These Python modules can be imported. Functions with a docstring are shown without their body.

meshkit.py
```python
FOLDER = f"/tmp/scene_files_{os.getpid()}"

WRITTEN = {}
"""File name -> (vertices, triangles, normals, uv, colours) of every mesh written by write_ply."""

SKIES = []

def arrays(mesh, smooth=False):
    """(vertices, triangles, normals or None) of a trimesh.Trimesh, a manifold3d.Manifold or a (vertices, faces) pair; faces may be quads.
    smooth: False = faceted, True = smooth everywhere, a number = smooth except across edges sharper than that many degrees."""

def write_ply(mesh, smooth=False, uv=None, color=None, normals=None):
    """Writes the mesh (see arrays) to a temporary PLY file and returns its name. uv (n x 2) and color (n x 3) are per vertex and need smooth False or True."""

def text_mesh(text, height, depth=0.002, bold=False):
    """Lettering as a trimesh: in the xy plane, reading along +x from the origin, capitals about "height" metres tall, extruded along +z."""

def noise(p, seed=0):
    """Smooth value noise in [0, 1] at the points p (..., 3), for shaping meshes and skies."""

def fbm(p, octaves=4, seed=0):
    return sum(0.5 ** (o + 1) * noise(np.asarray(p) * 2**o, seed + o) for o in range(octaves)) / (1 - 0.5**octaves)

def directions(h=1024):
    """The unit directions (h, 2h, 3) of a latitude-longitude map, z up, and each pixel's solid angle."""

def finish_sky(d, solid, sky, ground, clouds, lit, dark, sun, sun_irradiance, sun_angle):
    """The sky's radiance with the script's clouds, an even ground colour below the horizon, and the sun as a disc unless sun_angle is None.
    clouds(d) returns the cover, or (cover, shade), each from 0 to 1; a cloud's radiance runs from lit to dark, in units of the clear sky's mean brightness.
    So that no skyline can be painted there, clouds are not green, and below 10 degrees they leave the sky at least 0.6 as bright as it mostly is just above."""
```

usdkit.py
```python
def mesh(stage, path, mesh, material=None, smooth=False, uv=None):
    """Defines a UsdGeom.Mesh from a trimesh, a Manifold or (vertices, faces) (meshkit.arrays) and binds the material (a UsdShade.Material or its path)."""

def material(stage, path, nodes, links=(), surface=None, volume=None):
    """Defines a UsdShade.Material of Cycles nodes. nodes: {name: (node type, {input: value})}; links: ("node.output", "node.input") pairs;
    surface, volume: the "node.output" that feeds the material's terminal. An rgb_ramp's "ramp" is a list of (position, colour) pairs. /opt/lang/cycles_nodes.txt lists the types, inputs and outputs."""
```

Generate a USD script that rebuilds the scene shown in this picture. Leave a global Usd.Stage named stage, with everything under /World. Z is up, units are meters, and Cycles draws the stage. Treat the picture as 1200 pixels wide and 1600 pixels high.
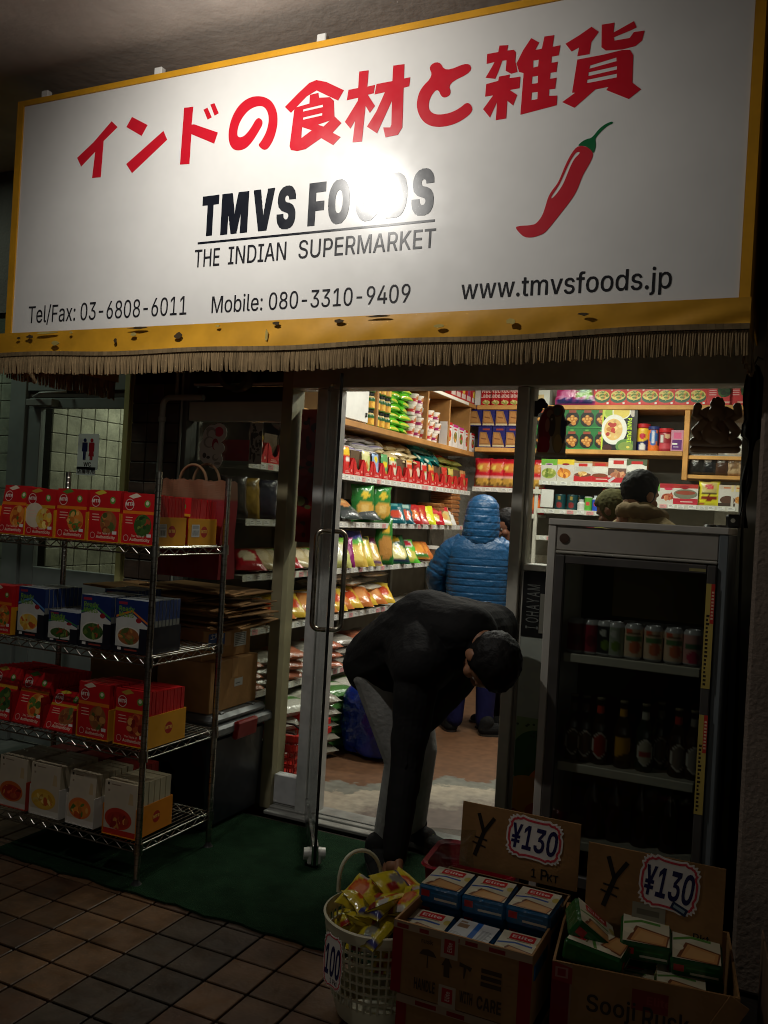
import math, random, json, functools
import numpy as np, trimesh, manifold3d, shapely, shapely.affinity as aff
from shapely.geometry import Polygon, Point, LineString, box as sbox
from shapely.ops import unary_union
import usdkit, meshkit
from pxr import Usd, UsdGeom, UsdLux, UsdShade, Gf, Sdf, Vt

PI = math.pi
stage = Usd.Stage.CreateInMemory()
UsdGeom.SetStageUpAxis(stage, 'Z'); UsdGeom.SetStageMetersPerUnit(stage, 1.0)
UsdGeom.Xform.Define(stage, '/World')

# ------------------------------------------------------------------ camera
# x runs along the shop front to the right, y into the shop, z up; the photographer stands in the arcade at the right end of the sign
YAW, PITCH, ROLL, FPX, EYE = 0.4367, 0.001, 0.0565, 1370.0, 1.5
EXPOSURE = 0.0
fw = np.array([-math.sin(YAW) * math.cos(PITCH), math.cos(YAW) * math.cos(PITCH), math.sin(PITCH)])
rt = np.array([math.cos(YAW), math.sin(YAW), 0.0]); up = np.cross(rt, fw)
rt, up = math.cos(ROLL) * rt + math.sin(ROLL) * up, -math.sin(ROLL) * rt + math.cos(ROLL) * up
EYEP = np.array([0, 0, EYE])
cam = UsdGeom.Camera.Define(stage, '/World/camera')
cam.AddTransformOp().Set(Gf.Matrix4d(*rt, 0, *up, 0, *(-fw), 0, *EYEP, 1))
cam.CreateHorizontalApertureAttr(36.0); cam.CreateVerticalApertureAttr(48.0)
cam.CreateFocalLengthAttr(36.0 * FPX / 1200)
cam.CreateExposureAttr(EXPOSURE)

# ------------------------------------------------------------------ night sky over the street
dome = UsdLux.DomeLight.Define(stage, '/World/sky')
sky_m = usdkit.material(stage, '/World/Looks/night_sky', {
    's': ('sky_texture', {'sky_type': 'single_scattering', 'sun_disc': False, 'sun_elevation': 0.02, 'sun_rotation': 2.6}),
    'd': ('rgb_to_bw', {}), 'w': ('mix', {'mix_type': 'multiply', 'fac': 1.0, 'color2': (1.0, .97, .86)}),
    'b': ('background_shader', {'strength': 0.02})}, [('s.color', 'd.color'), ('d.val', 'w.color1'), ('w.color', 'b.color')], surface='b.background')
UsdShade.MaterialBindingAPI.Apply(dome.GetPrim()).Bind(sky_m)
dome.GetPrim().SetCustomDataByKey('kind', 'structure')


def at(u, v, ax, val):
    """The point where the line of sight through a pixel of the photograph meets the plane axis = val."""
    d = fw + rt * (u - 600) / FPX - up * (v - 800) / FPX
    return EYEP + d * ((val - EYEP[ax]) / d[ax])


def zc(u, v, dist):
    """The point on a line of sight at a distance along the view axis."""
    return EYEP + (fw + rt * (u - 600) / FPX - up * (v - 800) / FPX) * dist


# ------------------------------------------------------------------ colours, meshes, things
def L(*c):
    c = np.array(c[0] if len(c) == 1 else c, float) / 255
    return np.where(c <= 0.04045, c / 12.92, ((c + 0.055) / 1.055) ** 2.4)


def tm(m):
    if hasattr(m, 'to_mesh'):
        q = m.to_mesh(); return trimesh.Trimesh(q.vert_properties[:, :3], q.tri_verts, process=False)
    return m


def rotm(rx=0, ry=0, rz=0, loc=(0, 0, 0)):
    m = trimesh.transformations.euler_matrix(rx, ry, rz, 'sxyz'); m[:3, 3] = loc
    return m


class MB:
    """Collects shapes; build() makes them one mesh with a colour per vertex."""
    def __init__(self): self.v, self.f, self.n, self.c, self.k = [], [], [], [], 0

    def add(self, mesh, col=(.5, .5, .5), smooth=False, M=None):
        mesh = tm(mesh)
        if M is not None: mesh = mesh.copy(); mesh.apply_transform(M)
        col = np.asarray(col, float)
        if smooth is False:
            v = mesh.vertices[mesh.faces].reshape(-1, 3); f = np.arange(len(v)).reshape(-1, 3)
            e = np.cross(v[1::3] - v[0::3], v[2::3] - v[0::3]); e /= np.maximum(np.linalg.norm(e, axis=1, keepdims=True), 1e-12)
            n = np.repeat(e, 3, 0)
            if col.ndim == 2: col = col[mesh.faces.ravel()] if len(col) == len(mesh.vertices) else np.repeat(col, 3, 0)
        else:
            v, f, n = meshkit.arrays(mesh, smooth)
            if col.ndim == 2 and len(col) != len(v):
                from scipy.spatial import cKDTree
                col = col[cKDTree(mesh.vertices).query(v)[1]]
        if col.ndim == 1: col = np.tile(col, (len(v), 1))
        self.v.append(v); self.f.append(f + self.k); self.n.append(n); self.c.append(col); self.k += len(v)
        return self

    def box(self, c, s, col=(.5, .5, .5), M=None, ch=0):
        if ch:
            b = rbox(s, ch); b.apply_translation(c)
        else:
            b = trimesh.creation.box(s); b.apply_translation(c)
        return self.add(b, col, False, M)

    def bb(self, x0, x1, y0, y1, z0, z1, col=(.5, .5, .5), ch=0):
        return self.box(((x0 + x1) / 2, (y0 + y1) / 2, (z0 + z1) / 2), (abs(x1 - x0), abs(y1 - y0), abs(z1 - z0)), col, None, ch)

    def tube(self, pts, r, col=(.5, .5, .5), n=10, caps=True):
        return self.add(tube(pts, r, n), col, 50)

    def build(self, path_name, mat, parent=None, label=None):
        p = f'{parent}/{numbered(path_name, str(parent))}' if parent else '/World/' + numbered(path_name)
        m = UsdGeom.Mesh.Define(stage, p)
        v, f, n, c = (np.concatenate(q) for q in (self.v, self.f, self.n, self.c))
        m.CreatePointsAttr(Vt.Vec3fArray.FromNumpy(v.astype(np.float32)))
        m.CreateFaceVertexCountsAttr(Vt.IntArray.FromNumpy(np.full(len(f), 3, np.int32)))
        m.CreateFaceVertexIndicesAttr(Vt.IntArray.FromNumpy(f.astype(np.int32).ravel()))
        m.CreateSubdivisionSchemeAttr('none')
        m.CreateNormalsAttr(Vt.Vec3fArray.FromNumpy(n.astype(np.float32))); m.SetNormalsInterpolation('vertex')
        UsdGeom.PrimvarsAPI(m).CreatePrimvar('col', Sdf.ValueTypeNames.Color3fArray, 'vertex').Set(Vt.Vec3fArray.FromNumpy(c.astype(np.float32)))
        UsdShade.MaterialBindingAPI.Apply(m.GetPrim()).Bind(M_[mat])
        if label: m.GetPrim().SetCustomDataByKey('label', label)
        return p


def tube(pts, r, n=10):
    pts = np.asarray(pts, float); k = len(pts); r = np.broadcast_to(np.asarray(r, float), k)
    t = np.gradient(pts, axis=0); t /= np.linalg.norm(t, axis=1, keepdims=True)
    a = np.cross(t[0], [0, 0, 1.0] if abs(t[0][2]) < .9 else [1.0, 0, 0]); a /= np.linalg.norm(a)
    v = []
    for i in range(k):
        a = a - t[i] * (a @ t[i]); a /= np.linalg.norm(a); b = np.cross(t[i], a)
        ang = np.linspace(0, 2 * PI, n, endpoint=False)
        v.append(pts[i] + r[i] * (np.cos(ang)[:, None] * a + np.sin(ang)[:, None] * b))
    v = np.vstack(v + [pts[:1], pts[-1:]]); f = []
    for i in range(k - 1):
        for j in range(n):
            j2 = (j + 1) % n; p, q, s, w = i * n + j, i * n + j2, (i + 1) * n + j2, (i + 1) * n + j
            f += [[p, q, s], [p, s, w]]
    for j in range(n):
        f += [[k * n, (j + 1) % n, j], [k * n + 1, (k - 1) * n + j, (k - 1) * n + (j + 1) % n]]
    return trimesh.Trimesh(v, f, process=False)


def rbox(s, ch):
    s = np.asarray(s, float); p = []
    for sx in (-1, 1):
        for sy in (-1, 1):
            for sz in (-1, 1):
                h = s / 2; e = np.array([sx, sy, sz])
                for k in range(3):
                    q = h - ch; q[k] = h[k]; p.append(e * q)
    return trimesh.convex.convex_hull(np.array(p))


def lathe(prof, n=24):
    return trimesh.creation.revolve(np.array(prof, float), sections=n)


_names = {}
def numbered(name, scope=''):
    k = _names.get((scope, name), 0); _names[(scope, name)] = k + 1
    return name if k == 0 else f'{name}_{k:03d}'


def tag(path, label=None, cat=None, group=None, kind=None):
    p = stage.GetPrimAtPath(path)
    for k, v in (('label', label), ('category', cat), ('group', group), ('kind', kind)):
        if v: p.SetCustomDataByKey(k, v)
    return path


def thing(name, label, cat, loc=(0, 0, 0), rot=(0, 0, 0), group=None, ref=None):
    path = '/World/' + numbered(name)
    x = UsdGeom.Xform.Define(stage, path)
    if ref:
        x.GetPrim().GetReferences().AddInternalReference(ref); x.GetPrim().SetInstanceable(True)
    m = rotm(*rot, loc)
    op = x.GetPrim().GetAttribute('xformOp:transform')
    if ref: op.Set(Gf.Matrix4d(*m.T.ravel()))
    else: x.AddTransformOp().Set(Gf.Matrix4d(*m.T.ravel()))
    return tag(path, label, cat, group)


_first = {}
def put(key, maker, name, label, cat, loc, rot=(0, 0, 0), group=None):
    """One more thing of a kind: the first is built with its parts, the others refer to it."""
    if key in _first: return thing(name, label, cat, loc, rot, group, ref=_first[key])
    p = thing(name, label, cat, loc, rot, group); maker(p); _first[key] = p
    return p


# ------------------------------------------------------------------ materials
M_ = {}
def mat(name, rough=.5, metallic=0., spec=.5, mottle=.0, mscale=8., bump=0., bscale=40., coat=0., col=None, rvar=0., sheen=0.):
    nodes = {'p': ('principled_bsdf', {'roughness': rough, 'metallic': metallic, 'specular_ior_level': spec, 'coat_weight': coat, 'sheen_weight': sheen})}
    links = []
    if col is None: nodes['a'] = ('attribute', {'attribute': 'col'}); src = 'a.color'
    else: nodes['a'] = ('color', {'value': col}); src = 'a.color'
    nodes['tc'] = ('texture_coordinate', {})
    if mottle:
        nodes['n'] = ('noise_texture', {'scale': mscale, 'detail': 5., 'roughness': .6}); links.append(('tc.object', 'n.vector'))
        nodes['r'] = ('map_range', {'from_min': .3, 'from_max': .7, 'to_min': 1 - mottle, 'to_max': 1 + mottle * .5, 'clamp': True}); links.append(('n.fac', 'r.value'))
        nodes['v'] = ('vector_math', {'math_type': 'scale'}); links += [(src, 'v.vector1'), ('r.result', 'v.scale')]; src = 'v.vector'
    if rvar:
        nodes['n3'] = ('noise_texture', {'scale': 12., 'detail': 4.}); links.append(('tc.object', 'n3.vector'))
        nodes['r3'] = ('map_range', {'from_min': .3, 'from_max': .7, 'to_min': max(.03, rough - rvar), 'to_max': rough + rvar, 'clamp': True}); links += [('n3.fac', 'r3.value'), ('r3.result', 'p.roughness')]
    if bump:
        nodes['n2'] = ('noise_texture', {'scale': bscale, 'detail': 3.}); links.append(('tc.object', 'n2.vector'))
        nodes['b'] = ('bump', {'strength': bump, 'distance': .01}); links += [('n2.fac', 'b.height'), ('b.normal', 'p.normal')]
    links.append((src, 'p.base_color'))
    M_[name] = usdkit.material(stage, '/World/Looks/' + name, nodes, links, surface='p.BSDF')


mat('printed_card', .42, spec=.4, mottle=.12, mscale=9, rvar=.12)
mat('glossy_pouch', .2, spec=.6, bump=.5, bscale=28, rvar=.08)
mat('brown_card', .8, spec=.25, mottle=.3, mscale=6, bump=.12, bscale=90)
mat('plastic', .35, spec=.5, mottle=.08, rvar=.1)
mat('matte_paint', .6, spec=.35, mottle=.2, mscale=4, rvar=.15)
mat('cloth', .85, spec=.2, mottle=.25, mscale=10, bump=.3, bscale=60)
mat('shiny_cloth', .42, spec=.45, mottle=.12, mscale=14, bump=.4, bscale=45)
mat('skin', .55, spec=.4, mottle=.15, mscale=20)
mat('hair', .6, spec=.2, mottle=.4, mscale=60, bump=.25, bscale=160)
mat('chrome', .22, metallic=1., mottle=.25, mscale=20, rvar=.12)
mat('brushed_metal', .42, metallic=.15, spec=.6, mottle=.2, mscale=12, rvar=.12)
mat('dull_metal', .55, metallic=0., mottle=.25, mscale=6, rvar=.15)
mat('sign_vinyl', .26, spec=.55, mottle=.07, mscale=2.2, bump=.03, bscale=9, rvar=.04)
mat('yellow_vinyl', .45, spec=.45, mottle=.22, mscale=5, bump=.1, bscale=14)
mat('fringe_yarn', .9, spec=.15, mottle=.25, mscale=25)
mat('wood', .5, spec=.35, mottle=.3, mscale=5, rvar=.1)
mat('sprayed_ceiling', .95, spec=.15, mottle=.3, mscale=1.6, bump=.35, bscale=22)
mat('plaster', .9, spec=.2, mottle=.25, mscale=3, bump=.6, bscale=60)
mat('floor_tile', .5, spec=.4, mottle=.45, mscale=7, bump=.2, bscale=50, rvar=.15)
mat('clear_plastic', .15, spec=.5)
mat('carpet', .97, spec=.08, mottle=.4, mscale=9, bump=1., bscale=220)
mat('dark_glass_bottle', .08, spec=.7)


def glass(name, tint=(.93, .96, .94), rough=.03):
    M_[name] = usdkit.material(stage, '/World/Looks/' + name, {
        't': ('transparent_bsdf', {'color': tint}), 'g': ('glossy_bsdf', {'color': (.9, .9, .9), 'roughness': rough}),
        'lw': ('layer_weight', {'blend': .5}), 'pw': ('math', {'math_type': 'power', 'value2': 5.}), 'f': ('math', {'math_type': 'multiply_add', 'value2': .9, 'value3': .035}), 'm': ('mix_closure', {})},
        [('lw.facing', 'pw.value1'), ('pw.value', 'f.value1'), ('f.value', 'm.fac'), ('t.BSDF', 'm.closure1'), ('g.BSDF', 'm.closure2')], surface='m.closure')


glass('window_glass'); glass('dusty_glass', (.58, .6, .56), .12); glass('dim_glass', (.78, .8, .78), .06); glass('clear_bag', (.86, .88, .87), .12)
M_['lamp_glow'] = usdkit.material(stage, '/World/Looks/lamp_glow', {'e': ('emission', {'color': (1., .93, .82), 'strength': 1.0})}, surface='e.emission')


# ------------------------------------------------------------------ flat print: coloured shapes laid over one another on a card
@functools.lru_cache(None)
def glyphs(text, weight=500):
    from PIL import Image, ImageDraw, ImageFont
    import glob
    font = ImageFont.truetype(glob.glob('/opt/blender-*/*/datafiles/fonts/Inter.woff2')[0], 110)
    try: font.set_variation_by_axes([14, weight])
    except Exception: pass
    x0, y0, x1, y1 = font.getbbox(text, anchor='ls')
    im = Image.new('L', (x1 - x0 + 8, y1 - y0 + 8))
    ImageDraw.Draw(im).text((4 - x0, 4 - y0), text, 255, font, anchor='ls')
    on = np.pad(np.asarray(im) > 127, ((0, 0), (1, 1))).astype(np.int8)
    r, s = np.nonzero(np.diff(on, axis=1) == 1); e = np.nonzero(np.diff(on, axis=1) == -1)[1]
    g = unary_union(list(shapely.box(s, -r - 1, e, -r))).buffer(.7).buffer(-.7).simplify(.8)
    k = 1 / 80.0
    return aff.affine_transform(g, [k, 0, 0, k, -4 * k + x0 * 0, (4 - y0) * k])


def tx(s, x, y, h, c, xs=1., weight=600, rot=0, center=False):
    g = glyphs(s, weight); b = g.bounds
    g = aff.translate(g, -(b[0] + b[2]) / 2 if center else -b[0], 0)
    g = aff.scale(g, h * xs, h, origin=(0, 0))
    if rot: g = aff.rotate(g, rot, origin=(0, 0))
    return aff.translate(g, x, y), c


def fit(s, x0, y0, x1, y1, c, weight=600):
    g = glyphs(s, weight); b = g.bounds
    g = aff.translate(g, -b[0], -b[1]); g = aff.scale(g, (x1 - x0) / (b[2] - b[0]), (y1 - y0) / (b[3] - b[1]), origin=(0, 0))
    return aff.translate(g, x0, y0), c


def R(x0, y0, x1, y1, c): return sbox(x0, y0, x1, y1), c
def E(x, y, rx, ry, c, rot=0): return aff.translate(aff.rotate(aff.scale(Point(0, 0).buffer(1, 8), rx, ry), rot), x, y), c
def P(pts, c): return Polygon(pts).buffer(0), c


def food(x, y, rx, ry, cols, n=14, seed=0, size=.32, plate=None):
    r = random.Random(seed); o = [E(x, y, rx * 1.15, ry * 1.15, plate)] if plate is not None else []
    o.append(E(x, y, rx, ry, np.array(cols[0])))
    for i in range(n):
        a, q = r.random() * 2 * PI, math.sqrt(r.random()) * .8
        s = size * (.6 + .7 * r.random())
        o.append(E(x + math.cos(a) * q * rx, y + math.sin(a) * q * ry, rx * s, ry * s * (.6 + .5 * r.random()), np.array(cols[r.randrange(len(cols))]) * (.7 + .55 * r.random()), r.random() * 180))
    return o


def flatten(art, base, col):
    """Disjoint polygons: what stays visible of each layer."""
    out, above = [], None
    for g, c in reversed([(base, col)] + list(art)):
        g = g.intersection(base)
        v = g if above is None else g.difference(above)
        above = g if above is None else above.union(g)
        for q in getattr(v, 'geoms', [v]):
            if q.geom_type == 'Polygon' and q.area > 2e-7: out.append((q, c))
    return out


def tri(poly):
    v, f = trimesh.creation.triangulate_polygon(poly, engine='earcut')
    return np.asarray(v), np.asarray(f)


def flat(mb, polys, plane='front', off=0., col=None, M=None):
    """Polygons in the (x, z) plane looking towards -y, or lying in (x, y) facing up."""
    for q, c in polys:
        v, f = tri(q)
        if len(f) == 0: continue
        if plane == 'front': p = np.c_[v[:, 0], np.full(len(v), off), v[:, 1]]
        else: p = np.c_[v[:, 0], v[:, 1], np.full(len(v), off)]
        n = np.cross(p[f[0, 1]] - p[f[0, 0]], p[f[0, 2]] - p[f[0, 0]])
        if (plane == 'front' and n[1] > 0) or (plane != 'front' and n[2] < 0): f = f[:, ::-1]
        mb.add(trimesh.Trimesh(p, f, process=False), c, False, M)
    return mb


def plate(mb, polys, t, off=0., M=None):
    """Polygons as thin plates standing off the plane y = off towards -y."""
    for q, c in polys:
        for g in getattr(q, 'geoms', [q]):
            if g.geom_type != 'Polygon' or g.area < 1e-7: continue
            m = trimesh.creation.extrude_polygon(g, t, engine='earcut')
            v = m.vertices.copy(); m = trimesh.Trimesh(np.c_[v[:, 0], off - v[:, 2], v[:, 1]], m.faces, process=False)
            mb.add(m, c, False, M)
    return mb


def hit(art, base, X, Y):
    """Colour of the print at points."""
    out = np.tile(np.asarray(base, float), (len(X), 1))
    for g, c in art:
        k = shapely.contains_xy(g, X, Y)
        out[k] = c
    return out


WHITE, BLACK = L(228, 226, 220), L(24, 24, 26)
RED, DRED, ORANGE, YELLOW = L(200, 30, 34), L(140, 18, 24), L(226, 120, 30), L(232, 190, 44)
GREEN, DGREEN, TEAL, BLUE, NAVY, PURPLE = L(70, 150, 50), L(20, 84, 44), L(20, 110, 116), L(34, 80, 170), L(24, 34, 92), L(92, 40, 128)
BROWN, CARD, CREAM, TAN = L(110, 70, 40), L(158, 118, 74), L(226, 208, 160), L(176, 140, 90)

# ================================================================== THE PLACE
SY, FY = 3.0, 3.78            # plane of the sign, plane of the shop front
CEIL = 3.48
SIGNART = json.loads('''{"イ":[[[548,942,584,911,507,859,502,696,451,698,461,816,381,758,354,801,446,859]]],"ン":[[[664,945,754,897,724,853,635,904]],[[844,859,867,818,682,694,646,738]]],"ド":[[[949,944,997,942,994,866,1006,866,1133,814,1117,769,995,825,994,698,944,701]],[[1052,921,1072,927,1097,883,1076,876]],[[1086,938,1107,941,1132,895,1111,888]]],"の":[[[1376,704,1407,736,1425,789,1426,839,1412,881,1383,917,1335,938,1283,940,1234,917,1200,870,1187,816,1191,769,1208,738,1236,724,1275,726,1306,749,1333,784,1361,827,1328,855,1296,806,1267,780,1243,778,1231,789,1233,823,1250,858,1284,889,1325,898,1356,891,1377,865,1385,829,1376,785,1353,748,1336,733]]],"食":[[[1457,874,1516,920,1565,954,1598,961,1644,946,1725,901,1701,864,1647,893,1601,919,1557,902,1487,846]],[[1503,864,1571,871,1572,906,1610,908,1614,888,1664,883,1682,866,1689,804,1722,773,1685,740,1722,718,1690,690,1634,725,1565,690,1526,687,1497,695,1490,711],[1544,852,1633,858,1635,848,1543,843],[1546,819,1633,825,1633,815,1545,810],[1543,781,1589,762,1543,737],[1616,781,1670,790,1642,770]]],"材":[[[1788,964,1829,962,1827,899,1860,901,1856,869,1831,867,1865,819,1844,795,1824,825,1817,688,1776,690,1782,774,1763,745,1737,775,1789,850,1790,862,1740,859,1745,899,1787,900]],[[1866,903,1933,904,1933,963,1980,961,1981,906,2007,907,2005,873,1982,871,1986,720,1969,694,1917,691,1905,731,1935,727,1939,737,1936,829,1880,711,1835,743,1872,797,1904,866,1860,864]]],"と":[[[2121,951,2149,904,2240,927,2256,887,2162,859,2180,816,2143,804,2122,848,2097,825,2087,791,2095,765,2123,748,2171,746,2212,758,2246,782,2271,743,2225,712,2174,699,2115,703,2071,727,2044,772,2039,813,2052,857,2100,896,2079,937]]],"雑":[[[2309,943,2351,943,2354,966,2387,962,2384,943,2409,941,2417,931,2417,896,2419,893,2427,859,2404,856,2383,870,2384,908,2368,909,2354,868,2345,847,2308,857,2329,891,2339,909,2309,907]],[[2312,833,2357,838,2359,853,2399,854,2398,841,2439,840,2438,799,2402,798,2431,776,2418,740,2395,761,2395,697,2356,696,2357,762,2333,709,2305,743,2341,788,2310,788]],[[2471,972,2501,951,2488,927,2512,927,2519,969,2554,968,2550,927,2578,928,2574,893,2549,893,2549,871,2572,871,2569,836,2548,836,2547,815,2571,815,2568,777,2547,778,2547,755,2577,752,2577,718,2447,703,2450,851,2433,858,2422,890,2444,934],[2483,890,2503,890,2502,866,2484,865],[2483,833,2504,833,2504,807,2482,807],[2484,776,2506,776,2506,750,2484,749]]],"貨":[[[2684,973,2710,951,2686,920,2682,879,2640,879,2645,909,2619,899,2596,930,2643,951]],[[2719,974,2762,973,2760,939,2827,966,2837,943,2815,936,2762,923,2765,911,2816,911,2829,929,2864,927,2857,895,2836,880,2792,876,2738,882,2722,896]],[[2641,867,2730,869,2792,874,2819,870,2831,850,2833,757,2863,730,2824,703,2747,745,2754,755,2709,753,2640,700,2596,726,2640,752,2629,754],[2686,839,2775,852,2776,839,2684,828],[2682,816,2779,822,2779,810,2682,803],[2679,791,2780,796,2780,783,2678,779]]],"chili":[[[2659,565,2686,561,2703,548,2715,533,2711,513,2698,488,2682,460,2671,426,2661,401,2642,372,2611,333,2580,294,2559,271,2536,263,2511,259,2487,263,2471,276,2453,297,2457,305,2517,303,2531,311,2547,332,2556,360,2564,395,2575,416,2597,443,2609,474,2622,509,2640,544]]],"cap":[[[2659,565,2671,577,2689,585,2707,586,2729,614,2748,627,2768,634,2776,632,2774,626,2760,623,2738,606,2717,583,2721,568,2721,550,2715,531,2707,544,2697,553,2686,561,2672,564]]],"shine":[[[2669,542,2665,535,2650,522,2637,495,2626,464,2614,433,2595,406,2578,389,2575,396,2582,407,2601,434,2616,469,2630,504,2645,531,2657,545]]]}''')

# ground: bedding under the tiles, then each tile in view
mb = MB(); mb.bb(-30, 30, -40, FY - .12, -.3, -.012, L(40, 34, 28)); PAVE = mb.build('pavement', 'plaster'); tag(PAVE, kind='structure')
rg = random.Random(5)
px_, py_ = .160, .163
for i in range(-24, 4):
    for j in range(4, 24):
        x0, y0 = -1.606 + i * px_, 1.008 + j * py_ - .012
        if y0 > 3.6 or x0 < -4.9 or (x0 > -.95 and y0 > 2.3): continue
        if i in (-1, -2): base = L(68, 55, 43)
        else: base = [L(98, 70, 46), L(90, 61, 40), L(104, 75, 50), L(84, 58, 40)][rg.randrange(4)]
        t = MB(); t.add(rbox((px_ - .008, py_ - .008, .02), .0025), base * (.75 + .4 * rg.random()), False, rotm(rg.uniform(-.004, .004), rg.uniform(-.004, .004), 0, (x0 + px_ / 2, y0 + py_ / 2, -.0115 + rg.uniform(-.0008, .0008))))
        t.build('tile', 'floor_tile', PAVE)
mb = MB()   # beyond the picked-out tiles the paving goes on as one sheet of the same stone
mb.bb(-30, 30, -40, 1.642, -.03, -.008, L(120, 88, 62)); mb.build('paving_slab', 'floor_tile', PAVE)

# shop floor with worn lino
M_['worn_lino'] = usdkit.material(stage, '/World/Looks/worn_lino', {
    'g': ('geometry', {}), 'n': ('noise_texture', {'scale': 1.5, 'detail': 6., 'roughness': .62}),
    's': ('separate_xyz', {}), 'm': ('math', {'math_type': 'multiply_add', 'value2': -.5, 'value3': 2.35}), 'mx': ('math', {'math_type': 'multiply_add', 'value2': .9, 'value3': .77}), 'mz': ('math', {'math_type': 'multiply_add', 'value2': .45}), 'a': ('math', {'math_type': 'add'}),
    'r': ('rgb_ramp', {'ramp': [(.0, L(116, 82, 56)), (.46, L(110, 78, 52)), (.475, L(116, 116, 106)), (.58, L(122, 122, 110)), (.60, L(170, 160, 140)), (.74, L(150, 142, 126)), (.8, L(104, 92, 82))], 'interpolate': True}),
    'n2': ('noise_texture', {'scale': 22., 'detail': 4.}), 'r2': ('map_range', {'from_min': .3, 'from_max': .7, 'to_min': .72, 'to_max': 1.08}), 'v': ('vector_math', {'math_type': 'scale'}),
    'p': ('principled_bsdf', {'roughness': .5})},
    [('g.position', 'n.vector'), ('g.position', 's.vector'), ('s.y', 'm.value1'), ('n.fac', 'mx.value1'), ('s.x', 'mz.value1'), ('mx.value', 'mz.value3'), ('mz.value', 'a.value1'), ('m.value', 'a.value2'), ('a.value', 'r.fac'),
     ('g.position', 'n2.vector'), ('n2.fac', 'r2.value'), ('r.color', 'v.vector1'), ('r2.result', 'v.scale'), ('v.vector', 'p.base_color')], surface='p.BSDF')
mb = MB(); mb.bb(-3.0, .6, FY + .1, 7.8, -.2, .012); tag(mb.build('shop_floor', 'worn_lino'), kind='structure')
mb = MB(); mb.bb(-7, -3.0, FY - .12, 7, -.2, -.004, L(120, 124, 118)); tag(mb.build('side_passage_floor', 'floor_tile'), kind='structure')

# green carpet mat
mb = MB()
g = sbox(-2.95, 2.65, -.1, 3.6)
ed = [(-2.95 + 2.85 * i / 60, 2.65 + .012 * math.sin(i * 1.3) * (i % 3) / 2) for i in range(61)]
mb.add(trimesh.creation.extrude_polygon(Polygon(ed + [(-.1, 3.6), (-2.95, 3.6)]), .008, engine='earcut'), L(27, 50, 31), False, rotm(loc=(0, 0, .0005)))
tag(mb.build('door_mat', 'carpet'), 'green carpet mat laid on the paving in front of the shop door', 'mat')

# arcade ceiling
mb = MB(); mb.bb(-12, 8, -2.2, 9, CEIL, CEIL + .3, L(196, 186, 176)); tag(mb.build('arcade_ceiling', 'sprayed_ceiling'), kind='structure')
# wall above the shop front, up to the ceiling, side walls, back wall, inner ceiling
DK = L(74, 70, 66)
mb = MB(); mb.bb(-6.5, .6, FY + .1, FY + .25, 2.6, CEIL - .003, L(90, 86, 82)); tag(mb.build('upper_wall', 'plaster'), kind='structure')
WL = L(196, 192, 180)
mb = MB(); mb.bb(-3.12, -3.0, FY + .1, 7.93, .0, 2.9, L(120, 112, 100)); tag(mb.build('shop_side_wall', 'plaster'), kind='structure')
mb = MB(); mb.bb(.6, .75, FY + .3, 7.93, .0, 2.9, WL); tag(mb.build('shop_right_wall', 'plaster'), kind='structure')
mb = MB(); mb.bb(-3.0, .6, 7.8, 7.93, .0, 2.9, WL); tag(mb.build('shop_back_wall', 'plaster'), kind='structure')
mb = MB(); mb.bb(-3.0, .6, FY + .25, 7.8, 2.9, 3.0, WL); tag(mb.build('shop_ceiling', 'plaster'), kind='structure')

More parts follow.
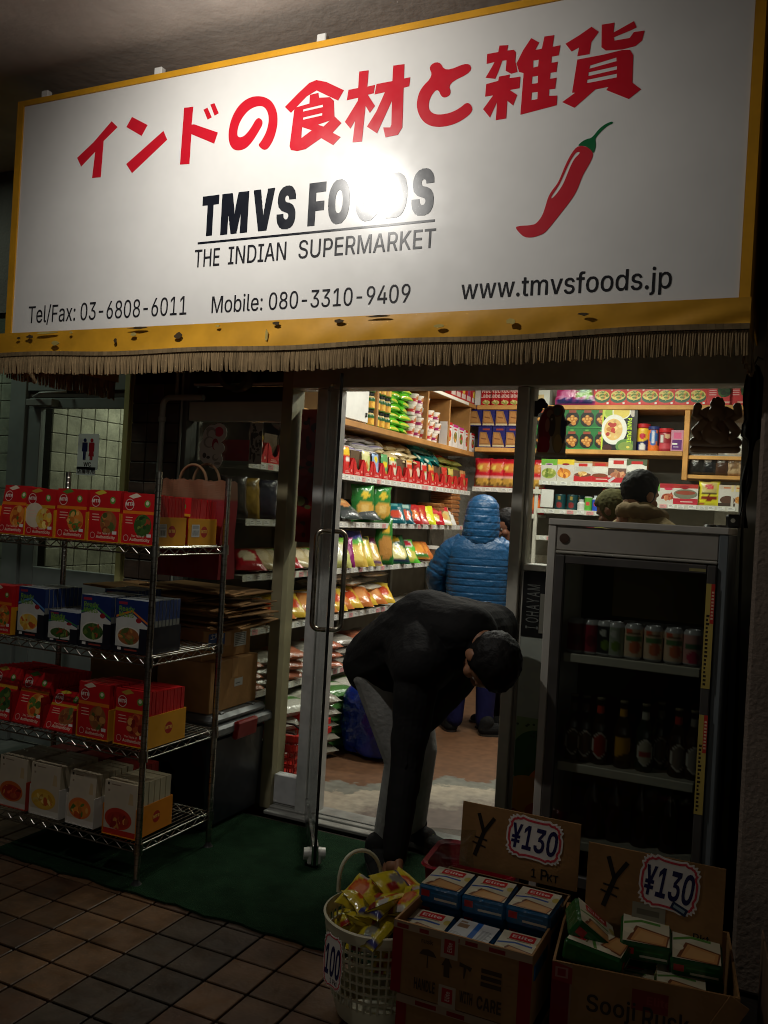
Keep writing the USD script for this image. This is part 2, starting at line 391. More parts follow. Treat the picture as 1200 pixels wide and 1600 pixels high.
# pillar at the right end of the shop
pl = thing('corner_pillar', 'grey brown plastered pillar at the right end of the shop front', 'pillar')
mb = MB(); mb.add(rbox((1.2, 1.2, CEIL - .006), .012), L(126, 112, 100), False, rotm(loc=(.488, 3.72, CEIL / 2))); mb.build('shaft', 'plaster', pl)

# ---------------------------------------------------------------- the sign
sg = thing('shop_sign', 'large white awning sign with red Japanese lettering and a chilli pepper', 'shop sign', (-3.4, SY, 2.24))
mb = MB(); mb.bb(.004, 3.206, 0, .02, 0, 1.086, L(232, 230, 226)); mb.build('board', 'sign_vinyl', sg)
mb = MB(); FR = L(222, 160, 34)
fr = unary_union([sbox(-.036, .0, .003, 1.108), sbox(3.207, .0, 3.24, 1.108), sbox(-.036, 1.087, 3.24, 1.112)])
plate(mb, [(fr, FR)], .028, .022); mb.build('frame', 'yellow_vinyl', sg)
for x in (-.034, 3.232):
    mb = MB(); mb.bb(x, x + .006, .03, FY - SY, .0, 1.1, FR); mb.build('side_panel', 'yellow_vinyl', sg)
mb = MB(); mb.bb(-.028, 3.232, .03, FY - SY + .1, 1.09, 1.1, FR * .7); mb.build('top_panel', 'yellow_vinyl', sg)
for x in (.129, .795, 1.609, 2.45):
    mb = MB(); mb.box((x, .012, 1.128), (.042, .03, .034), WHITE, None, .004); mb.build('clip', 'plastic', sg)


def chaikin(r, n=2):
    r = np.array(r, float)
    for _ in range(n):
        s = np.roll(r, -1, 0); long_ = np.linalg.norm(s - r, axis=1, keepdims=True); f = np.minimum(.25, 22 / np.maximum(long_, 1))
        r = np.stack([r + (s - r) * f, s + (r - s) * f], 1).reshape(-1, 2)
    return r


def shape_of(k):
    o = []
    for rings in SIGNART[k]:
        q = [list(zip(r[0::2], r[1::2])) for r in rings]
        if k in ('の', 'と', 'chili', 'cap', 'shine'): q = [chaikin(r) for r in q]
        o.append(Polygon(q[0], q[1:]).buffer(0))
    return aff.scale(unary_union(o), .001, .001, origin=(0, 0))


def heavy(q): g, c = q; b = g.bounds; g = aff.scale(aff.scale(g, 1, 3, origin=(0, b[1])).buffer(.0028, join_style=2), 1, 1 / 3, origin=(0, b[1])); return g, c
SRED, SINK = L(204, 26, 44), L(22, 25, 34)
for ch in 'インドの食材と雑貨':
    mb = MB(); plate(mb, [(shape_of(ch), SRED)], .0012, -.0002); mb.build('red_letter', 'sign_vinyl', sg)
for s, x0, z0, x1, z1 in [('T', 1075, 381, 1159, 550), ('M', 1174, 379, 1308, 550), ('V', 1331, 379, 1433, 550), ('S', 1447, 376, 1535, 552), ('F', 1593, 379, 1670, 550), ('O', 1683, 376, 1778, 552), ('O', 1803, 376, 1912, 552), ('D', 1936, 379, 2022, 550), ('S', 2041, 376, 2131, 553)]:
    mb = MB(); plate(mb, [heavy(fit(s, x0 / 1e3 + .003, z0 / 1e3 + .001, x1 / 1e3 - .003, z1 / 1e3 - .001, SINK, 900))], .0012, -.0002); mb.build('bold_letter', 'sign_vinyl', sg)
mb = MB(); plate(mb, [R(1.062, .349, 2.14, .358, SINK)], .0012, -.0002); mb.build('underline', 'sign_vinyl', sg)
INK = L(40, 40, 44)
mb = MB()
for s, x0, x1 in (('THE', 1050, 1178), ('INDIAN', 1222, 1502), ('SUPERMARKET', 1560, 2147)): plate(mb, [fit(s, x0 / 1e3, .2515, x1 / 1e3, .326, INK, 480)], .0012, -.0002)
mb.build('subtitle', 'sign_vinyl', sg)
for s, x0, x1, zb, zt, w in (('Tel/Fax: 03-6808-6011', .106, 1.022, .052, .137, 420), ('Mobile: 080-3310-9409', 1.152, 2.057, .05, .127, 440), ('www.tmvsfoods.jp', 2.26, 2.997, .034, .129, 480)):
    mb = MB()
    g = glyphs(s, w); b = g.bounds; cap = (zt - .053) if s[0] != 'w' else .075
    ky = (zt - .055) / b[3]
    g = aff.translate(aff.scale(aff.translate(g, -b[0], 0), (x1 - x0) / (b[2] - b[0]), ky, origin=(0, 0)), x0, .054)
    plate(mb, [(g, INK)], .0012, -.0002); mb.build('phone_line' if s[0] != 'w' else 'web_address', 'sign_vinyl', sg)
mb = MB(); plate(mb, [(shape_of('chili').difference(shape_of('shine').buffer(0)), L(196, 44, 56))], .0012, -.0002)
mb.build('chilli_body', 'sign_vinyl', sg)
mb = MB(); plate(mb, [(shape_of('cap'), L(22, 104, 60))], .0014, -.0002); mb.build('chilli_stalk', 'sign_vinyl', sg)

# yellow valance of the awning with its fringe, torn and stained
va = thing('awning_valance', 'worn yellow vinyl valance with brown fringe hanging under the white sign', 'awning', (-3.4, SY, 2.24))
def wav(x): return -.098 - .012 * math.sin(x * 1.1 + .3) + .004 * math.sin(x * 7)
N = 130; v, f = [], []
for i in range(N + 1):
    x = -.045 + 3.29 * i / N
    fold = .012 * max(0, (x - 2.5) / .75) ** 2
    for k in range(9):
        t = k / 8; z = .004 + (wav(x) - .004) * t
        y = -.03 + .010 * math.sin(x * 2.3 + t * 2) * t + fold * math.sin((x - 2.4) * 18 + t * 7) * t + .003 * math.sin(x * 31 + t * 4) * t
        v.append((x, y, z))
for i in range(N):
    for k in range(8):
        a = i * 9 + k; f += [[a, a + 1, a + 10], [a, a + 10, a + 9]]
tmv = trimesh.Trimesh(v, f, process=False)
rs = random.Random(3); C_ = np.tile(L(208, 152, 40), (len(v), 1))
mb = MB(); mb.add(tmv, C_, True); mb.build('yellow_band', 'yellow_vinyl', va)
for x, z, w, h in [(.17, -.02, .05, .02), (.1, -.025, .025, .012), (.33, -.055, .05, .022), (.42, -.01, .02, .012), (.78, -.03, .04, .02), (1.02, -.045, .05, .03), (1.22, -.012, .03, .012), (1.46, -.06, .018, .055), (1.5, -.012, .04, .018), (1.78, -.014, .05, .016), (2.47, -.045, .05, .022), (2.72, -.03, .045, .014), (.68, -.055, .02, .03), (.28, -.006, .16, .012), (.8, -.004, .12, .012), (1.95, -.004, .1, .01), (2.2, -.05, .05, .016)]:
    pts = [(x + w * .5 * math.cos(a) * rs.uniform(.55, 1.1), z + h * .5 * math.sin(a) * rs.uniform(.5, 1.1)) for a in np.linspace(0, 2 * PI, 11)[:-1]]
    mb = MB(); plate(mb, [(Polygon(pts).buffer(0), L(70, 56, 36) if rs.random() < .8 else L(180, 160, 90))], .003, -.042); mb.build('torn_patch', 'brown_card', va)
# fringe: a braid and twisted strands, front run and the two returns to the wall
def fringe(mb, p0, p1, zt, seed, drop=.09):
    r = random.Random(seed); p0, p1 = np.array(p0), np.array(p1); n = int(np.linalg.norm(p1 - p0) / .0085)
    for i in range(n):
        q = p0 + (p1 - p0) * (i + .5) / n; z = zt(q[0])
        ln = drop * (.93 + .1 * r.random()) * (.6 if r.random() < .012 else 1)
        sw = (r.random() - .5) * .012; k = L(142, 120, 88) * (.7 + .5 * r.random())
        if r.random() < .03: sw *= 3
        mb.add(tube([(q[0], q[1], z), (q[0] + sw * .4, q[1] - .003, z - ln * .5), (q[0] + sw, q[1] + (r.random() - .5) * .006, z - ln)], [.0036, .0046, .0042], 5), k, 60)
    return mb
zf = lambda x: wav(x)
mb = fringe(MB(), (-.045, -.036, 0), (3.245, -.03, 0), zf, 1); FRG = mb.build('fringe', 'fringe_yarn', va); tag(FRG, kind='stuff')
mb = MB()
for i in range(N):
    x = -.045 + 3.29 * (i + .5) / N; mb.box((x, -.039, wav(x) + .002), (3.29 / N + .001, .010, .018), L(132, 112, 82) * (.8 + .3 * rs.random()))
mb.build('braid', 'fringe_yarn', va)
mb = fringe(MB(), (-.04, .02, 0), (-.04, FY - SY - .02, 0), lambda x: -.1, 7, .1)
mb = fringe(mb, (3.24, .02, 0), (3.24, FY - SY - .5, 0), lambda x: -.1, 8, .1); tag(mb.build('fringe', 'fringe_yarn', va), kind='stuff')
for x, y in ((-.043, FY - SY), (3.237, FY - SY - .45)):
    mb = MB(); mb.bb(x, x + .006, .0, y, -.1, .0, FR * .6); mb.build('side_band', 'yellow_vinyl', va)

# spot lamp on a bracket under the ceiling, throwing its light on the sign
LP = np.array([-2.03, 1.95, 3.153]); AIM = np.array([-1.92, SY, 2.6])
ld = (AIM - LP) / np.linalg.norm(AIM - LP)
lamp = thing('sign_spotlight', 'small spotlight on a bracket under the ceiling aimed at the sign', 'spotlight', LP)
al = trimesh.geometry.align_vectors([0, 0, 1], ld)
mb = MB(); mb.add(lathe([(.0, -.14), (.03, -.14), (.055, -.08), (.07, .0), (.074, .02), (.069, .02), (.05, -.06), (.0, -.07)], 28), L(200, 200, 200), 40, al); mb.build('housing', 'dull_metal', lamp)
mb = MB(); mb.tube([(0, 0, CEIL - LP[2]), (0, -.02, .1), tuple(-ld * .1)], .009, L(190, 190, 190)); mb.build('bracket', 'dull_metal', lamp)
sp = UsdLux.SphereLight.Define(stage, lamp + '/bulb'); sp.CreateRadiusAttr(.03); sp.CreateNormalizeAttr(True)
SPOT = 21.0
sp.CreateIntensityAttr(SPOT); sp.CreateColorAttr(Gf.Vec3f(1., .965, .9))
UsdLux.ShapingAPI.Apply(sp.GetPrim()); sh = UsdLux.ShapingAPI(sp.GetPrim()); sh.CreateShapingConeAngleAttr(76.0); sh.CreateShapingConeSoftnessAttr(1.0)
q = trimesh.transformations.quaternion_from_matrix(trimesh.geometry.align_vectors([0, 0, -1], ld)); sp.AddOrientOp().Set(Gf.Quatf(float(q[0]), float(q[1]), float(q[2]), float(q[3])))

# ================================================================== SHOP FRONT
KH, AL, DG = L(136, 128, 98), L(186, 186, 182), L(120, 116, 106)
LX, BY = -2.62, 7.4          # front edge of the shelves on the left wall, and on the back wall
sf = thing('shop_facade', 'aluminium shop front with glass door opening, side light and tall window', 'shopfront')
def part(name, mat_, parent, *boxes, ch=.003, col=(.5, .5, .5)):
    mb = MB()
    for b in boxes: mb.bb(*b[:6], b[6] if len(b) > 6 else col, ch)
    return mb.build(name, mat_, parent)
part('post', 'dull_metal', sf, (-2.342, -2.281, FY - .04, FY + .08, 0, 2.6), col=KH)
part('door_jamb', 'brushed_metal', sf, (-2.142, -2.085, FY - .035, FY + .06, .0, 2.088), (-2.083, -2.035, FY - .02, FY + .07, .0, 2.088), col=AL)
part('mullion', 'dull_metal', sf, (-1.128, -1.078, FY - .045, FY + .06, .0, 2.088), (-1.076, -1.058, FY - .02, FY + .05, .0, 2.088), col=L(176, 172, 160))
part('right_jamb', 'dull_metal', sf, (-.2, -.1, FY - .04, FY + .08, 0, 2.088), col=DG)
part('header', 'dull_metal', sf, (-2.279, -.1, FY - .05, FY + .08, 2.091, 2.6), col=L(158, 152, 138))
part('window_sill', 'matte_paint', sf, (-1.056, -.202, FY - .05, FY + .1, 1.285, 1.312), col=L(196, 194, 184))
part('threshold', 'brushed_metal', sf, (-2.279, -.2, FY - .10, FY - .05, -.005, .012), (-2.279, -.2, FY - .046, FY + .1, -.005, .02), (-2.279, -.2, FY - .013, FY - .003, .0205, .026), col=L(140, 140, 134))
part('side_light_rail', 'brushed_metal', sf, (-2.279, -2.144, FY - .015, FY + .04, .03, .17), col=L(196, 196, 196))
part('side_light_pane', 'window_glass', sf, (-2.279, -2.144, FY + .008, FY + .014, .172, 2.088), ch=0)
part('window_pane', 'window_glass', sf, (-1.056, -.202, FY + .012, FY + .018, 1.314, 2.088), ch=0)
part('lower_panel', 'matte_paint', sf, (-1.056, -.202, FY + .01, FY + .03, .022, 1.283), col=L(120, 128, 118))
po = thing('red_poster', 'dark red poster hung inside the narrow side light of the door', 'poster')
mb = MB(); mb.bb(-2.275, -2.15, FY + .05, FY + .053, 1.33, 2.0, L(120, 20, 20)); mb.build('sheet', 'printed_card', po)
mb = MB(); rs = random.Random(4)
flat(mb, flatten([E(rs.uniform(-2.26, -2.16), rs.uniform(1.36, 1.97), rs.uniform(.01, .03), rs.uniform(.01, .03), [L(70, 60, 40), L(150, 40, 34), L(60, 14, 20), L(100, 96, 60)][rs.randrange(4)]) for _ in range(26)], sbox(-2.272, 1.333, -2.153, 1.997), L(126, 20, 22)), 'front', FY + .049); mb.build('print', 'printed_card', po)

# window left of the post
lw = thing('side_window', 'tall dusty shop window with grey head panel left of the door post', 'window')
part('jamb', 'dull_metal', lw, (-2.98, -2.93, FY - .03, FY + .06, 0, 2.6), col=L(84, 86, 80))
part('head_panel', 'matte_paint', lw, (-2.928, -2.344, FY - .02, FY + .04, 1.93, 2.03), col=L(160, 166, 152))
part('upper_frame', 'dull_metal', lw, (-2.928, -2.344, FY + .02, FY + .06, 2.12, 2.6), (-2.928, -2.344, FY + .045, FY + .06, 2.033, 2.118), col=L(52, 50, 46))
part('bar', 'brushed_metal', lw, (-2.90, -2.344, FY - .03, FY - .01, 2.115, 2.125), col=AL)
part('pane', 'dusty_glass', lw, (-2.928, -2.344, FY + .01, FY + .016, .32, 1.928), ch=0)
part('bottom_panel', 'matte_paint', lw, (-2.928, -2.344, FY - .0, FY + .04, .0, .318), col=L(90, 90, 84))
fan = thing('ventilation_fan', 'round dark ventilation fan above the side window', 'fan', (-2.62, FY - .03, 2.19))
mb = MB(); mb.add(lathe([(.085, -.02), (.11, -.02), (.115, .0), (.11, .04), (.085, .04), (.085, -.02)], 32), L(60, 58, 52), 40, rotm(PI / 2)); mb.build('ring', 'plastic', fan)
for k in range(5):
    mb = MB(); mb.add(rbox((.02, .004, .075), .0015), L(50, 48, 44), False, rotm(0, 0, .5).dot(rotm(loc=(0, 0, .042)))) ; mb.v[-1] = trimesh.transform_points(mb.v[-1], rotm(0, k * 2 * PI / 5, 0)); mb.n[-1] = mb.n[-1] @ rotm(0, k * 2 * PI / 5, 0)[:3, :3].T; mb.build('blade', 'plastic', fan)
mb = MB(); mb.add(lathe([(0, -.02), (.025, -.02), (.028, .02), (0, .02)], 20), L(50, 48, 44), 40, rotm(PI / 2)); mb.build('hub', 'plastic', fan)

# stickers on the side window
def sticker(name, label, u, v, w, h, art, outline, y=FY - .001, rot=0):
    p = at(u, v, 1, y); t = thing(name, label, 'sticker', p, (0, rot, 0))
    mb = MB(); plate(mb, [(outline, art[0][1])], .002, 0); mb.build('backing', 'printed_card', t)
    mb = MB(); flat(mb, flatten(art[1:], outline.buffer(-.004), art[0][1]), 'front', -.0026); mb.build('print', 'printed_card', t); return t
rs = random.Random(8)
WS = L(190, 186, 176); PK = L(190, 60, 80); GY = L(140, 136, 128)
ol = unary_union([Point(-.01, .05).buffer(.062), Point(.03, .07).buffer(.05), Point(-.035, -.04).buffer(.055), Point(.01, -.07).buffer(.05), Point(-.05, .0).buffer(.04), Point(.04, -.01).buffer(.03)]).simplify(.002)
art = [(0, WS), E(.03, .075, .028, .026, PK), E(-.02, .07, .03, .03, GY), E(-.015, .062, .022, .022, WS), E(-.045, .1, .014, .02, GY), E(-.03, .02, .035, .03, GY), E(-.025, .02, .028, .024, WS), E(.01, .01, .02, .03, PK * .6), E(.015, .0, .015, .02, WS), E(-.055, -.05, .012, .014, L(70, 68, 66)), E(-.03, -.06, .012, .008, L(70, 68, 66)), E(.015, -.06, .02, .018, GY), E(.02, -.055, .014, .012, WS), E(.03, -.09, .02, .008, GY)]
sticker('window_sticker', 'white cut-out sticker of small flowers with a pink blossom on the side window', 334, 697, .1, .2, art, ol)
art = [(0, L(150, 146, 134))] + [E(rs.uniform(-.03, .03), rs.uniform(-.1, .1), rs.uniform(.004, .012), rs.uniform(.003, .02), L(70, 66, 60)) for _ in range(34)]
sticker('window_sticker', 'tall grey printed paper strip stuck on the side window', 400, 693, .08, .22, art, sbox(-.038, -.105, .038, .105))

# tiled pier, drain pipe
pr = thing('tiled_pier', 'narrow dark brown tiled pier between toilet door and side window', 'pier')
mb = MB(); mb.bb(-3.30, -2.982, FY - .02, FY + .2, 0, 2.6, L(40, 34, 30)); mb.build('core', 'plaster', pr)
for i in range(3):
    for j in range(20):
        mb = MB(); mb.add(rbox((.1, .012, .1), .003), L(74, 60, 50) * rs.uniform(.75, 1.15), False, rotm(loc=(-3.249 + i * .106, FY - .0255, .06 + j * .106))); mb.build('tile', 'floor_tile', pr)
pp = thing('drain_pipe', 'pale grey pipe with an elbow running down beside the side window', 'pipe')
PG = L(150, 158, 148)
mb = MB()
a = np.linspace(0, PI / 2, 7)
mb.tube([(-3.06, FY - .07, .0), (-3.06, FY - .07, 1.0), (-3.06, FY - .07, 2.0)] + [(-3.06 + .045 * (1 - math.cos(t)), FY - .07, 2.0 + .045 * math.sin(t)) for t in a[1:]] + [(-2.9, FY - .07, 2.045), (-2.8, FY - .07, 2.045)], .0155, PG, 14); mb.build('pipe', 'plastic', pp)
for z in (.6, 1.3, 1.93): mb = MB(); mb.add(lathe([(.0157, -.015), (.02, -.012), (.02, .012), (.0157, .015)], 20), PG * .9, 40, rotm(loc=(-3.06, FY - .07, z))); mb.build('collar', 'plastic', pp)
cd = thing('wall_conduit', 'thin pale electric conduit left of the side window', 'conduit')
mb = MB(); mb.tube([(-2.955, FY - .045, .3), (-2.955, FY - .045, 2.55)], .006, PG * .8, 8); mb.build('tube', 'plastic', cd)
mb = MB(); mb.tube([(-2.99, FY - .05, 2.06), (-2.99, FY - .05, 2.55)], .009, PG * .9, 8); mb.build('riser', 'plastic', cd)

# toilet door and the tiled walls round it
TY = 3.9
td = thing('toilet_door', 'grey framed glazed toilet door with closer and yellow painted side post', 'door')
GB = L(118, 124, 120)
part('side_post', 'matte_paint', td, (-3.445, -3.405, TY - .06, TY + .1, 0, 2.75), (-3.403, -3.33, TY - .04, TY + .1, 0, 2.75), col=L(186, 180, 118))
part('frame', 'matte_paint', td, (-4.365, -4.235, TY - .03, TY + .08, 0, 2.75), (-4.233, -3.447, TY - .02, TY + .08, 2.115, 2.75), col=GB)
part('dark_joint', 'matte_paint', td, (-4.233, -3.447, TY - .006, TY + .05, 2.075, 2.113), col=L(60, 52, 44))
part('top_rail', 'matte_paint', td, (-4.23, -3.45, TY - .01, TY + .03, 2.012, 2.073), col=GB * .95)
part('stile', 'matte_paint', td, (-4.23, -4.125, TY - .01, TY + .03, .01, 2.01), col=GB * .9)
part('bottom_panel', 'matte_paint', td, (-4.123, -3.45, TY - .008, TY + .03, .01, 1.06), (-4.06, -3.51, TY - .016, TY - .009, .2, .92), col=GB)
part('pane', 'window_glass', td, (-4.123, -3.45, TY + .008, TY + .014, 1.062, 2.01), ch=0)
cl = part('closer', 'brushed_metal', td, (-4.19, -3.98, TY - .07, TY - .012, 2.02, 2.06), col=L(130, 132, 126))
mb = MB(); mb.tube([(-4.15, TY - .05, 2.075), (-3.98, TY - .16, 2.08), (-3.9, TY - .04, 2.105)], .008, L(150, 150, 146)); mb.build('closer_arm', 'brushed_metal', td)
wt = thing('tiled_wall', 'pale green tiled wall at the left edge beside the toilet door', 'wall')
mb = MB(); mb.bb(-6.2, -4.367, TY + .01, TY + .2, 0, CEIL - .004, L(70, 76, 66)); mb.build('core', 'plaster', wt)
for i in range(4):
    for j in range(21):
        mb = MB(); mb.add(rbox((.104, .012, .104), .003), L(140, 148, 130) * rs.uniform(.88, 1.08), False, rotm(loc=(-4.425 - i * .108, TY + .006, .06 + j * .108))); mb.build('tile', 'floor_tile', wt)
wi = thing('toilet_side_wall', 'beige tiled wall inside seen through the glass of the toilet door', 'wall')
mb = MB(); mb.bb(-4.45, -4.262, TY + .21, 6.4, 0, 2.7, L(62, 62, 50)); mb.build('core', 'plaster', wi)
for i in range(11):
    for j in range(10):
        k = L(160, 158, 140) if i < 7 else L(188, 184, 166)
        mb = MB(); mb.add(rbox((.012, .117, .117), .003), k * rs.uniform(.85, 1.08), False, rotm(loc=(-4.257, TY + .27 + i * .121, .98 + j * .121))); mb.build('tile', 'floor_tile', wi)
wb = thing('toilet_back_wall', 'plain pale wall at the back of the toilet passage', 'wall')
mb = MB(); mb.bb(-4.26, -3.13, 5.6, 5.7, 0, 2.7, L(176, 174, 154)); mb.build('panel', 'plaster', wb)

# toilet sign on the glass
p = at(137, 716, 1, TY + .006)
wc = thing('toilet_sign', 'white toilet sign with blue man, red woman and the letters WC', 'sign', (p[0], TY + .0075, p[2] - .11))
mb = MB(); mb.add(trimesh.creation.extrude_polygon(sbox(-.072, .05, .072, .245).buffer(.008), .002), L(238, 242, 240), False, rotm(PI / 2)); mb.build('plate', 'plastic', wc)
def figure(x, c, skirt):
    g = [Point(x, .215).buffer(.011), sbox(x - .017, .152, x + .017, .199).buffer(.003), sbox(x - .01, .1, x - .001, .16), sbox(x + .001, .1, x + .01, .16)]
    if skirt: g.append(Polygon([(x - .01, .17), (x + .01, .17), (x + .021, .122), (x - .021, .122)]))
    return unary_union(g), c
mb = MB(); plate(mb, [figure(-.026, L(26, 30, 84), 0)], .001, -.0022); mb.build('man_symbol', 'plastic', wc)
mb = MB(); plate(mb, [figure(.026, L(180, 24, 40), 1)], .001, -.0022); mb.build('woman_symbol', 'plastic', wc)
mb = MB(); plate(mb, [tx('WC', 0, .062, .025, L(30, 34, 38), 1., 500, 0, True)], .001, -.0022); mb.build('lettering', 'plastic', wc)
p2 = at(134, 736, 1, TY + .006)
w2 = thing('toilet_notice', 'small white strip with black Japanese characters below the toilet sign', 'sign', (p2[0], TY + .0075, p2[2]))
mb = MB(); mb.add(trimesh.creation.extrude_polygon(sbox(-.072, -.024, .072, .024), .002), L(238, 242, 240), False, rotm(PI / 2)); mb.build('plate', 'plastic', w2)
CJK = json.loads('''{"店":[[[0,48,68,230,93,376,103,874,511,874,470,980,544,999,568,994,635,874,999,874,999,777,203,776,201,439,157,164,83,0]],[[279,410,513,417,519,758,617,758,621,632,965,632,965,541,617,536,620,415,916,415,916,19,818,19,813,58,382,58,372,14,284,14],[377,154,815,150,817,316,385,323]]],"舗":[[[0,714,123,861,201,999,282,999,444,830,454,849,677,850,684,999,770,999,778,946,846,994,932,946,989,898,956,854,999,845,999,763,777,757,774,680,980,671,980,63,970,34,927,5,822,0,798,87,888,89,889,233,779,236,774,14,684,5,678,234,573,236,569,0,483,0,483,676,676,676,677,757,451,763,406,719,257,893,186,787,106,698,109,685,203,686,206,782,291,791,303,686,435,685,435,603,302,601,301,516,459,512,464,425,38,425,38,512,203,512,206,599,76,603,76,659,57,656],[887,877,774,942,776,850,907,851],[774,507,887,503,888,587,776,588],[889,410,776,414,775,325,887,324],[569,328,677,324,678,413,571,414],[679,584,571,588,570,504,677,503]],[[72,367,435,372,440,29,349,29,345,63,167,63,158,5,76,5],[163,154,347,150,348,283,165,284]]],"専":[[[0,259,0,346,651,350,647,408,109,408,104,773,438,778,442,827,30,831,30,917,438,917,447,999,542,999,546,917,974,913,969,831,542,827,546,778,895,773,895,413,754,408,751,350,999,341,994,259,752,258,750,77,716,19,656,5,502,0,467,72,472,91,650,98,648,259,266,259,417,120,417,101,338,53,257,138,164,207,164,221,207,259],[542,639,552,629,786,629,795,693,551,701],[547,490,792,485,795,554,545,557],[204,634,439,629,442,698,207,701],[442,552,207,557,204,488,439,485]]],"用":[[[0,57,78,185,125,343,140,515,140,999,999,994,999,89,968,36,874,10,718,10,682,99,687,114,853,109,894,121,890,354,605,352,604,16,500,16,495,354,232,353,182,156,109,26,88,0,68,0],[604,463,892,458,894,627,606,629],[604,739,892,734,894,892,606,894],[247,629,244,458,497,458,499,627],[245,739,497,735,499,893,247,894]]],"土":[[[0,20,0,99,15,119,436,122,436,525,82,527,73,532,73,641,435,648,436,989,446,999,548,999,558,989,560,647,926,641,931,542,917,527,559,525,558,124,989,119,999,104,989,0,15,0]]],"曜":[[[0,949,10,959,296,959,306,403,411,539,467,651,547,636,547,692,537,696,366,611,341,611,316,696,452,761,351,855,387,905,331,915,336,999,638,999,652,979,668,999,964,999,974,989,969,616,874,616,863,691,727,624,767,542,979,537,974,447,764,445,767,408,949,403,944,318,767,318,763,278,939,273,949,189,767,184,763,139,994,134,999,45,502,40,492,0,397,0,387,328,346,293,302,321,296,214,104,213,90,124,10,124,0,134],[768,910,848,825,845,787,867,791,867,908],[717,907,648,919,653,701,779,758,683,855],[497,139,654,134,657,180,501,184],[497,278,654,273,658,314,501,318],[497,413,654,408,658,443,501,447],[569,620,542,542,646,543,623,596,626,619],[436,910,522,820,514,787,546,802,545,908],[100,646,200,644,198,854,101,852],[201,532,101,534,104,318,200,321]]],"日":[[[0,989,26,999,992,994,999,16,986,5,841,5,822,72,170,72,151,0,0,5],[164,608,825,603,827,868,168,870],[171,479,168,201,827,204,825,478]]]}''')
def cjk(ch, x, y, s, c):
    o = []
    for rings in CJK[ch]:
        q = [list(zip(r[0::2], r[1::2])) for r in rings]; o.append(Polygon(q[0], q[1:]).buffer(0))
    return aff.translate(aff.scale(unary_union(o), s / 999, s / 999, origin=(0, 0)), x, y), c
mb = MB()
for i, ch in enumerate('店舗専用'): plate(mb, [cjk(ch, -.067 + i * .0345, -.015, .031, L(30, 34, 38))], .001, -.0022)
mb.build('lettering', 'plastic', w2)

# glass door standing open, seen almost on edge
HX, HY = -2.055, FY - .06
dx, dy = -1.728 - HX, 3.215 - HY; dl = math.hypot(dx, dy); da = math.atan2(dy, dx)
gd = thing('glass_door', 'frameless glass door standing open with long chrome pull handles', 'glass door', (HX, HY, 0), (0, 0, da))
part('pane', 'window_glass', gd, (0, dl, -.005, .005, .105, 2.07), ch=0)
part('edge_strip', 'plastic', gd, (dl + .0005, dl + .004, -.006, .006, .02, 2.07), col=L(14, 14, 13), ch=0)
part('bottom_rail', 'chrome', gd, (0, dl, -.014, .014, .018, .103), col=L(205, 205, 202))
part('top_patch', 'chrome', gd, (0, .16, -.014, .014, 2.072, 2.088), col=L(190, 190, 190))
mb = MB(); mb.add(rbox((.05, .06, .05), .006), L(190, 188, 180), False, rotm(loc=(dl - .03, 0, .045))); mb.add(lathe([(0, -.045), (.024, -.045), (.027, 0), (.024, .045), (0, .045)], 20), L(190, 188, 180), 40, rotm(PI / 2, 0, 0, (dl - .03, 0, .06))); mb.build('corner_lock', 'brushed_metal', gd)
for s in (-1, 1):
    hy = s * .062; hx = dl - .085
    c = [(hx, s * .004, .99), (hx, hy - s * .03, .99)] + [(hx, hy - s * .03 + s * .03 * math.sin(t), .99 + .03 * (1 - math.cos(t))) for t in a[1:]]
    c2 = [(x, y, 2.4 - z) for x, y, z in c[::-1]]
    mb = MB(); mb.tube(c + c2, .0105, L(176, 166, 150), 12); mb.build('handle', 'chrome', gd)

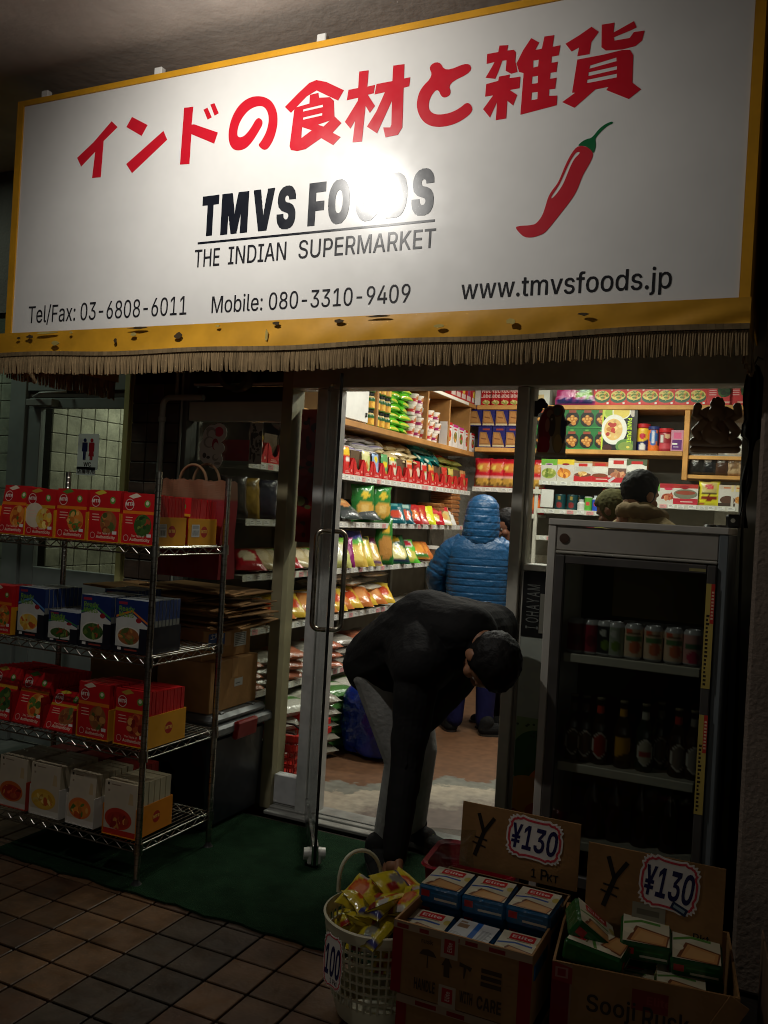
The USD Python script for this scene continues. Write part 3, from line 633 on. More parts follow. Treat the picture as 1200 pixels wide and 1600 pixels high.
# ================================================================== WIRE RACK AND WHAT IS ON IT
RX0, RX1, RY0, RY1 = -3.16, -2.235, 2.711, 3.172
RZ = [1.313, .883, .517, .157]
rk = thing('wire_rack', 'chrome wire shelving rack with four loaded shelves left of the door', 'shelving rack')
CH = L(176, 172, 162)
for x in (RX0, RX1):
    for y in (RY0, RY1):
        mb = MB(); mb.tube([(x, y, .03), (x, y, 1.61)], .0127, CH, 14)
        for k in range(62): mb.add(lathe([(.0127, -.0015), (.0133, 0), (.0127, .0015)], 12), CH * .6, False, rotm(loc=(x, y, .06 + k * .025)))
        pz = mb.build('post', 'chrome', rk)
        mb = MB(); mb.add(lathe([(0, 0), (.02, 0), (.022, .008), (.012, .02), (.008, .05), (0, .05)], 16), L(40, 40, 40), 40, rotm(loc=(x, y, 0))); mb.build('foot', 'plastic', pz)
for z in RZ:
    mb = MB()
    for dz, ins in ((0, 0), (-.028, 0)):
        for y in (RY0, RY1): mb.tube([(RX0 + .012, y, z + dz), (RX1 - .012, y, z + dz)], .0033, CH, 8)
        for x in (RX0, RX1): mb.tube([(x, RY0 + .012, z + dz), (x, RY1 - .012, z + dz)], .0033, CH, 8)
    for (p0, p1) in (((RX0, RY0), (RX1, RY0)), ((RX0, RY1), (RX1, RY1)), ((RX0, RY0), (RX0, RY1)), ((RX1, RY0), (RX1, RY1))):
        ln = math.dist(p0, p1); n = int(ln / .033)
        pts = [(p0[0] + (p1[0] - p0[0]) * t, p0[1] + (p1[1] - p0[1]) * t, z - (.026 if i % 2 else .002)) for i, t in enumerate(np.linspace(.02, .98, n))]
        for q0, q1 in zip(pts, pts[1:]): mb.add(tube([q0, q1], .0022, 6), CH, 60)
    for x in np.arange(RX0 + .025, RX1 - .01, .026): mb.tube([(x, RY0, z + .004), (x, RY1, z + .004)], .0016, CH, 5)
    for x in (RX0 + .3, RX0 + .62): mb.tube([(x, RY0, z - .004), (x, RY1, z - .004)], .003, CH, 6)
    for x in (RX0, RX1):
        for y in (RY0, RY1): mb.add(lathe([(.0135, -.034), (.0185, -.034), (.0175, .008), (.0135, .008)], 16), CH * .8, 40, rotm(loc=(x, y, z)))
    mb.build('wire_shelf', 'chrome', rk)


def carton_mesh(mb, w, d, h, col, art, side=None, top=None, sart=None):
    """A printed carton, front towards -y, standing on z = 0, centred in x, its front at y = 0."""
    col = np.asarray(col); side = col if side is None else np.asarray(side); top = side if top is None else np.asarray(top)
    base = sbox(0, 0, w, h)
    M = rotm(loc=(-w / 2, 0, 0))
    flat(mb, flatten(art, base, col), 'front', 0, None, M)
    def quad(p, c): mb.add(trimesh.Trimesh(p, [[0, 1, 2], [0, 2, 3]], process=False), c)
    x = w / 2
    quad([(x, d, 0), (-x, d, 0), (-x, d, h), (x, d, h)], side)
    quad([(-x, 0, h), (x, 0, h), (x, d, h), (-x, d, h)], top)
    quad([(-x, d, 0), (x, d, 0), (x, 0, 0), (-x, 0, 0)], side)
    if sart:
        for s in (-1, 1):
            M2 = rotm(0, 0, PI / 2, (x, 0, 0)) if s > 0 else rotm(0, 0, -PI / 2, (-x, d, 0))
            flat(mb, flatten(sart, sbox(0, 0, d, h), side), 'front', 0, None, M2)
    else:
        quad([(x, 0, 0), (x, d, 0), (x, d, h), (x, 0, h)], side); quad([(-x, d, 0), (-x, 0, 0), (-x, 0, h), (-x, d, h)], side)
    return mb


def mtr_art(w, h, seed, pal, top=RED, band=ORANGE):
    r = random.Random(seed); a = []
    a += [R(0, h * .62, w, h, RED * .95), R(0, h * .58, w, h * .64, L(210, 150, 40) if seed % 2 else ORANGE), R(0, 0, w, h * .58, RED)]
    if seed == 1: a += [E(w * .3, h * .42, w * .34, h * .26, L(222, 206, 180))]
    a += food(w * .64, h * .36, w * .27, h * .22, pal, 20, seed, .3)
    a += [E(w * .2, h * .76, w * .14, w * .14, L(224, 210, 200)), E(w * .2, h * .76, w * .125, w * .125, L(176, 20, 26)), tx('MTR', w * .2, h * .735, w * .085, L(236, 226, 214), 1, 800, 0, True)]
    a += [E(w * .75, h * .79, w * .09, w * .09, L(96, 150, 60)), E(w * .75, h * .8, w * .05, w * .05, L(226, 226, 190))]
    a += [P([(w * .15, h * .92), (w * .4, h * .99), (w * .55, h * .93), (w * .3, h * .88)], [L(230, 214, 190), L(190, 150, 60), L(90, 130, 50), L(210, 190, 60)][seed % 4])]
    for k in range(3): a += [R(w * .1, h * (.5 - k * .055), w * (.3 + .08 * r.random()), h * (.515 - k * .055), L(236, 190, 170))]
    a += [tx('The Taste of', w * .3, h * .13, w * .05, L(240, 214, 190), 1, 500), tx('Authenticity', w * .26, h * .05, w * .075, L(240, 214, 190), 1, 700), E(w * .14, h * .1, w * .08, w * .08, L(224, 190, 180)), E(w * .14, h * .1, w * .068, w * .068, L(190, 26, 30)), R(w * .78, h * .14, w * .92, h * .2, L(232, 226, 220))]
    return a


FP = {'orange': [L(220, 130, 50), L(190, 80, 30), L(230, 170, 90), L(90, 120, 50)], 'green': [L(60, 90, 40), L(40, 70, 34), L(110, 130, 60), L(150, 70, 40)], 'brown': [L(150, 90, 50), L(120, 60, 34), L(190, 130, 70), L(90, 100, 50)],
      'yellow': [L(226, 180, 70), L(210, 150, 50), L(240, 210, 120), L(200, 90, 40)], 'red': [L(170, 50, 34), L(200, 90, 50), L(130, 30, 24), L(220, 150, 80)], 'nuts': [L(210, 160, 80), L(170, 110, 50), L(230, 190, 120), L(120, 80, 40)]}


def mtr_tray(seed, pal, lean=0., trayc=L(216, 150, 30), w=.112, d=.175, h=.172, packs=RED, n=8, front=None, barcode=False):
    def make(t):
        r = random.Random(seed)
        mb = MB(); th = .003
        hs = h * .56
        mb.bb(-w / 2, w / 2, .0, d, 0, th, trayc); mb.bb(-w / 2, -w / 2 + th, .0, d, th, hs, trayc); mb.bb(w / 2 - th, w / 2, .0, d, th, hs, trayc); mb.bb(-w / 2 + th, w / 2 - th, d - th, d, th, hs, trayc)
        mb.add(lathe([(0, 0), (.0001, .0)], 3), trayc) if False else None
        flat(mb, [E(d * .55, hs * .55, .026, .026, L(170, 30, 30)), E(d * .55, hs * .55, .021, .021, trayc * .9)][:1] and flatten([E(d * .55, hs * .5, .024, .024, L(176, 40, 30)), tx('MTR', d * .55, hs * .46, .013, L(230, 190, 90), 1, 800, 0, True)], sbox(0, 0, d, hs), trayc), 'front', -.0006, None, rotm(0, 0, PI / 2, (w / 2, 0, 0)))
        mb.build('tray', 'printed_card', t)
        step = (d - .012) / n
        for i in range(n):
            hh = h * (1 - .006 * i) * r.uniform(.985, 1.0); mb = MB()
            a = (front or mtr_art)(w - .008, hh, seed, pal) if i == 0 else []
            carton_mesh(mb, w - .008, step * .86, hh - .004, packs, a, packs * .92, packs * 1.05)
            M = rotm(lean + r.uniform(-.012, .012), 0, r.uniform(-.02, .02), (0, .004 + i * step + (math.tan(lean) * 0), .004))
            for k in range(len(mb.v)): mb.v[k] = trimesh.transform_points(mb.v[k], M); mb.n[k] = mb.n[k] @ M[:3, :3].T
            mb.build('packet', 'printed_card', t)
        if barcode:
            mb = MB(); ws = .056; bars = [R(.006 + q, .006, .006 + q + r.uniform(.0008, .0022), .028, L(50, 50, 50)) for q in np.arange(0, ws - .014, .0032)] + [R(.006, .034 + k * .005, .05, .036 + k * .005, L(110, 110, 110)) for k in range(3)]
            flat(mb, flatten(bars, sbox(0, 0, ws, .052), L(196, 196, 196)), 'front', -.0012, None, rotm(0, 0, PI / 2, (w / 2, .02, .035))); mb.build('barcode_label', 'printed_card', t, 'white barcode sticker')
    return make


Z0 = RZ[0] + .006
row = [(0, 'orange'), (1, 'yellow'), (2, 'orange'), (3, 'brown'), (4, 'green')]
names = ['leftmost red ready meal tray on the top rack shelf, tilted back', 'red ready meal tray with a white curry picture on the top rack shelf', 'red ready meal tray with an orange curry picture on the top rack shelf', 'red ready meal tray with a brown bean picture on the top rack shelf', 'red ready meal tray with dark green vegetables on the top rack shelf']
for (s, pal), lb in zip(row, names):
    x = (-3.03, -2.865, -2.691, -2.514, -2.34)[s]
    put(f'mtr{s}', mtr_tray(s, FP[pal], -.16 if s == 0 else rs.uniform(-.03, .01), barcode=(s == 4), w=.168, h=.208 + rs.uniform(-.004, .006), d=.2, n=9), 'packet_tray', lb, 'packet tray', (x, RY0 + .012, Z0), (0, 0, rs.uniform(-.03, .02)), 'red ready meal trays on the rack')
for k, x in enumerate((-2.86, -2.69, -2.515)):
    put('mtrback', mtr_tray(6, FP['green'], 0.02, w=.165, h=.205, d=.2, n=9), 'packet_tray', 'yellow tray of red packets in the back row of the top rack shelf', 'packet tray', (x, RY0 + .235, Z0), (0, 0, rs.uniform(-.03, .03)), 'yellow back row trays on the top rack shelf')
put('mtrback2', mtr_tray(7, FP['green'], -.05, barcode=True, w=.165, h=.2, d=.2), 'packet_tray', 'yellow tray of loose red packets at the back right corner of the top rack shelf', 'packet tray', (-2.345, RY0 + .235, Z0), (0, 0, .03), 'yellow back row trays on the top rack shelf')


def navy_art(w, h, seed, pal):
    a = [R(0, h * .52, w, h, L(26, 44, 96)), P([(0, h * .62), (w * .5, h * .74), (w, h * .52), (w, 0), (0, 0)], L(196, 196, 190)), P([(0, h * .64), (w * .5, h * .77), (w, h * .56), (w, h * .6), (w * .5, h * .81), (0, h * .68)], [L(190, 190, 196), L(60, 130, 70), L(216, 120, 40), L(90, 140, 190)][seed % 4])]
    a += food(w * .42, h * .3, w * .34, h * .16, pal, 16, seed, .25, L(214, 210, 196)) + [E(w * .72, h * .62, w * .09, h * .05, L(150, 30, 40)), R(0, 0, w, h * .1, L(26, 26, 34)), R(w * .08, h * .03, w * .2, h * .08, WHITE), R(w * .3, h * .03, w * .7, h * .06, L(150, 60, 50)), R(w * .06, h * .9, w * .34, h * .95, L(150, 40, 60)), tx('Ready', w * .08, h * .77, w * .13, L(110, 150, 50), .9, 800), tx('Meals', w * .08, h * .66, w * .13, L(110, 150, 50), .9, 800)]
    return a


def navy_box(seed, pal, w=.135, d=.2, h=.178, n=8):
    def make(t):
        mb = MB(); tr = L(24, 24, 34)
        mb.bb(-w / 2, w / 2, 0, d, 0, .003, tr)
        for s in (-1, 1): mb.bb(s * w / 2 - .003 * (s > 0), s * w / 2 + .003 * (s < 0), 0, d, .003, h * .5, tr)
        mb.bb(w * .26, w / 2 - .0035, -.001, .002, .003, h * .48, tr)
        mb.build('tray', 'printed_card', t)
        st = (d - .006) / n
        for i in range(n):
            mb = MB(); sart = [R(.001, h * .6, st * .8, h * .97, L(40, 60, 110)), R(.001, h * .36, st * .8, h * .6, L(130, 130, 124))]
            carton_mesh(mb, w - .01, st * .94, h - .004 - .001 * (i % 3), L(196, 196, 190), navy_art(w - .01, h - .004, seed, pal) if i == 0 else [], L(40, 44, 60), L(150, 156, 160), sart)
            M = rotm(0, 0, 0, (0, .003 + i * st, .0035))
            for k in range(len(mb.v)): mb.v[k] = mb.v[k] + M[:3, 3]
            mb.build('packet', 'printed_card', t)
    return make


Z1 = RZ[1] + .006
for x, s, pal, lb in [(-2.896, 0, 'yellow', 'navy ready meal boxes with yellow dal picture, leftmost blue tray on the second rack shelf'), (-2.705, 1, 'green', 'navy ready meal boxes with green soup picture, low in a tray on second shelf'), (-2.53, 1.2, 'green', 'navy ready meal boxes with a green striped front next to the rightmost tray'), (-2.345, 2, 'brown', 'navy ready meal boxes with an orange swoosh, rightmost on the second rack shelf')]:
    s_ = int(s * 10)
    put(f'navy{s_}', navy_box({0: 3, 10: 5, 12: 1, 20: 2}[s_], FP[pal], h=.212 if s_ != 10 else .13, w=.166, d=.21, n=9), 'meal_box_tray', lb, 'meal boxes', (x, RY0 + .015 + (.01 if s_ == 0 else 0), Z1), (0, 0, -.03 if s_ == 0 else .01), 'navy ready meal boxes on the second shelf')
put('navyb', navy_box(7, FP['yellow'], h=.215, w=.17, d=.19), 'meal_box_tray', 'navy ready meal boxes behind the front row of the second rack shelf', 'meal boxes', (-2.62, RY0 + .25, Z1), (0, 0, .05), 'navy ready meal boxes on the second shelf')
put('mtrsec', mtr_tray(8, FP['orange'], 0, w=.13, h=.21, d=.2), 'packet_tray', 'red ready meal tray at the left end of the second rack shelf', 'packet tray', (-3.065, RY0 + .02, Z1), (0, 0, 0))

Z2 = RZ[2] + .006
for x, s, ln, pal, lb in [(-3.06, 9, -.25, 'green', 'red packets leaning far back at the left end of the third rack shelf'), (-2.885, 10, -.3, 'orange', 'red packets with an orange dish leaning back on the third rack shelf'), (-2.705, 11, -.4, 'brown', 'red packets in a low tray slumping back on the third rack shelf'), (-2.52, 12, 0, 'brown', 'upright red packets with a brown stew picture on the third rack shelf'), (-2.325, 13, 0, 'red', 'upright red packets with a round curry bowl, rightmost on the third rack shelf')]:
    put(f'mtr3_{s}', mtr_tray(s, FP[pal], ln, w=.168, d=.24, n=10, h=.225 if ln > -.35 else .17, trayc=L(216, 150, 30) if ln == 0 else L(150, 24, 24)), 'packet_tray', lb, 'packet tray', (x, RY0 + .02, Z2), (0, 0, .0), 'red packet trays on the third shelf')


def white_art(w, h, seed, pal):
    c = [L(200, 100, 40), L(220, 170, 60), L(216, 110, 50), L(190, 60, 40)][seed % 4]
    a = [R(0, h * .02, w, h, L(200, 186, 164)), E(w * .45, h * .3, w * .42, h * .2, c)] + food(w * .45, h * .28, w * .34, h * .15, pal, 14, seed, .3)
    a += [R(w * .08, h * .9, w * .14, h * .95, L(60, 50, 40)), R(w * .2, h * .91, w * .5, h * .93, L(140, 120, 100)), R(w * .1, h * .78, w * .16, h * .82, L(150, 130, 110)), P([(w * .74, h * .6), (w * .9, h * .6), (w * .88, h * .8), (w * .78, h * .82)], L(196, 170, 130)), R(0, 0, w, h * .1, [L(216, 206, 196), L(220, 214, 200), L(214, 206, 196), L(196, 50, 30)][seed % 4])]
    return a


Z3 = RZ[3] + .006
for x, s, pal, lb, tc in [(-2.94, 16, 'red', 'white packets with a dark curry bowl at the left end of the bottom rack shelf', L(170, 60, 40)), (-2.755, 17, 'yellow', 'white packets with a yellow band in a white tray on the bottom rack shelf', L(206, 200, 190)), (-2.56, 18, 'orange', 'white packets with an orange bowl leaning in a white tray on the bottom rack shelf', L(206, 200, 190)), (-2.35, 19, 'red', 'white packets with red chilli heap in orange tray, rightmost on the bottom rack shelf', L(216, 130, 30))]:
    put(f'wh{s}', mtr_tray(s, FP[pal], -.05 if s == 18 else 0, trayc=tc, w=.166 if s != 18 else .15, d=.23, h=.215, packs=L(190, 176, 148), n=6, front=white_art), 'packet_tray', lb, 'packet tray', (x, RY0 + .02 - (.0 if s != 19 else .005), Z3), (0, 0, .03 if s == 19 else 0), 'white packet trays on the bottom shelf')
for k, x in enumerate((-2.94, -2.76, -2.56)):
    put('whback', mtr_tray(21, FP['red'], .04, trayc=L(110, 30, 30), w=.16, d=.18, h=.19, packs=L(150, 40, 34), n=6), 'packet_tray', 'dark red packets in the back row of the bottom rack shelf', 'packet tray', (x, RY0 + .25, Z3), (0, 0, .02), 'dark red trays at the back of the bottom shelf')


# paper carrier bag, flattened cardboard, cartons and the tool box behind the rack
bg = thing('paper_bag', 'big dark red and brown paper carrier bag with cord handles behind the rack', 'bag', (-2.47, 3.28, 1.16))
def bagmesh(w, d, h, c1, c2, split):
    mb = MB(); v, f, cc = [], [], []
    nx, nz = 14, 40
    ring = [(x, -d / 2) for x in np.linspace(-w / 2, w / 2, nx)] + [(w / 2, y) for y in np.linspace(-d / 2, d / 2, 5)[1:]] + [(x, d / 2) for x in np.linspace(w / 2, -w / 2, nx)[1:]] + [(-w / 2, y) for y in np.linspace(d / 2, -d / 2, 5)[1:-1]]
    m = len(ring)
    for k in range(nz + 1):
        t = k / nz
        for i, (x, y) in enumerate(ring):
            s = 1 - .06 * (1 - t); yy = y * (1 - .35 * t * (abs(x) / (w / 2)) ** 2) + .006 * math.sin(x * 40 + t * 9)
            v.append((x * s, yy, t * h + .006 * math.sin(i * 1.7) * (t > .95))); cc.append(c2 if t > split else c1)
    for k in range(nz):
        for i in range(m):
            j = (i + 1) % m; f += [[k * m + i, k * m + j, (k + 1) * m + j], [k * m + i, (k + 1) * m + j, (k + 1) * m + i]]
    mb.add(trimesh.Trimesh(v, f, process=False), np.array(cc), False); return mb
bagmesh(.36, .13, .44, L(128, 24, 30), L(120, 84, 62), .8).build('body', 'printed_card', bg)
for s, hh in ((-1, .08), (1, .09)):
    mb = MB(); mb.tube([(-.07 + .0, s * .05, .43)] + [(.075 * math.cos(t), s * .05, .43 + hh * math.sin(t)) for t in np.linspace(PI, 0, 12)], .0065, L(120, 92, 66), 8); mb.build('handle', 'cloth', bg)

pile = [(-2.58, 3.42, .93, .62, .42, .06), (-2.62, 3.40, .945, .7, .40, -.05), (-2.55, 3.44, .96, .66, .38, .12), (-2.6, 3.41, .975, .72, .42, .0), (-2.66, 3.42, .99, .6, .40, .18), (-2.52, 3.42, 1.005, .64, .36, -.1), (-2.6, 3.38, 1.022, .74, .42, .05), (-2.5, 3.42, 1.04, .56, .4, .16), (-2.72, 3.36, 1.07, .66, .36, -.06), (-2.48, 3.4, 1.10, .5, .38, .1)]
for i, (x, y, z, w, d, r) in enumerate(pile):
    t = thing('cardboard_sheet', 'flattened brown cardboard carton lying in the pile behind the rack' if i < 9 else 'topmost flattened brown carton of the pile behind the rack', 'cardboard', (x, y, z), (rs.uniform(-.03, .03), rs.uniform(-.02, .05), r), 'flattened cartons behind the rack' if i < 9 else None)
    mb = MB(); k = CARD * rs.uniform(.6, .95)
    mb.add(rbox((w, d, .007), .002), k); mb.build('sheet', 'brown_card', t)
    mb = MB(); mb.add(rbox((w * .9, d * .3, .006), .002), k * 1.08, False, rotm(.05, 0, 0, (.02, -d * .36, .008))); mb.build('flap', 'brown_card', t)


def carton(name, label, loc, rot, w, d, h, col=CARD, extra=None, group=None, tape=True):
    t = thing(name, label, 'carton', loc, rot, group)
    mb = MB(); mb.add(rbox((w, d, h), .004), col, False, rotm(loc=(0, 0, h / 2))); mb.build('body', 'brown_card', t)
    if tape: mb = MB(); mb.bb(-w / 2 - .0008, w / 2 + .0008, -.025, .025, h - .0, h + .0009, col * 1.15); mb.bb(w / 2, w / 2 + .0009, -.025, .025, h - .09, h + .0005, col * 1.15); mb.build('tape', 'plastic', t)
    if extra: extra(t, w, d, h)
    return t
def ex1(t, w, d, h):
    mb = MB(); M = rotm(0, 0, PI / 2, (w / 2, -d / 2, 0))
    flat(mb, flatten([cjk('土', .055, h * .66, .03, WHITE), cjk('曜', .088, h * .66, .03, WHITE), cjk('日', .122, h * .66, .03, WHITE), R(.06, h * .5, .11, h * .53, WHITE)], sbox(.04, h * .44, .165, h * .84), L(36, 80, 150)), 'front', -.0012, None, M); mb.build('blue_label', 'printed_card', t)
    mb = MB(); flat(mb, flatten([R(.25, h * k, .33, h * (k + .025), L(80, 80, 80)) for k in np.arange(.35, .72, .06)], sbox(.24, h * .3, .34, h * .76), L(196, 196, 190)), 'front', -.0012, None, M); mb.build('white_label', 'printed_card', t)
def ex2(t, w, d, h):
    mb = MB(); flat(mb, flatten([R(.21, h * .47, .25, h * .49, L(90, 90, 90))], sbox(.2, h * .42, .27, h * .58), L(200, 200, 196)), 'front', -.0012, None, rotm(0, 0, PI / 2, (w / 2, -d / 2, 0))); mb.build('white_label', 'printed_card', t)
TBX = -2.52
carton('cardboard_box', 'brown carton standing on the grey tool box lid beside the door post', (-2.52, 3.5, .535), (0, 0, .02), .3, .4, .235, CARD * 1.3, ex2)
carton('cardboard_box', 'brown carton with blue label, upper one on the tool box stack', (-2.56, 3.49, .772), (0, 0, -.02), .3, .38, .145, CARD * 1.25, ex1)
carton('cardboard_box', 'dark brown carton standing behind the second rack shelf', (-2.9, 3.5, .0), (0, 0, .03), .36, .4, .9, CARD * .7)
tb = thing('tool_box', 'large black storage trunk with grey lid and red latch beside the door', 'storage trunk', (-2.5, 3.5, .0))
mb = MB(); b = rbox((.36, .46, .43), .02); b.vertices[:, :2] *= 1 - .1 * (.215 - b.vertices[:, 2:3]) / .43; mb.add(b, L(24, 28, 34), False, rotm(loc=(0, 0, .225))); mb.build('body', 'plastic', tb)
mb = MB(); mb.add(rbox((.41, .51, .05), .012), L(110, 112, 112), False, rotm(loc=(0, 0, .465))); mb.add(rbox((.36, .46, .045), .018), L(104, 106, 106), False, rotm(loc=(0, 0, .51))); lid = mb.build('lid', 'plastic', tb)
for y in (-.13, .13): mb = MB(); mb.add(rbox((.33, .03, .012), .004), L(96, 98, 98), False, rotm(loc=(0, y, .534))); mb.build('rib', 'plastic', lid)
mb = MB(); mb.add(rbox((.03, .17, .085), .008), L(150, 34, 32), False, rotm(0, .12, 0, (.208, -.0, .452))); mb.build('latch', 'plastic', tb)

# ================================================================== INSIDE THE SHOP
ZL = dict(A=1.732, B=1.425, C=1.127, D=.83, E=.48, F=.12)
WOOD = L(176, 126, 70)
LIPC = L(206, 204, 192)
# lamps on the shop ceiling
TUBE = 12.0
for k, (x, y) in enumerate(((-1.5, 4.9), (-1.5, 6.5))):
    lt = thing('ceiling_lamp', ['fluorescent ceiling lamp inside the shop near the door', 'fluorescent ceiling lamp inside the shop near the back wall'][k], 'ceiling lamp', (x, y, 2.86))
    mb = MB(); mb.add(rbox((1.3, .18, .05), .01), L(220, 220, 216)); mb.build('housing', 'plastic', lt)
    rl = UsdLux.RectLight.Define(stage, lt + '/tube'); rl.CreateWidthAttr(1.2); rl.CreateHeightAttr(.12); rl.CreateNormalizeAttr(True); rl.CreateIntensityAttr(TUBE); rl.CreateColorAttr(Gf.Vec3f(1., .975, .86)); rl.AddTranslateOp().Set((0, 0, -.03))


def tags(mb_parent, along, lo, hi, front, z, seed, name='price_tag', every=.085):
    r = random.Random(seed); s = lo + .03
    while s < hi - .05:
        w = r.choice([.05, .055, .06]); k = L(226, 226, 220) if r.random() < .86 else L(220, 150, 150)
        mb = MB(); art = [R(.006, .018, w * .6, .022, L(120, 120, 120)), R(.006, .009, w * .8, .012, L(150, 150, 150))]
        M = rotm(0, 0, PI / 2, (front + .0028, s, z - .031)) if along == 'y' else rotm(0, 0, 0, (s, front - .0028, z - .031))
        flat(mb, flatten(art, sbox(0, 0, w, .028), k), 'front', 0, None, M); mb.build(name, 'printed_card', mb_parent)
        s += w + r.choice([.012, .03, .045, .02])


gl = thing('wall_shelving', 'long metal gondola shelving with price strips along the left wall of the shop', 'shelving')
part('back_panel', 'matte_paint', gl, (-2.998, -2.98, FY + .12, 7.36, .1, 2.06), col=L(120, 112, 98))
for y in (FY + .13, 4.75, 5.65, 6.55, 7.35): part('upright', 'matte_paint', gl, (-2.979, -2.955, y - .02, y + .02, .1, 2.06), col=L(150, 146, 136))
for i, (k, z) in enumerate(ZL.items()):
    part('shelf', 'matte_paint', gl, (-2.953, LX, FY + .11, 7.4, z - .022, z), col=L(170, 166, 154))
    part('price_strip', 'plastic', gl, (LX + .0005, LX + .002, FY + .11, 7.4, z - .034, z + .004), col=LIPC, ch=0)
    if k in 'ABCDE': tags(gl, 'y', FY + .12, 7.4, LX + .0005, z, i)
# wooden shelves above the gondola and round the corner
ws = thing('wooden_wall_shelf', 'wooden shelf unit above the metal shelving on the left wall', 'shelf')
for z, w in ((2.085, .04), (2.505, .035)):
    part('shelf_board', 'wood', ws, (-2.995, LX + .01, FY + .3, BY + .02, z - w, z), col=WOOD)
part('white_edge', 'plastic', ws, (LX + .011, LX + .016, 5.9, 7.2, 2.474, 2.5), col=L(220, 218, 206))
for y in (4.86, 5.42, 6.32, 6.8, 7.3): part('divider', 'wood', ws, (-2.995, LX, y - .012, y + .012, 2.087, 2.468), col=WOOD * .85)
part('back_board', 'wood', ws, (-2.999, -2.9965, FY + .3, BY, 2.09, 2.9), col=WOOD * .7)

bs = thing('back_wall_shelving', 'wooden and white metal shelves on the back wall of the shop', 'shelving')
def bx(u, v): return at(u, v, 1, BY)[0]
for z, x0, x1 in ((2.13, LX + .02, -.835), (2.505, LX + .02, .59)): part('shelf_board', 'wood', bs, (x0, x1, BY, 7.79, z - .038, z), col=L(204, 150, 82))
for z, x0, x1 in ((2.1, -.815, .59), (1.945, -.815, .59)): part('jar_shelf', 'wood', bs, (x0, x1, BY + .01, 7.79, z - .03, z), col=L(214, 160, 88))
part('post', 'wood', bs, (-.833, -.792, BY - .004, BY + .05, 1.9, 2.462), col=L(210, 152, 80))
lips = [(1.775, LX + .02, -1.98, 0), (1.855, -2.0, -1.22, 1), (1.612, -2.0, -1.32, 2), (1.70, -1.02, .59, 3), (1.56, LX + .02, -2.02, 4), (1.38, -2.0, .59, 5), (1.1, LX + .02, .59, 6), (.7, LX + .02, .59, 7), (.3, LX + .02, .59, 8)]
for z, x0, x1, k in lips:
    part('metal_shelf', 'matte_paint', bs, (x0, x1, BY + .002, 7.79, z - .022, z), col=L(196, 192, 180))
    part('price_strip', 'plastic', bs, (x0, x1, BY - .002, BY + .001, z - .036, z + .004), col=LIPC, ch=0)
    tags(bs, 'x', x0, x1, BY - .002, z, 20 + k)
part('white_panel', 'matte_paint', bs, (-1.4, -.835, 7.765, 7.79, 2.132, 2.34), col=L(214, 210, 196))
part('grey_panel', 'matte_paint', bs, (-2.6, -.6, 7.792, 7.799, 1.2, 2.47), col=L(120, 116, 104))
for x in (-2.02, -1.1): part('upright', 'matte_paint', bs, (x - .015, x + .015, BY + .01, BY + .04, .05, 1.92 if x > -1.5 else 1.8), col=L(206, 202, 190))


# ---------------------------------------------------------------- packets, pouches, jars
def pouch_mesh(mb, w, h, t, art, base, back=None, seed=0, nx=12, nz=14, crinkle=.003):
    """A filled plastic pouch standing on z = 0, facing -y."""
    v, c, f = [], [], []
    X, Z = np.meshgrid(np.linspace(0, 1, nx + 1), np.linspace(0, 1, nz + 1), indexing='ij')
    a = (1 - np.abs(2 * X - 1) ** 2.6) * (1 - np.abs(2 * Z - 1) ** 3.2)
    nz_ = meshkit.noise(np.stack([X * 5 + seed * 3.1, Z * 6, np.full_like(X, seed * .7)], -1)) - .5
    b = t / 2 * np.sqrt(np.maximum(a, 0)) + crinkle * nz_ * np.minimum(1, a * 4 + .25)
    pull = 1 - .05 * np.sqrt(np.maximum(1 - np.abs(2 * Z - 1) ** 2, 0))
    px = (X - .5) * w * pull + (meshkit.noise(np.stack([Z * 7, X * 0 + seed * 1.7 + np.sign(X - .5) * 3, X * 0], -1)) - .5) * w * .07 * np.abs(2 * X - 1)
    Z = Z + (meshkit.noise(np.stack([X * 6, X * 0 + seed * 2.3, Z * 2], -1)) - .5) * .04 * (Z > .5)
    front = np.stack([px, -np.maximum(b, .0008), Z * h], -1).reshape(-1, 3); rear = np.stack([px, np.maximum(b, .0008), Z * h], -1).reshape(-1, 3)
    cf = hit(art, base, (X * w).ravel(), (Z * h).ravel()); cr = np.tile(np.asarray(back if back is not None else base), (len(rear), 1))
    m = nz + 1
    for i in range(nx):
        for k in range(nz):
            p = i * m + k; f += [[p, p + m, p + m + 1], [p, p + m + 1, p + 1]]
    f = np.array(f)
    mb.add(trimesh.Trimesh(front, f, process=False), cf, True); mb.add(trimesh.Trimesh(rear, f[:, ::-1], process=False), cr, True)
    return mb


def pouch(key, name, label, cat, loc, rot, w, h, t, art, base, group=None, back=None, matn='glossy_pouch', seed=0):
    def make(p): pouch_mesh(MB(), w, h, t, art, base, back, seed).build('pouch', matn, p)
    return put(key, make, name, label, cat, loc, rot, group)


def cbox(key, name, label, cat, loc, rot, w, d, h, col, art, group=None, side=None, top=None):
    def make(p): carton_mesh(MB(), w, d, h, col, art, side, top).build('carton', 'printed_card', p)
    return put(key, make, name, label, cat, loc, rot, group)


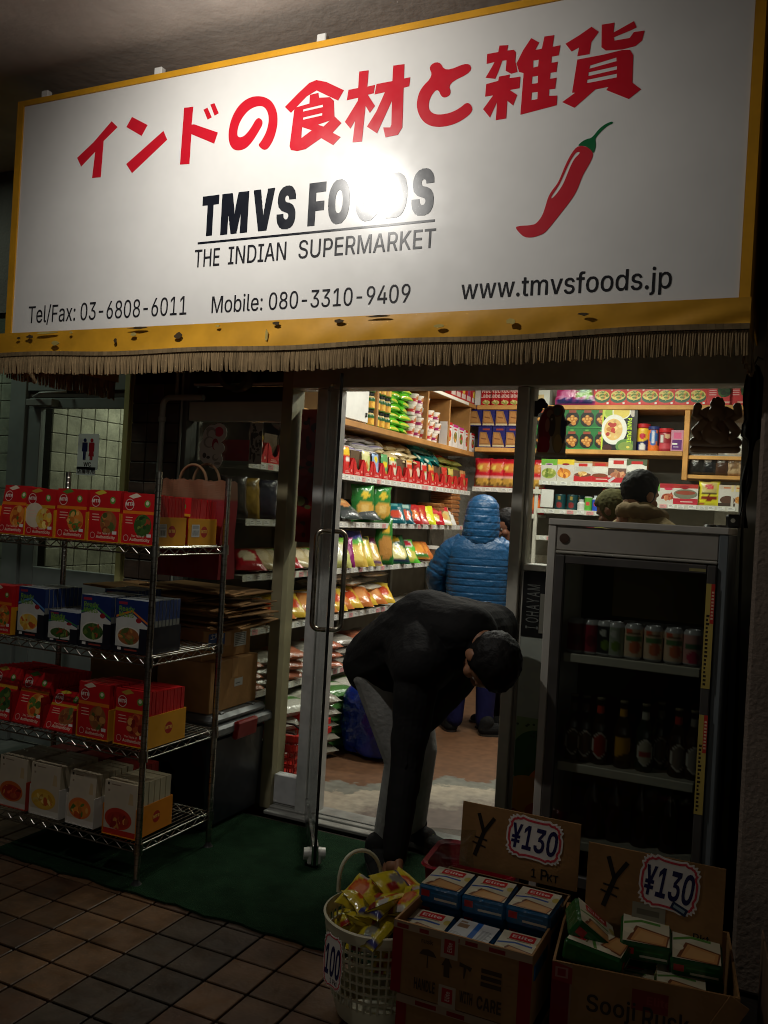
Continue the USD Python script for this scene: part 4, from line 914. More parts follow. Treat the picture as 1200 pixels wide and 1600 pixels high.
def round_(key, name, label, cat, loc, prof, bands, rad, group=None, art=None, lid=None, rot=(0, 0, 0), matn='plastic', n=26):
    """A turned jar, can or bottle; bands: (z from, colour); art wraps round the front in metres, x = 0 at the front."""
    def make(p):
        q = np.array(prof, float); zs = [q[0]]
        for a_, b_ in zip(q, q[1:]):
            k = max(1, int(abs(b_[1] - a_[1]) / .006)); zs += [a_ + (b_ - a_) * (i + 1) / k for i in range(k)]
        m = lathe(zs, n); v = m.vertices; c = np.tile(np.asarray(bands[0][1], float), (len(v), 1))
        for z, k in bands: c[v[:, 2] >= z - 1e-6] = k
        if art:
            ang = np.arctan2(v[:, 0], -v[:, 1]); rr = np.hypot(v[:, 0], v[:, 1]); okk = rr > rad * .9
            for g, k in art: c[okk & shapely.contains_xy(g, ang * rad, v[:, 2])] = k
        MB().add(m, c, 40).build('body', matn, p)
        if lid is not None:
            MB().add(lathe(lid[0], 22), lid[1], 40).build('lid', 'plastic', p)
    return put(key, make, name, label, cat, loc, rot, group)


LR = (0, 0, PI / 2)     # facing away from the left wall
def yl(u, v=700): return float(at(u, v, 0, LX)[1])
rs = random.Random(21)

# --- left wall, wooden shelf
wc_ = thing('wall_cabinet', 'small white wall cabinet with closed door above the left shelves', 'cabinet', (LX - .02, 5.06, 2.088), LR)
mb = MB(); mb.add(rbox((.5, .3, .5), .004), L(206, 206, 200), False, rotm(loc=(0, .16, .25))); mb.build('body', 'matte_paint', wc_)
mb = MB(); mb.add(rbox((.46, .016, .48), .003), L(214, 214, 208), False, rotm(loc=(.01, -.0, .25))); dr = mb.build('door', 'matte_paint', wc_)
mb = MB(); mb.add(rbox((.012, .014, .03), .003), L(90, 90, 90), False, rotm(loc=(.2, -.015, .06))); mb.build('knob', 'chrome', dr)
jar_prof = [(0, 0), (.034, 0), (.036, .006), (.036, .075), (.028, .088), (.027, .092), (0, .092)]
jl = ([(0, .09), (.029, .09), (.03, .094), (.03, .11), (0, .111)], L(30, 34, 30))
GOLD = L(214, 158, 50)
jart = [(sbox(-.05, .012, .05, .07), L(196, 140, 40)), (Point(0, .03).buffer(.024), L(226, 180, 70)), (sbox(-.05, .055, .05, .078), L(34, 90, 44))]
for lvl in range(4):
    for i in range(4):
        y = yl(586 + i * 8.4, 650)
        round_('goldjar', 'pickle_jar', 'gold and green pickle jar with a dark lid on the wooden left shelf', 'jar', (LX - .045, y, 2.087 + lvl * .115), jar_prof, [(0, L(60, 100, 40)), (.075, L(200, 180, 120))], .036, 'pickle jars on the wooden left shelf', jart, jl, (0, 0, PI / 2))
gp_art = [P([(0, .02), (.16, .02), (.16, .1), (.05, .1)], L(90, 190, 40)), E(.08, .06, .05, .03, L(150, 210, 60)), R(0, 0, .16, .012, L(220, 200, 60)), tx('Moong', .035, .05, .022, L(40, 110, 30), 1, 800)]
for st in range(2):
    for k in range(7):
        pouch(f'lime{k%2}', 'lime_packet', 'lime green packet lying in the stack on the wooden left shelf', 'packet', (LX - .02 - .01 * rs.random(), yl(622 + st * 17, 650) + rs.uniform(-.015, .015), 2.1 + k * .05), (-1.15 + rs.uniform(-.2, .2), 0, PI / 2 + rs.uniform(-.3, .3)), .17, .11, .05, gp_art, L(84, 180, 44), 'lime green packets stacked on the wooden left shelf', seed=k % 2)
cup_prof = [(0, 0), (.036, 0), (.047, .078), (.049, .08), (0, .081)]
for lvl in range(4):
    for i in range(5):
        if lvl == 3 and i > 2: continue
        k = i % 3
        round_(f'cup{k}', 'noodle_cup', 'white and pink instant noodle cup in the stack beside the lime packets', 'cup', (LX - .06 + rs.uniform(-.008, .008), yl(650 + i * 9.5 + (lvl % 2) * 3, 670), 2.086 + lvl * .084), cup_prof, [(0, L(216, 206, 196)), (.022, [L(190, 50, 50), L(150, 40, 90), L(190, 60, 60)][k]), (.048, L(220, 206, 190)), (.066, L(226, 220, 206))], .042, 'instant noodle cups stacked on the wooden left shelf', [(Point(0, .05).buffer(.018), L(176, 110, 60)), (sbox(-.02, .028, .02, .036), L(226, 200, 190))], None, (0, 0, PI / 2))
def mix_art(w, h, seed):
    c = [L(190, 60, 40), L(120, 110, 60), L(190, 50, 50), L(170, 30, 40), L(180, 40, 40)][seed % 5]
    return [R(0, h * .88, w, h, [L(190, 40, 40), L(190, 50, 120), L(190, 60, 140), L(180, 30, 30), L(180, 30, 30)][seed % 5])] + food(w * .5, h * .45, w * .34, h * .24, [c, c * 1.3, L(210, 150, 80), L(90, 120, 50)], 12, seed, .35) + [R(w * .2, h * .76, w * .8, h * .82, L(190, 40, 50))]
for i in range(5):
    cbox(f'mix{i}', 'drink_mix_box', ['white box with a red curry picture first in the row right of the wooden divider', 'white box with a brown dish second in the row right of the divider', 'white box with pink top and orange dish in the row right of the divider', 'slim white and red box fourth right of the wooden divider', 'slim white and red box fifth right of the wooden divider'][i], 'box', (LX - .012, yl(704 + i * 9.2, 690), 2.087), LR, .12 if i < 3 else .1, .07, .2 - .008 * i, L(216, 210, 204), mix_art(.12 if i < 3 else .1, .2 - .008 * i, i), 'white food boxes right of the wooden divider')
for i in range(5):
    cbox(f'upl{i%2}', 'red_carton', 'small red and white carton on the top wooden shelf of the left wall', 'box', (LX - .02, yl(712 + i * 8, 620), 2.507), LR, .1, .06, .15, L(190, 44, 48), [R(0, .02, .1, .06, L(216, 200, 190)), E(.05, .09, .03, .03, L(150, 60, 120) if i % 2 else L(230, 200, 80))], 'small cartons on the top wooden left shelf')

# --- left wall, shelf A: red trays with spice pouches, piles behind
SP = [('pouch with a black label and orange fritters', L(206, 196, 180), 0), ('pouch with a black label and orange fritters', L(206, 196, 180), 0), ('red and yellow pouch', L(200, 44, 40), 1), None, ('cream and lime pouch', L(210, 210, 150), 2), ('pale blue pouch with a yellow flower', L(140, 170, 210), 3), ('green pouch with a yellow flower', L(90, 160, 100), 4), ('white and yellow pouch', L(216, 214, 190), 5), None, ('white pouch with an orange corner', L(220, 190, 160), 6), ('dark red pouch with a gold end', L(150, 24, 30), 7), ('white and green pouch', L(206, 206, 190), 8), ('gold and red pouch', L(214, 160, 80), 9), None, ('brown and red pouch', L(150, 90, 60), 10), ('green and red pouch', L(120, 150, 70), 11), None, ('tan and red pouch', L(176, 130, 80), 12)]
def sp_art(k, w, h):
    A = {0: [R(w * .15, h * .45, w * .85, h * .82, L(30, 30, 40)), E(w * .5, h * .65, w * .22, h * .1, L(70, 90, 130))] + food(w * .5, h * .2, w * .42, h * .16, [L(196, 110, 60), L(216, 150, 90), L(150, 70, 40)], 10, 3, .4),
         1: [R(0, h * .7, w, h, L(230, 190, 50)), R(w * .3, h * .5, w, h * .66, WHITE), P([(w * .5, 0), (w, 0), (w, h * .5)], L(210, 214, 190))], 2: [R(w * .5, 0, w, h, L(196, 210, 130)), R(0, h * .8, w, h, L(220, 214, 160)), E(w * .4, h * .4, w * .2, h * .2, L(196, 120, 50))],
         3: [E(w * .4, h * .75, w * .25, h * .13, L(230, 206, 40)), E(w * .4, h * .75, w * .1, h * .05, L(206, 160, 30)), P([(0, 0), (w * .5, h * .5), (w, 0)], L(170, 190, 216))], 4: [E(w * .4, h * .6, w * .3, h * .14, L(230, 206, 40)), R(0, 0, w, h * .3, L(170, 150, 60))],
         5: [R(0, h * .8, w, h, L(226, 206, 60)), R(w * .2, h * .55, w * .8, h * .7, L(196, 50, 50)), E(w * .7, h * .85, w * .2, h * .08, L(70, 140, 70))], 6: [P([(w * .2, 0), (w, h * .5), (w, 0)], L(230, 110, 40)), R(0, h * .6, w, h * .78, L(206, 60, 40)), R(0, h * .85, w, h, L(216, 150, 50))],
         7: [R(0, h * .8, w, h, L(180, 30, 36)), E(w * .5, h * .5, w * .3, h * .2, L(206, 190, 170))], 8: [R(0, h * .6, w, h * .9, L(200, 40, 40)), R(0, h * .5, w, h * .58, L(110, 160, 60))], 9: [R(0, h * .55, w, h * .72, L(196, 50, 40)), R(0, h * .45, w, h * .53, L(120, 150, 60))], 10: [R(0, h * .6, w, h, L(190, 50, 40))], 11: [R(0, h * .65, w, h, L(196, 180, 90)), R(0, h * .3, w, h * .6, L(190, 60, 40))], 12: [R(0, h * .5, w, h * .8, L(200, 60, 44))]}
    return A[k]
def tray_a(p):
    w = .14; mb = MB(); c = L(196, 34, 36)
    prof = Polygon([(-w / 2, 0), (w / 2, 0), (w / 2, .115), (w * .3, .09), (w * .18, .05), (0, .038), (-w * .18, .05), (-w * .3, .09), (-w / 2, .115)])
    plate(mb, [(prof, c)], .003, 0); mb.build('front_panel', 'printed_card', p)
    mb = MB(); flat(mb, [(g, L(226, 150, 140)) for g in [sbox(-.045, .012, .02, .018), sbox(-.04, .022, .01, .027), Point(.045, .03).buffer(.009)]], 'front', -.0036); mb.build('lettering', 'printed_card', p)
    mb = MB(); mb.bb(-w / 2, -w / 2 + .003, .0, .2, 0, .115, c); mb.bb(w / 2 - .003, w / 2, .0, .2, 0, .115, c); mb.bb(-w / 2 + .003, w / 2 - .003, .03, .034, .0, .17, L(92, 74, 54)); mb.build('body', 'printed_card', p)
ya = [4.0 + .148 * i for i in range(23)]
ordn = 0
for i, y in enumerate(ya):
    put('traya', tray_a, 'spice_tray', 'red cut-out display tray with white lettering on the top metal shelf', 'display tray', (LX - .005, y, ZL['A'] + .001), LR, 'red display trays along the top metal shelf')
    q = SP[(i - 5) % len(SP)] if i >= 5 else SP[(i + 2) % 8]
    if q is None: continue
    pouch(f'sp{q[2]}', 'spice_pouch', f'{q[0]} standing in a red display tray, number {i + 1} from the front' if False else f'{q[0]} in a red display tray, top metal shelf', 'pouch', (LX - .022, y, ZL['A'] + .006), (-.06, 0, PI / 2 + rs.uniform(-.06, .06)), .118, .172 + rs.uniform(-.008, .008), .03, sp_art(q[2], .118, .172), q[1], 'spice pouches in the red display trays', seed=q[2])
wp_art = [R(0, 0, .22, .02, L(90, 80, 130)), R(0, .03, .22, .075, L(226, 222, 216)), R(0, .1, .22, .13, L(84, 60, 110)), E(.11, .09, .06, .03, L(190, 180, 170))]
for i in range(18):
    y = 4.55 + (i % 6) * .2 + rs.uniform(-.04, .04); lv = i // 6
    pouch(f'wp{i%2}', 'purple_pouch', 'white and purple pouch lying in the pile above the red display trays', 'pouch', (LX - .06 + lv * -.02, y, ZL['A'] + .17 + lv * .045), (-1.35 + rs.uniform(-.2, .2), rs.uniform(-.15, .15), PI / 2 + rs.uniform(-.5, .5)), .22, .15, .045, wp_art, L(206, 202, 196), 'white and purple pouches piled above the red trays', seed=i % 2)
tn_art = [R(0, .1, .2, .14, L(206, 190, 150)), R(0, 0, .2, .03, L(196, 180, 140)), E(.1, .07, .05, .03, L(150, 110, 60))]
for i in range(12):
    y = 5.72 + (i % 4) * .17 + rs.uniform(-.03, .03); lv = i // 4
    pouch('tanp', 'tan_pouch', 'tan and cream pouch lying in the middle pile above the red display trays', 'pouch', (LX - .05 - lv * .02, y, ZL['A'] + .16 + lv * .042), (-1.3 + rs.uniform(-.2, .2), rs.uniform(-.15, .15), PI / 2 + rs.uniform(-.5, .5)), .2, .14, .045, tn_art, L(196, 176, 130), 'tan pouches piled above the red trays', seed=4)
te_art = [R(0, .06, .2, .09, L(206, 206, 180)), E(.1, .04, .04, .02, L(60, 170, 160))]
for i in range(9):
    y = 6.42 + (i % 3) * .16 + rs.uniform(-.03, .03); lv = i // 3
    pouch('tealp', 'teal_pouch', 'teal green pouch in the pile at the far end of the top metal shelf', 'pouch', (LX - .05 - lv * .03, y, ZL['A'] + .16 + lv * .05), (-1.0 + rs.uniform(-.3, .3), rs.uniform(-.2, .2), PI / 2 + rs.uniform(-.5, .5)), .2, .14, .045, te_art, L(16, 104, 100), 'teal pouches piled above the red trays', seed=5)
for i in range(6):
    pouch('olivep', 'olive_pouch', 'olive green packet at the far end of the top metal shelf', 'pouch', (LX - .06, 6.88 + i % 3 * .15, ZL['A'] + .17 + (i // 3) * .045), (-1.1 + rs.uniform(-.2, .2), 0, PI / 2 + rs.uniform(-.4, .4)), .18, .13, .045, [R(0, .05, .18, .08, L(196, 60, 40)), R(0, .1, .18, .13, L(150, 170, 60))], L(110, 110, 50), 'olive packets at the end of the top metal shelf', seed=6)

# --- shelf B
def snack(key, label, u, v, z, lean, w, h, t, base, art, group=None, turn=0., dx=.03, name='snack_bag', ly=None):
    return pouch(key, name, label, 'bag', (LX - dx, yl(u, v) if ly is None else ly, z + .004 + (t * .35 if abs(lean) > .8 else 0)), (lean, 0, PI / 2 - .3 - abs(turn)), w, h, t, art, base, group, seed=abs(hash_(key)) % 17)
def hash_(s): return sum(ord(c) * (i + 3) for i, c in enumerate(s))
def grn(w, h): return [E(w * .5, h * .72, w * .22, h * .08, L(220, 190, 60)), E(w * .5, h * .35, w * .36, h * .22, L(206, 160, 70)), E(w * .45, h * .36, w * .2, h * .12, L(226, 190, 110)), R(0, 0, w, h * .08, L(40, 130, 50))]
B_ = ZL['B']
snack('gb1', 'tall green lentil bag standing left of its twin on the second metal shelf', 574, 800, B_, -.08, .21, .255, .07, L(40, 118, 50), grn(.21, .255), turn=-.1)
snack('gb2', 'tall green lentil bag standing right of its twin on the second metal shelf', 601, 800, B_, -.05, .21, .26, .07, L(44, 126, 54), grn(.21, .26), turn=.05)
for i, (u, lb) in enumerate(((545, 'dark green bag of nuts lying at the left end of the second metal shelf'), (572, 'black bag of dried fruit lying in front of the green lentil bags'))):
    snack(f'db{i}', lb, u, 812, B_, -1.0, .2, .24, .06, L(50, 60, 56), [E(.1, .16, .08, .06, L(190, 130, 80)), E(.1, .17, .05, .03, L(216, 170, 110)), R(0, 0, .2, .06, L(70, 74, 76))], dx=.0 - .03, turn=.2 * i)
for i, (u, c, a, lb) in enumerate(((620, L(16, 90, 100), [E(.08, .07, .05, .04, L(190, 70, 50)), R(.02, .15, .12, .18, L(90, 150, 150))], 'teal bag with red print leaning on the second metal shelf'), (633, L(20, 84, 96), [E(.08, .07, .06, .05, L(196, 80, 50)), R(.02, .14, .14, .18, L(150, 180, 170))], 'teal bag with red print behind the first teal bag'), (646, L(170, 36, 36), [E(.08, .08, .06, .05, L(206, 110, 50))], 'red snack bag leaning next to the teal bags'), (656, L(176, 44, 34), [E(.08, .1, .05, .06, L(190, 90, 50)), R(0, 0, .16, .03, L(206, 120, 120))], 'red bag with a pink edge leaning on the second metal shelf'), (668, L(206, 206, 40), [E(.06, .15, .04, .04, L(226, 226, 90))], 'bright yellow packet leaning on the second metal shelf'), (682, L(180, 26, 40), [R(.0, .1, .16, .14, L(206, 80, 80)), E(.08, .06, .03, .04, L(206, 180, 90))], 'shiny red packet leaning right of the yellow packet'), (693, L(196, 180, 120), [R(0, .13, .16, .2, L(190, 40, 60)), E(.08, .07, .05, .04, L(206, 160, 90)), R(0, 0, .16, .03, WHITE)], 'cream and red packet leaning beside the brown stack'), (700, L(206, 206, 200), [R(.04, .03, .12, .1, L(60, 70, 90))], 'small white and black packet leaning against the brown stack'))):
    snack(f'sb{i}', lb, u, 812, B_, -.75, .16, .2, .05, c, a, turn=.55, dx=.0)
for i in range(9):
    t = put('papad', lambda p: MB().add(rbox((.2, .2, .028), .006), L(150, 96, 54)).add(rbox((.19, .19, .006), .002), L(196, 140, 86), False, rotm(loc=(0, 0, .0165))).build('packet', 'glossy_pouch', p), 'papad_packet', 'flat brown packet in the tall square stack on the second metal shelf', 'packet', (LX - .1, yl(712, 800) + rs.uniform(-.006, .006), B_ + .018 + i * .0355), (0, 0, rs.uniform(-.08, .08)), 'flat brown packets in a square stack')
for i in range(5):
    put('papad', None, 'papad_packet', 'flat brown packet in the low stack behind the red bags', 'packet', (LX - .12, yl(694, 800) + rs.uniform(-.006, .006), B_ + .018 + i * .0355), (0, 0, .2 + rs.uniform(-.08, .08)), 'flat brown packets in a low stack')
for i, (u, c) in enumerate(((372, L(60, 54, 50)), (392, L(150, 120, 50)), (420, L(50, 50, 64)), (432, L(206, 206, 206)), (470, L(70, 110, 60)), (505, L(176, 150, 70)))):
    snack(f'wb{i}', ['dark jar shaped bag seen through the side window', 'golden bag seen through the side window beside the dark one', 'black bag with silver print behind the side window', 'crumpled clear and white bag behind the side window', 'green bag behind the side light of the door', 'yellow bag behind the door jamb'][i], u, 790, B_, -.15, .17, .22, .07, c, [E(.08, .12, .05, .05, c * 1.5), R(.02, .17, .14, .19, c * .5)], turn=.3)
# --- shelf C
C_z = ZL['C']
for i, (u, lean, w, h, c, a, lb) in enumerate([(532, -.5, .18, .22, L(196, 200, 120), [E(.09, .1, .06, .06, L(220, 220, 190)), R(0, .17, .18, .22, L(110, 170, 60))], 'cream and green snack bag at the left end of the third shelf'), (541, -.3, .14, .2, L(140, 40, 110), [E(.07, .1, .04, .05, L(190, 120, 160))], 'narrow magenta bag on the third metal shelf'), (556, -.55, .2, .28, L(214, 180, 80), [R(0, .2, .2, .28, L(90, 90, 170)), R(0, .16, .2, .2, L(90, 180, 60)), E(.1, .08, .07, .06, L(230, 206, 110))], 'gold snack bag with blue and green top on the third shelf'), (569, -.6, .18, .24, L(206, 190, 70), [E(.09, .1, .05, .06, L(236, 226, 160)), R(0, .2, .18, .24, L(60, 70, 40))], 'yellow shiny snack bag on the third metal shelf'), (581, -.7, .19, .25, L(196, 160, 80), [R(0, .17, .19, .25, L(90, 30, 60)), E(.1, .08, .06, .06, L(220, 190, 120)), R(0, 0, .19, .03, L(90, 60, 110))], 'gold and plum snack bag on the third metal shelf'), (601, -.12, .15, .33, L(50, 120, 50), [E(.075, .12, .06, .09, L(196, 140, 70)), E(.075, .25, .03, .03, L(220, 180, 60)), R(0, 0, .15, .03, L(50, 130, 60))], 'tall narrow green bag standing on the third metal shelf'), (623, -.65, .22, .26, L(20, 80, 46), [E(.11, .2, .05, .03, L(220, 180, 40)), E(.11, .08, .09, .07, L(214, 206, 140)), R(0, 0, .22, .02, L(40, 40, 70))], 'dark green bag with a yellow emblem on the third metal shelf'), (640, -.75, .2, .24, L(90, 190, 60), [E(.1, .17, .08, .04, L(206, 206, 190)), E(.1, .17, .06, .025, L(190, 40, 60)), E(.1, .06, .08, .05, L(196, 190, 90))], 'bright green snack bag with a red logo on the third shelf'), (657, -.9, .18, .2, L(200, 120, 50), [E(.09, .1, .06, .06, L(220, 150, 60)), R(0, 0, .18, .04, L(60, 120, 50))], 'orange snack bag lying near the white tin on the third shelf'), (664, -.9, .18, .2, L(196, 110, 50), [E(.09, .1, .06, .06, L(216, 140, 60))], 'orange snack bag tucked behind the other orange one')]):
    snack(f'sc{i}', lb, u, 888, C_z, lean, w, h, .07, c, a, turn=.35, dx=.005)
round_('tin', 'white_tin', 'round brown tub with a white lid at the right end of the third shelf', 'tub', (LX - .08, yl(683, 880), C_z + .001), [(0, 0), (.075, 0), (.078, .1), (0, .1)], [(0, L(110, 74, 50))], .078, None, [(sbox(-.05, .03, .05, .07), L(170, 130, 90))], ([(0, .1), (.084, .1), (.084, .125), (.0, .127)], L(210, 206, 196)))
for i in range(7):
    snack(f'cw{i%3}', ['red foil bag lying in the side window row of the third shelf', 'cream foil bag lying in the side window row of the third shelf', 'green foil bag lying in the side window row of the third shelf'][i % 3], 0, 0, C_z, -1.1, .18, .22, .06, [L(170, 30, 40), L(190, 170, 130), L(80, 140, 50)][i % 3], [E(.09, .11, .05, .06, L(206, 190, 160)), R(0, .18, .18, .22, L(150, 100, 60))], 'foil bags on the third shelf behind the side window', turn=.3, dx=.0, ly=3.98 + i * .13)
# --- shelf D, E, floor
D_z = ZL['D']
for i in range(15):
    k = i % 2
    snack(f'sd{k}', ['yellow and orange snack packet in the row on the fourth shelf', 'orange lentil packet in the row on the fourth shelf'][k], 0, 0, D_z, -.95, .17, .22, .06, [L(214, 176, 60), L(196, 116, 56)][k], [E(.085, .1, .05, .05, [L(190, 70, 40), L(216, 150, 90)][k]), R(0, .18, .17, .22, [L(226, 210, 90), L(206, 206, 190)][k])], 'yellow and orange packets in the row on the fourth shelf', turn=.2 * (i % 3), dx=.0, ly=3.98 + i * .125)
for i in range(9):
    put('wpack', lambda p: pouch_mesh(MB(), .3, .2, .05, [R(.02, .02, .28, .05, L(190, 180, 160))], L(206, 200, 184)).build('pouch', 'glossy_pouch', p), 'white_flour_bag', 'white flat flour bag lying in the pile at the back of the fourth shelf', 'bag', (LX - .06 - .05 * (i % 2), 5.1 + (i % 3) * .3, D_z + .13 + (i // 3) * .048), (-1.5, 0, PI / 2 + rs.uniform(-.2, .2)), 'white flour bags piled on the fourth shelf')
E_z = ZL['E']
for i in range(24):
    k = (i // 3) % 2
    snack(f'se{k}', ['red brown lentil bag in the stacks on the fifth shelf', 'clear bag of grey beans in the stacks on the fifth shelf'][k], 0, 0, E_z + (i % 3) * .06, -1.45, .24, .2, .06, [L(170, 100, 74), L(150, 146, 136)][k], [E(.12, .1, .08, .05, [L(190, 120, 90), L(176, 172, 160)][k])], 'lentil and bean bags stacked on the fifth shelf', turn=.15 * (i % 4 - 1.5), dx=.0, ly=3.98 + (i // 3) * .235)
for i in range(20):
    k = (i // 5) % 3
    snack(f'sf{k}', ['white rice sack with green print in the stacks on the shop floor', 'grey sack in the stacks on the shop floor', 'green sack in the stacks on the shop floor'][k], 0, 0, ZL['F'] - .1 + (i % 5) * .075, -1.5, .34, .26, .085, [L(190, 188, 176), L(150, 146, 132), L(70, 120, 60)][k], [R(0, .1, .34, .16, [L(90, 130, 70), L(190, 186, 170), L(206, 206, 190)][k])], 'rice sacks stacked along the shop floor', turn=.1 * (i % 3 - 1), dx=-.15 if i < 15 else -.08, ly=4.3 + (i // 5) * .27)
# red shopping baskets and the blue sack on the floor
def basket_red(p):
    mb = MB(); c = L(190, 40, 34)
    for k in range(6):
        z = .03 + k * .042; s = 1 + .12 * k / 5
        for sx in (-1, 1): mb.box((sx * .15 * s, 0, z), (.006, .4 * s, .014), c)
        for sy in (-1, 1): mb.box((0, sy * .2 * s, z), (.3 * s, .006, .014), c)
    for q in np.linspace(-1, 1, 12):
        for s in (-1, 1):
            mb.tube([(s * .15, q * .2, .02), (s * .168, q * .224, .25)], .0035, c, 5); mb.tube([(q * .15, s * .2, .02), (q * .168, s * .224, .25)], .0035, c, 5)
    mb.box((0, 0, .015), (.3, .4, .008), c); mb.build('lattice', 'plastic', p)
    mb = MB()
    for s in (-1, 1):
        mb.box((s * .175, 0, .262), (.02, .47, .03), c); mb.box((0, s * .232, .262), (.33, .02, .03), c)
    mb.build('rim', 'plastic', p)
    mb = MB(); mb.tube([(-.17, -.1, .26), (-.1, -.1, .3), (.1, -.1, .3), (.17, -.1, .26)], .006, L(40, 40, 40), 8); mb.build('handle', 'plastic', p)
put('redbasket', basket_red, 'shopping_basket', 'red plastic shopping basket behind the side light of the door, lower of two', 'basket', (-2.44, 4.1, .013), (0, 0, .1))
put('redbasket', None, 'shopping_basket', 'red plastic shopping basket stacked in the lower one behind the side light', 'basket', (-2.44, 4.1, .06), (0, 0, .14))
def sackmesh(c, s, seed):
    m = trimesh.creation.icosphere(4); v = m.vertices.copy()
    v = np.sign(v) * np.abs(v) ** .8
    n = meshkit.fbm(v * 2.2 + seed, 4) - .5; n2 = np.abs(meshkit.noise(v * 5 + seed) - .5)
    v *= (1 + .22 * n - .12 * n2)[:, None]; v[:, 2] = np.where(v[:, 2] < -.55, -.55 + (v[:, 2] + .55) * .15, v[:, 2])
    top = np.clip((v[:, 2] - .4) / .6, 0, 1); v[:, :2] *= (1 - .55 * top)[:, None]
    v = v * s; v[:, 2] -= v[:, 2].min(); return trimesh.Trimesh(v, m.faces, process=False)
bbg = thing('blue_sack', 'crumpled blue plastic sack slumped on the shop floor behind the stooping man', 'sack', (-2.24, 4.98, .013))
mb = MB(); mb.add(sackmesh(0, np.array([.26, .26, .36]), 3), L(14, 44, 130), True); mb.build('sack', 'glossy_pouch', bbg)
mb = MB(); mb.add(sackmesh(0, np.array([.07, .06, .09]), 5), L(14, 44, 130), True, rotm(loc=(-.04, .02, .46))); mb.build('knot', 'glossy_pouch', bbg)

# --- back wall
def bxp(u, v, z): return (float(at(u, v, 1, BY)[0]), BY + .012, z)
rs = random.Random(31)
Zt, Zw = 2.507, 2.132
def rice_art(w, h): return [tx('Red', w * .5, h * .6, h * .22, L(226, 200, 190), .9, 700, 0, True), tx('Label', w * .5, h * .36, h * .2, L(226, 200, 190), .85, 700, 0, True)] + food(w * .5, h * .13, w * .34, h * .1, [L(200, 190, 120), L(150, 150, 70), L(226, 220, 190)], 8, 2, .4)
for i in range(4):
    cbox('riceb', 'red_rice_box', 'red box with white script on the top wooden back shelf, left of the mullion', 'box', bxp(759 + i * 14.5, 630, Zt), (0, 0, 0), .1, .1, .18, L(176, 24, 30), rice_art(.1, .18), 'red script boxes on the top back shelf')
part('top_clutter_panel', 'matte_paint', bs, (bx(741, 620), bx(750, 620), BY + .02, BY + .1, Zt, Zt + .16), col=L(206, 206, 200))
def blue_art(w, h): return [P([(w * .08, h * .04), (w * .1, h * .74), (w * .58, h * .72), (w * .94, h * .04)], L(150, 106, 60)), P([(w * .1, h * .04), (w * .92, h * .04), (w * .86, h * .12), (w * .12, h * .12)], L(206, 190, 150)), P([(w * .16, h * .2), (w * .18, h * .68), (w * .5, h * .66), (w * .74, h * .2)], L(176, 124, 70)), P([(w * .2, h * .4), (w * .6, h * .36), (w * .58, h * .42), (w * .2, h * .46)], L(130, 84, 44)), R(w * .3, h * .82, w * .8, h * .9, L(150, 60, 50))]
for r_ in range(2):
    for i in range(4):
        u = (742 if r_ else 757) + i * (20.5 if r_ else 21)
        cbox('blueb', 'blue_snack_box', 'dark blue box with a brown loaf picture in the stack at the back corner', 'box', bxp(u, 690 - r_ * 30, Zw + r_ * .188), (0, 0, 0), .132, .1, .185, L(30, 32, 100), blue_art(.132, .185), 'dark blue boxes stacked on the back shelf')
mag = [R(0, 0, .34, .05, L(40, 44, 90)), R(0, .05, .34, .2, L(176, 40, 100)), P([(.02, .06), (.1, .18), (.17, .05)], L(206, 110, 160)), P([(.18, .06), (.24, .19), (.34, .19), (.34, .05)], L(120, 170, 60)), E(.24, .13, .05, .03, L(50, 120, 60)), R(.0, .17, .04, .2, L(206, 206, 60))] + [E(.02 + .017 * k, .035 + .012 * (k % 3), .012, .01, [L(110, 50, 120), L(40, 40, 110), L(206, 150, 190)][k % 3]) for k in range(19)]
pouch('magp', 'candy_bag', 'large pink and green sweets bag on the top back shelf beside red boxes', 'bag', bxp(898, 625, Zt), (-.05, 0, 0), .34, .19, .05, mag, L(170, 60, 110))
cbox('whitec', 'plain_box', 'plain white box at the left end of the top back shelf', 'box', bxp(844, 622, Zt), (0, 0, 0), .16, .1, .2, L(206, 206, 196), [R(.05, .03, .11, .09, L(206, 180, 130))])
def salad_art(w, h): return [R(0, 0, w, h, L(206, 40, 34)), E(w * .5, h * .36, w * .46, h * .26, L(40, 90, 60))] + food(w * .5, h * .48, w * .42, h * .24, [L(220, 200, 110), L(196, 180, 60), L(206, 110, 60), L(110, 140, 50)], 22, 5, .25) + [R(w * .25, h * .84, w * .75, h * .9, L(230, 190, 170)), E(w * .12, h * .75, .008, .008, L(226, 200, 190)), R(w * .78, h * .04, w * .9, h * .14, WHITE)]
for i in range(7):
    cbox('saladb', 'salad_box', 'red box with a bowl of noodles and vegetables on the top back shelf', 'box', bxp(940 + i * 24.9, 627, Zt), (0, 0, rs.uniform(-.03, .03)), .142, .12, .165, L(206, 40, 34), salad_art(.142, .165), 'red noodle bowl boxes along the top back shelf')
def leaf_art(w, h): return [R(0, 0, w, h, L(206, 60, 64))] + food(w * .68, h * .66, w * .27, h * .3, [L(40, 70, 40), L(60, 100, 50), L(30, 50, 30)], 14, 3, .35) + [R(w * .08, h * (.75 - k * .1), w * .36, h * (.8 - k * .1), L(230, 170, 170)) for k in range(4)] + [R(w * .3, h * .08, w * .9, h * .16, L(230, 180, 160))]
for i, (u, w_) in enumerate(((1124, .2), (1160, .2), (1196, .2))):
    cbox('leafb', 'spinach_box', ['red box with a dark green leaf picture beside the noodle bowl boxes', 'red box with a dark green leaf picture at the right edge of the window', 'red box with a dark green leaf picture behind the right jamb'][i], 'box', bxp(u, 630, Zt), (0, 0, 0), .19, .12, .17, L(206, 60, 64), leaf_art(.19, .17))
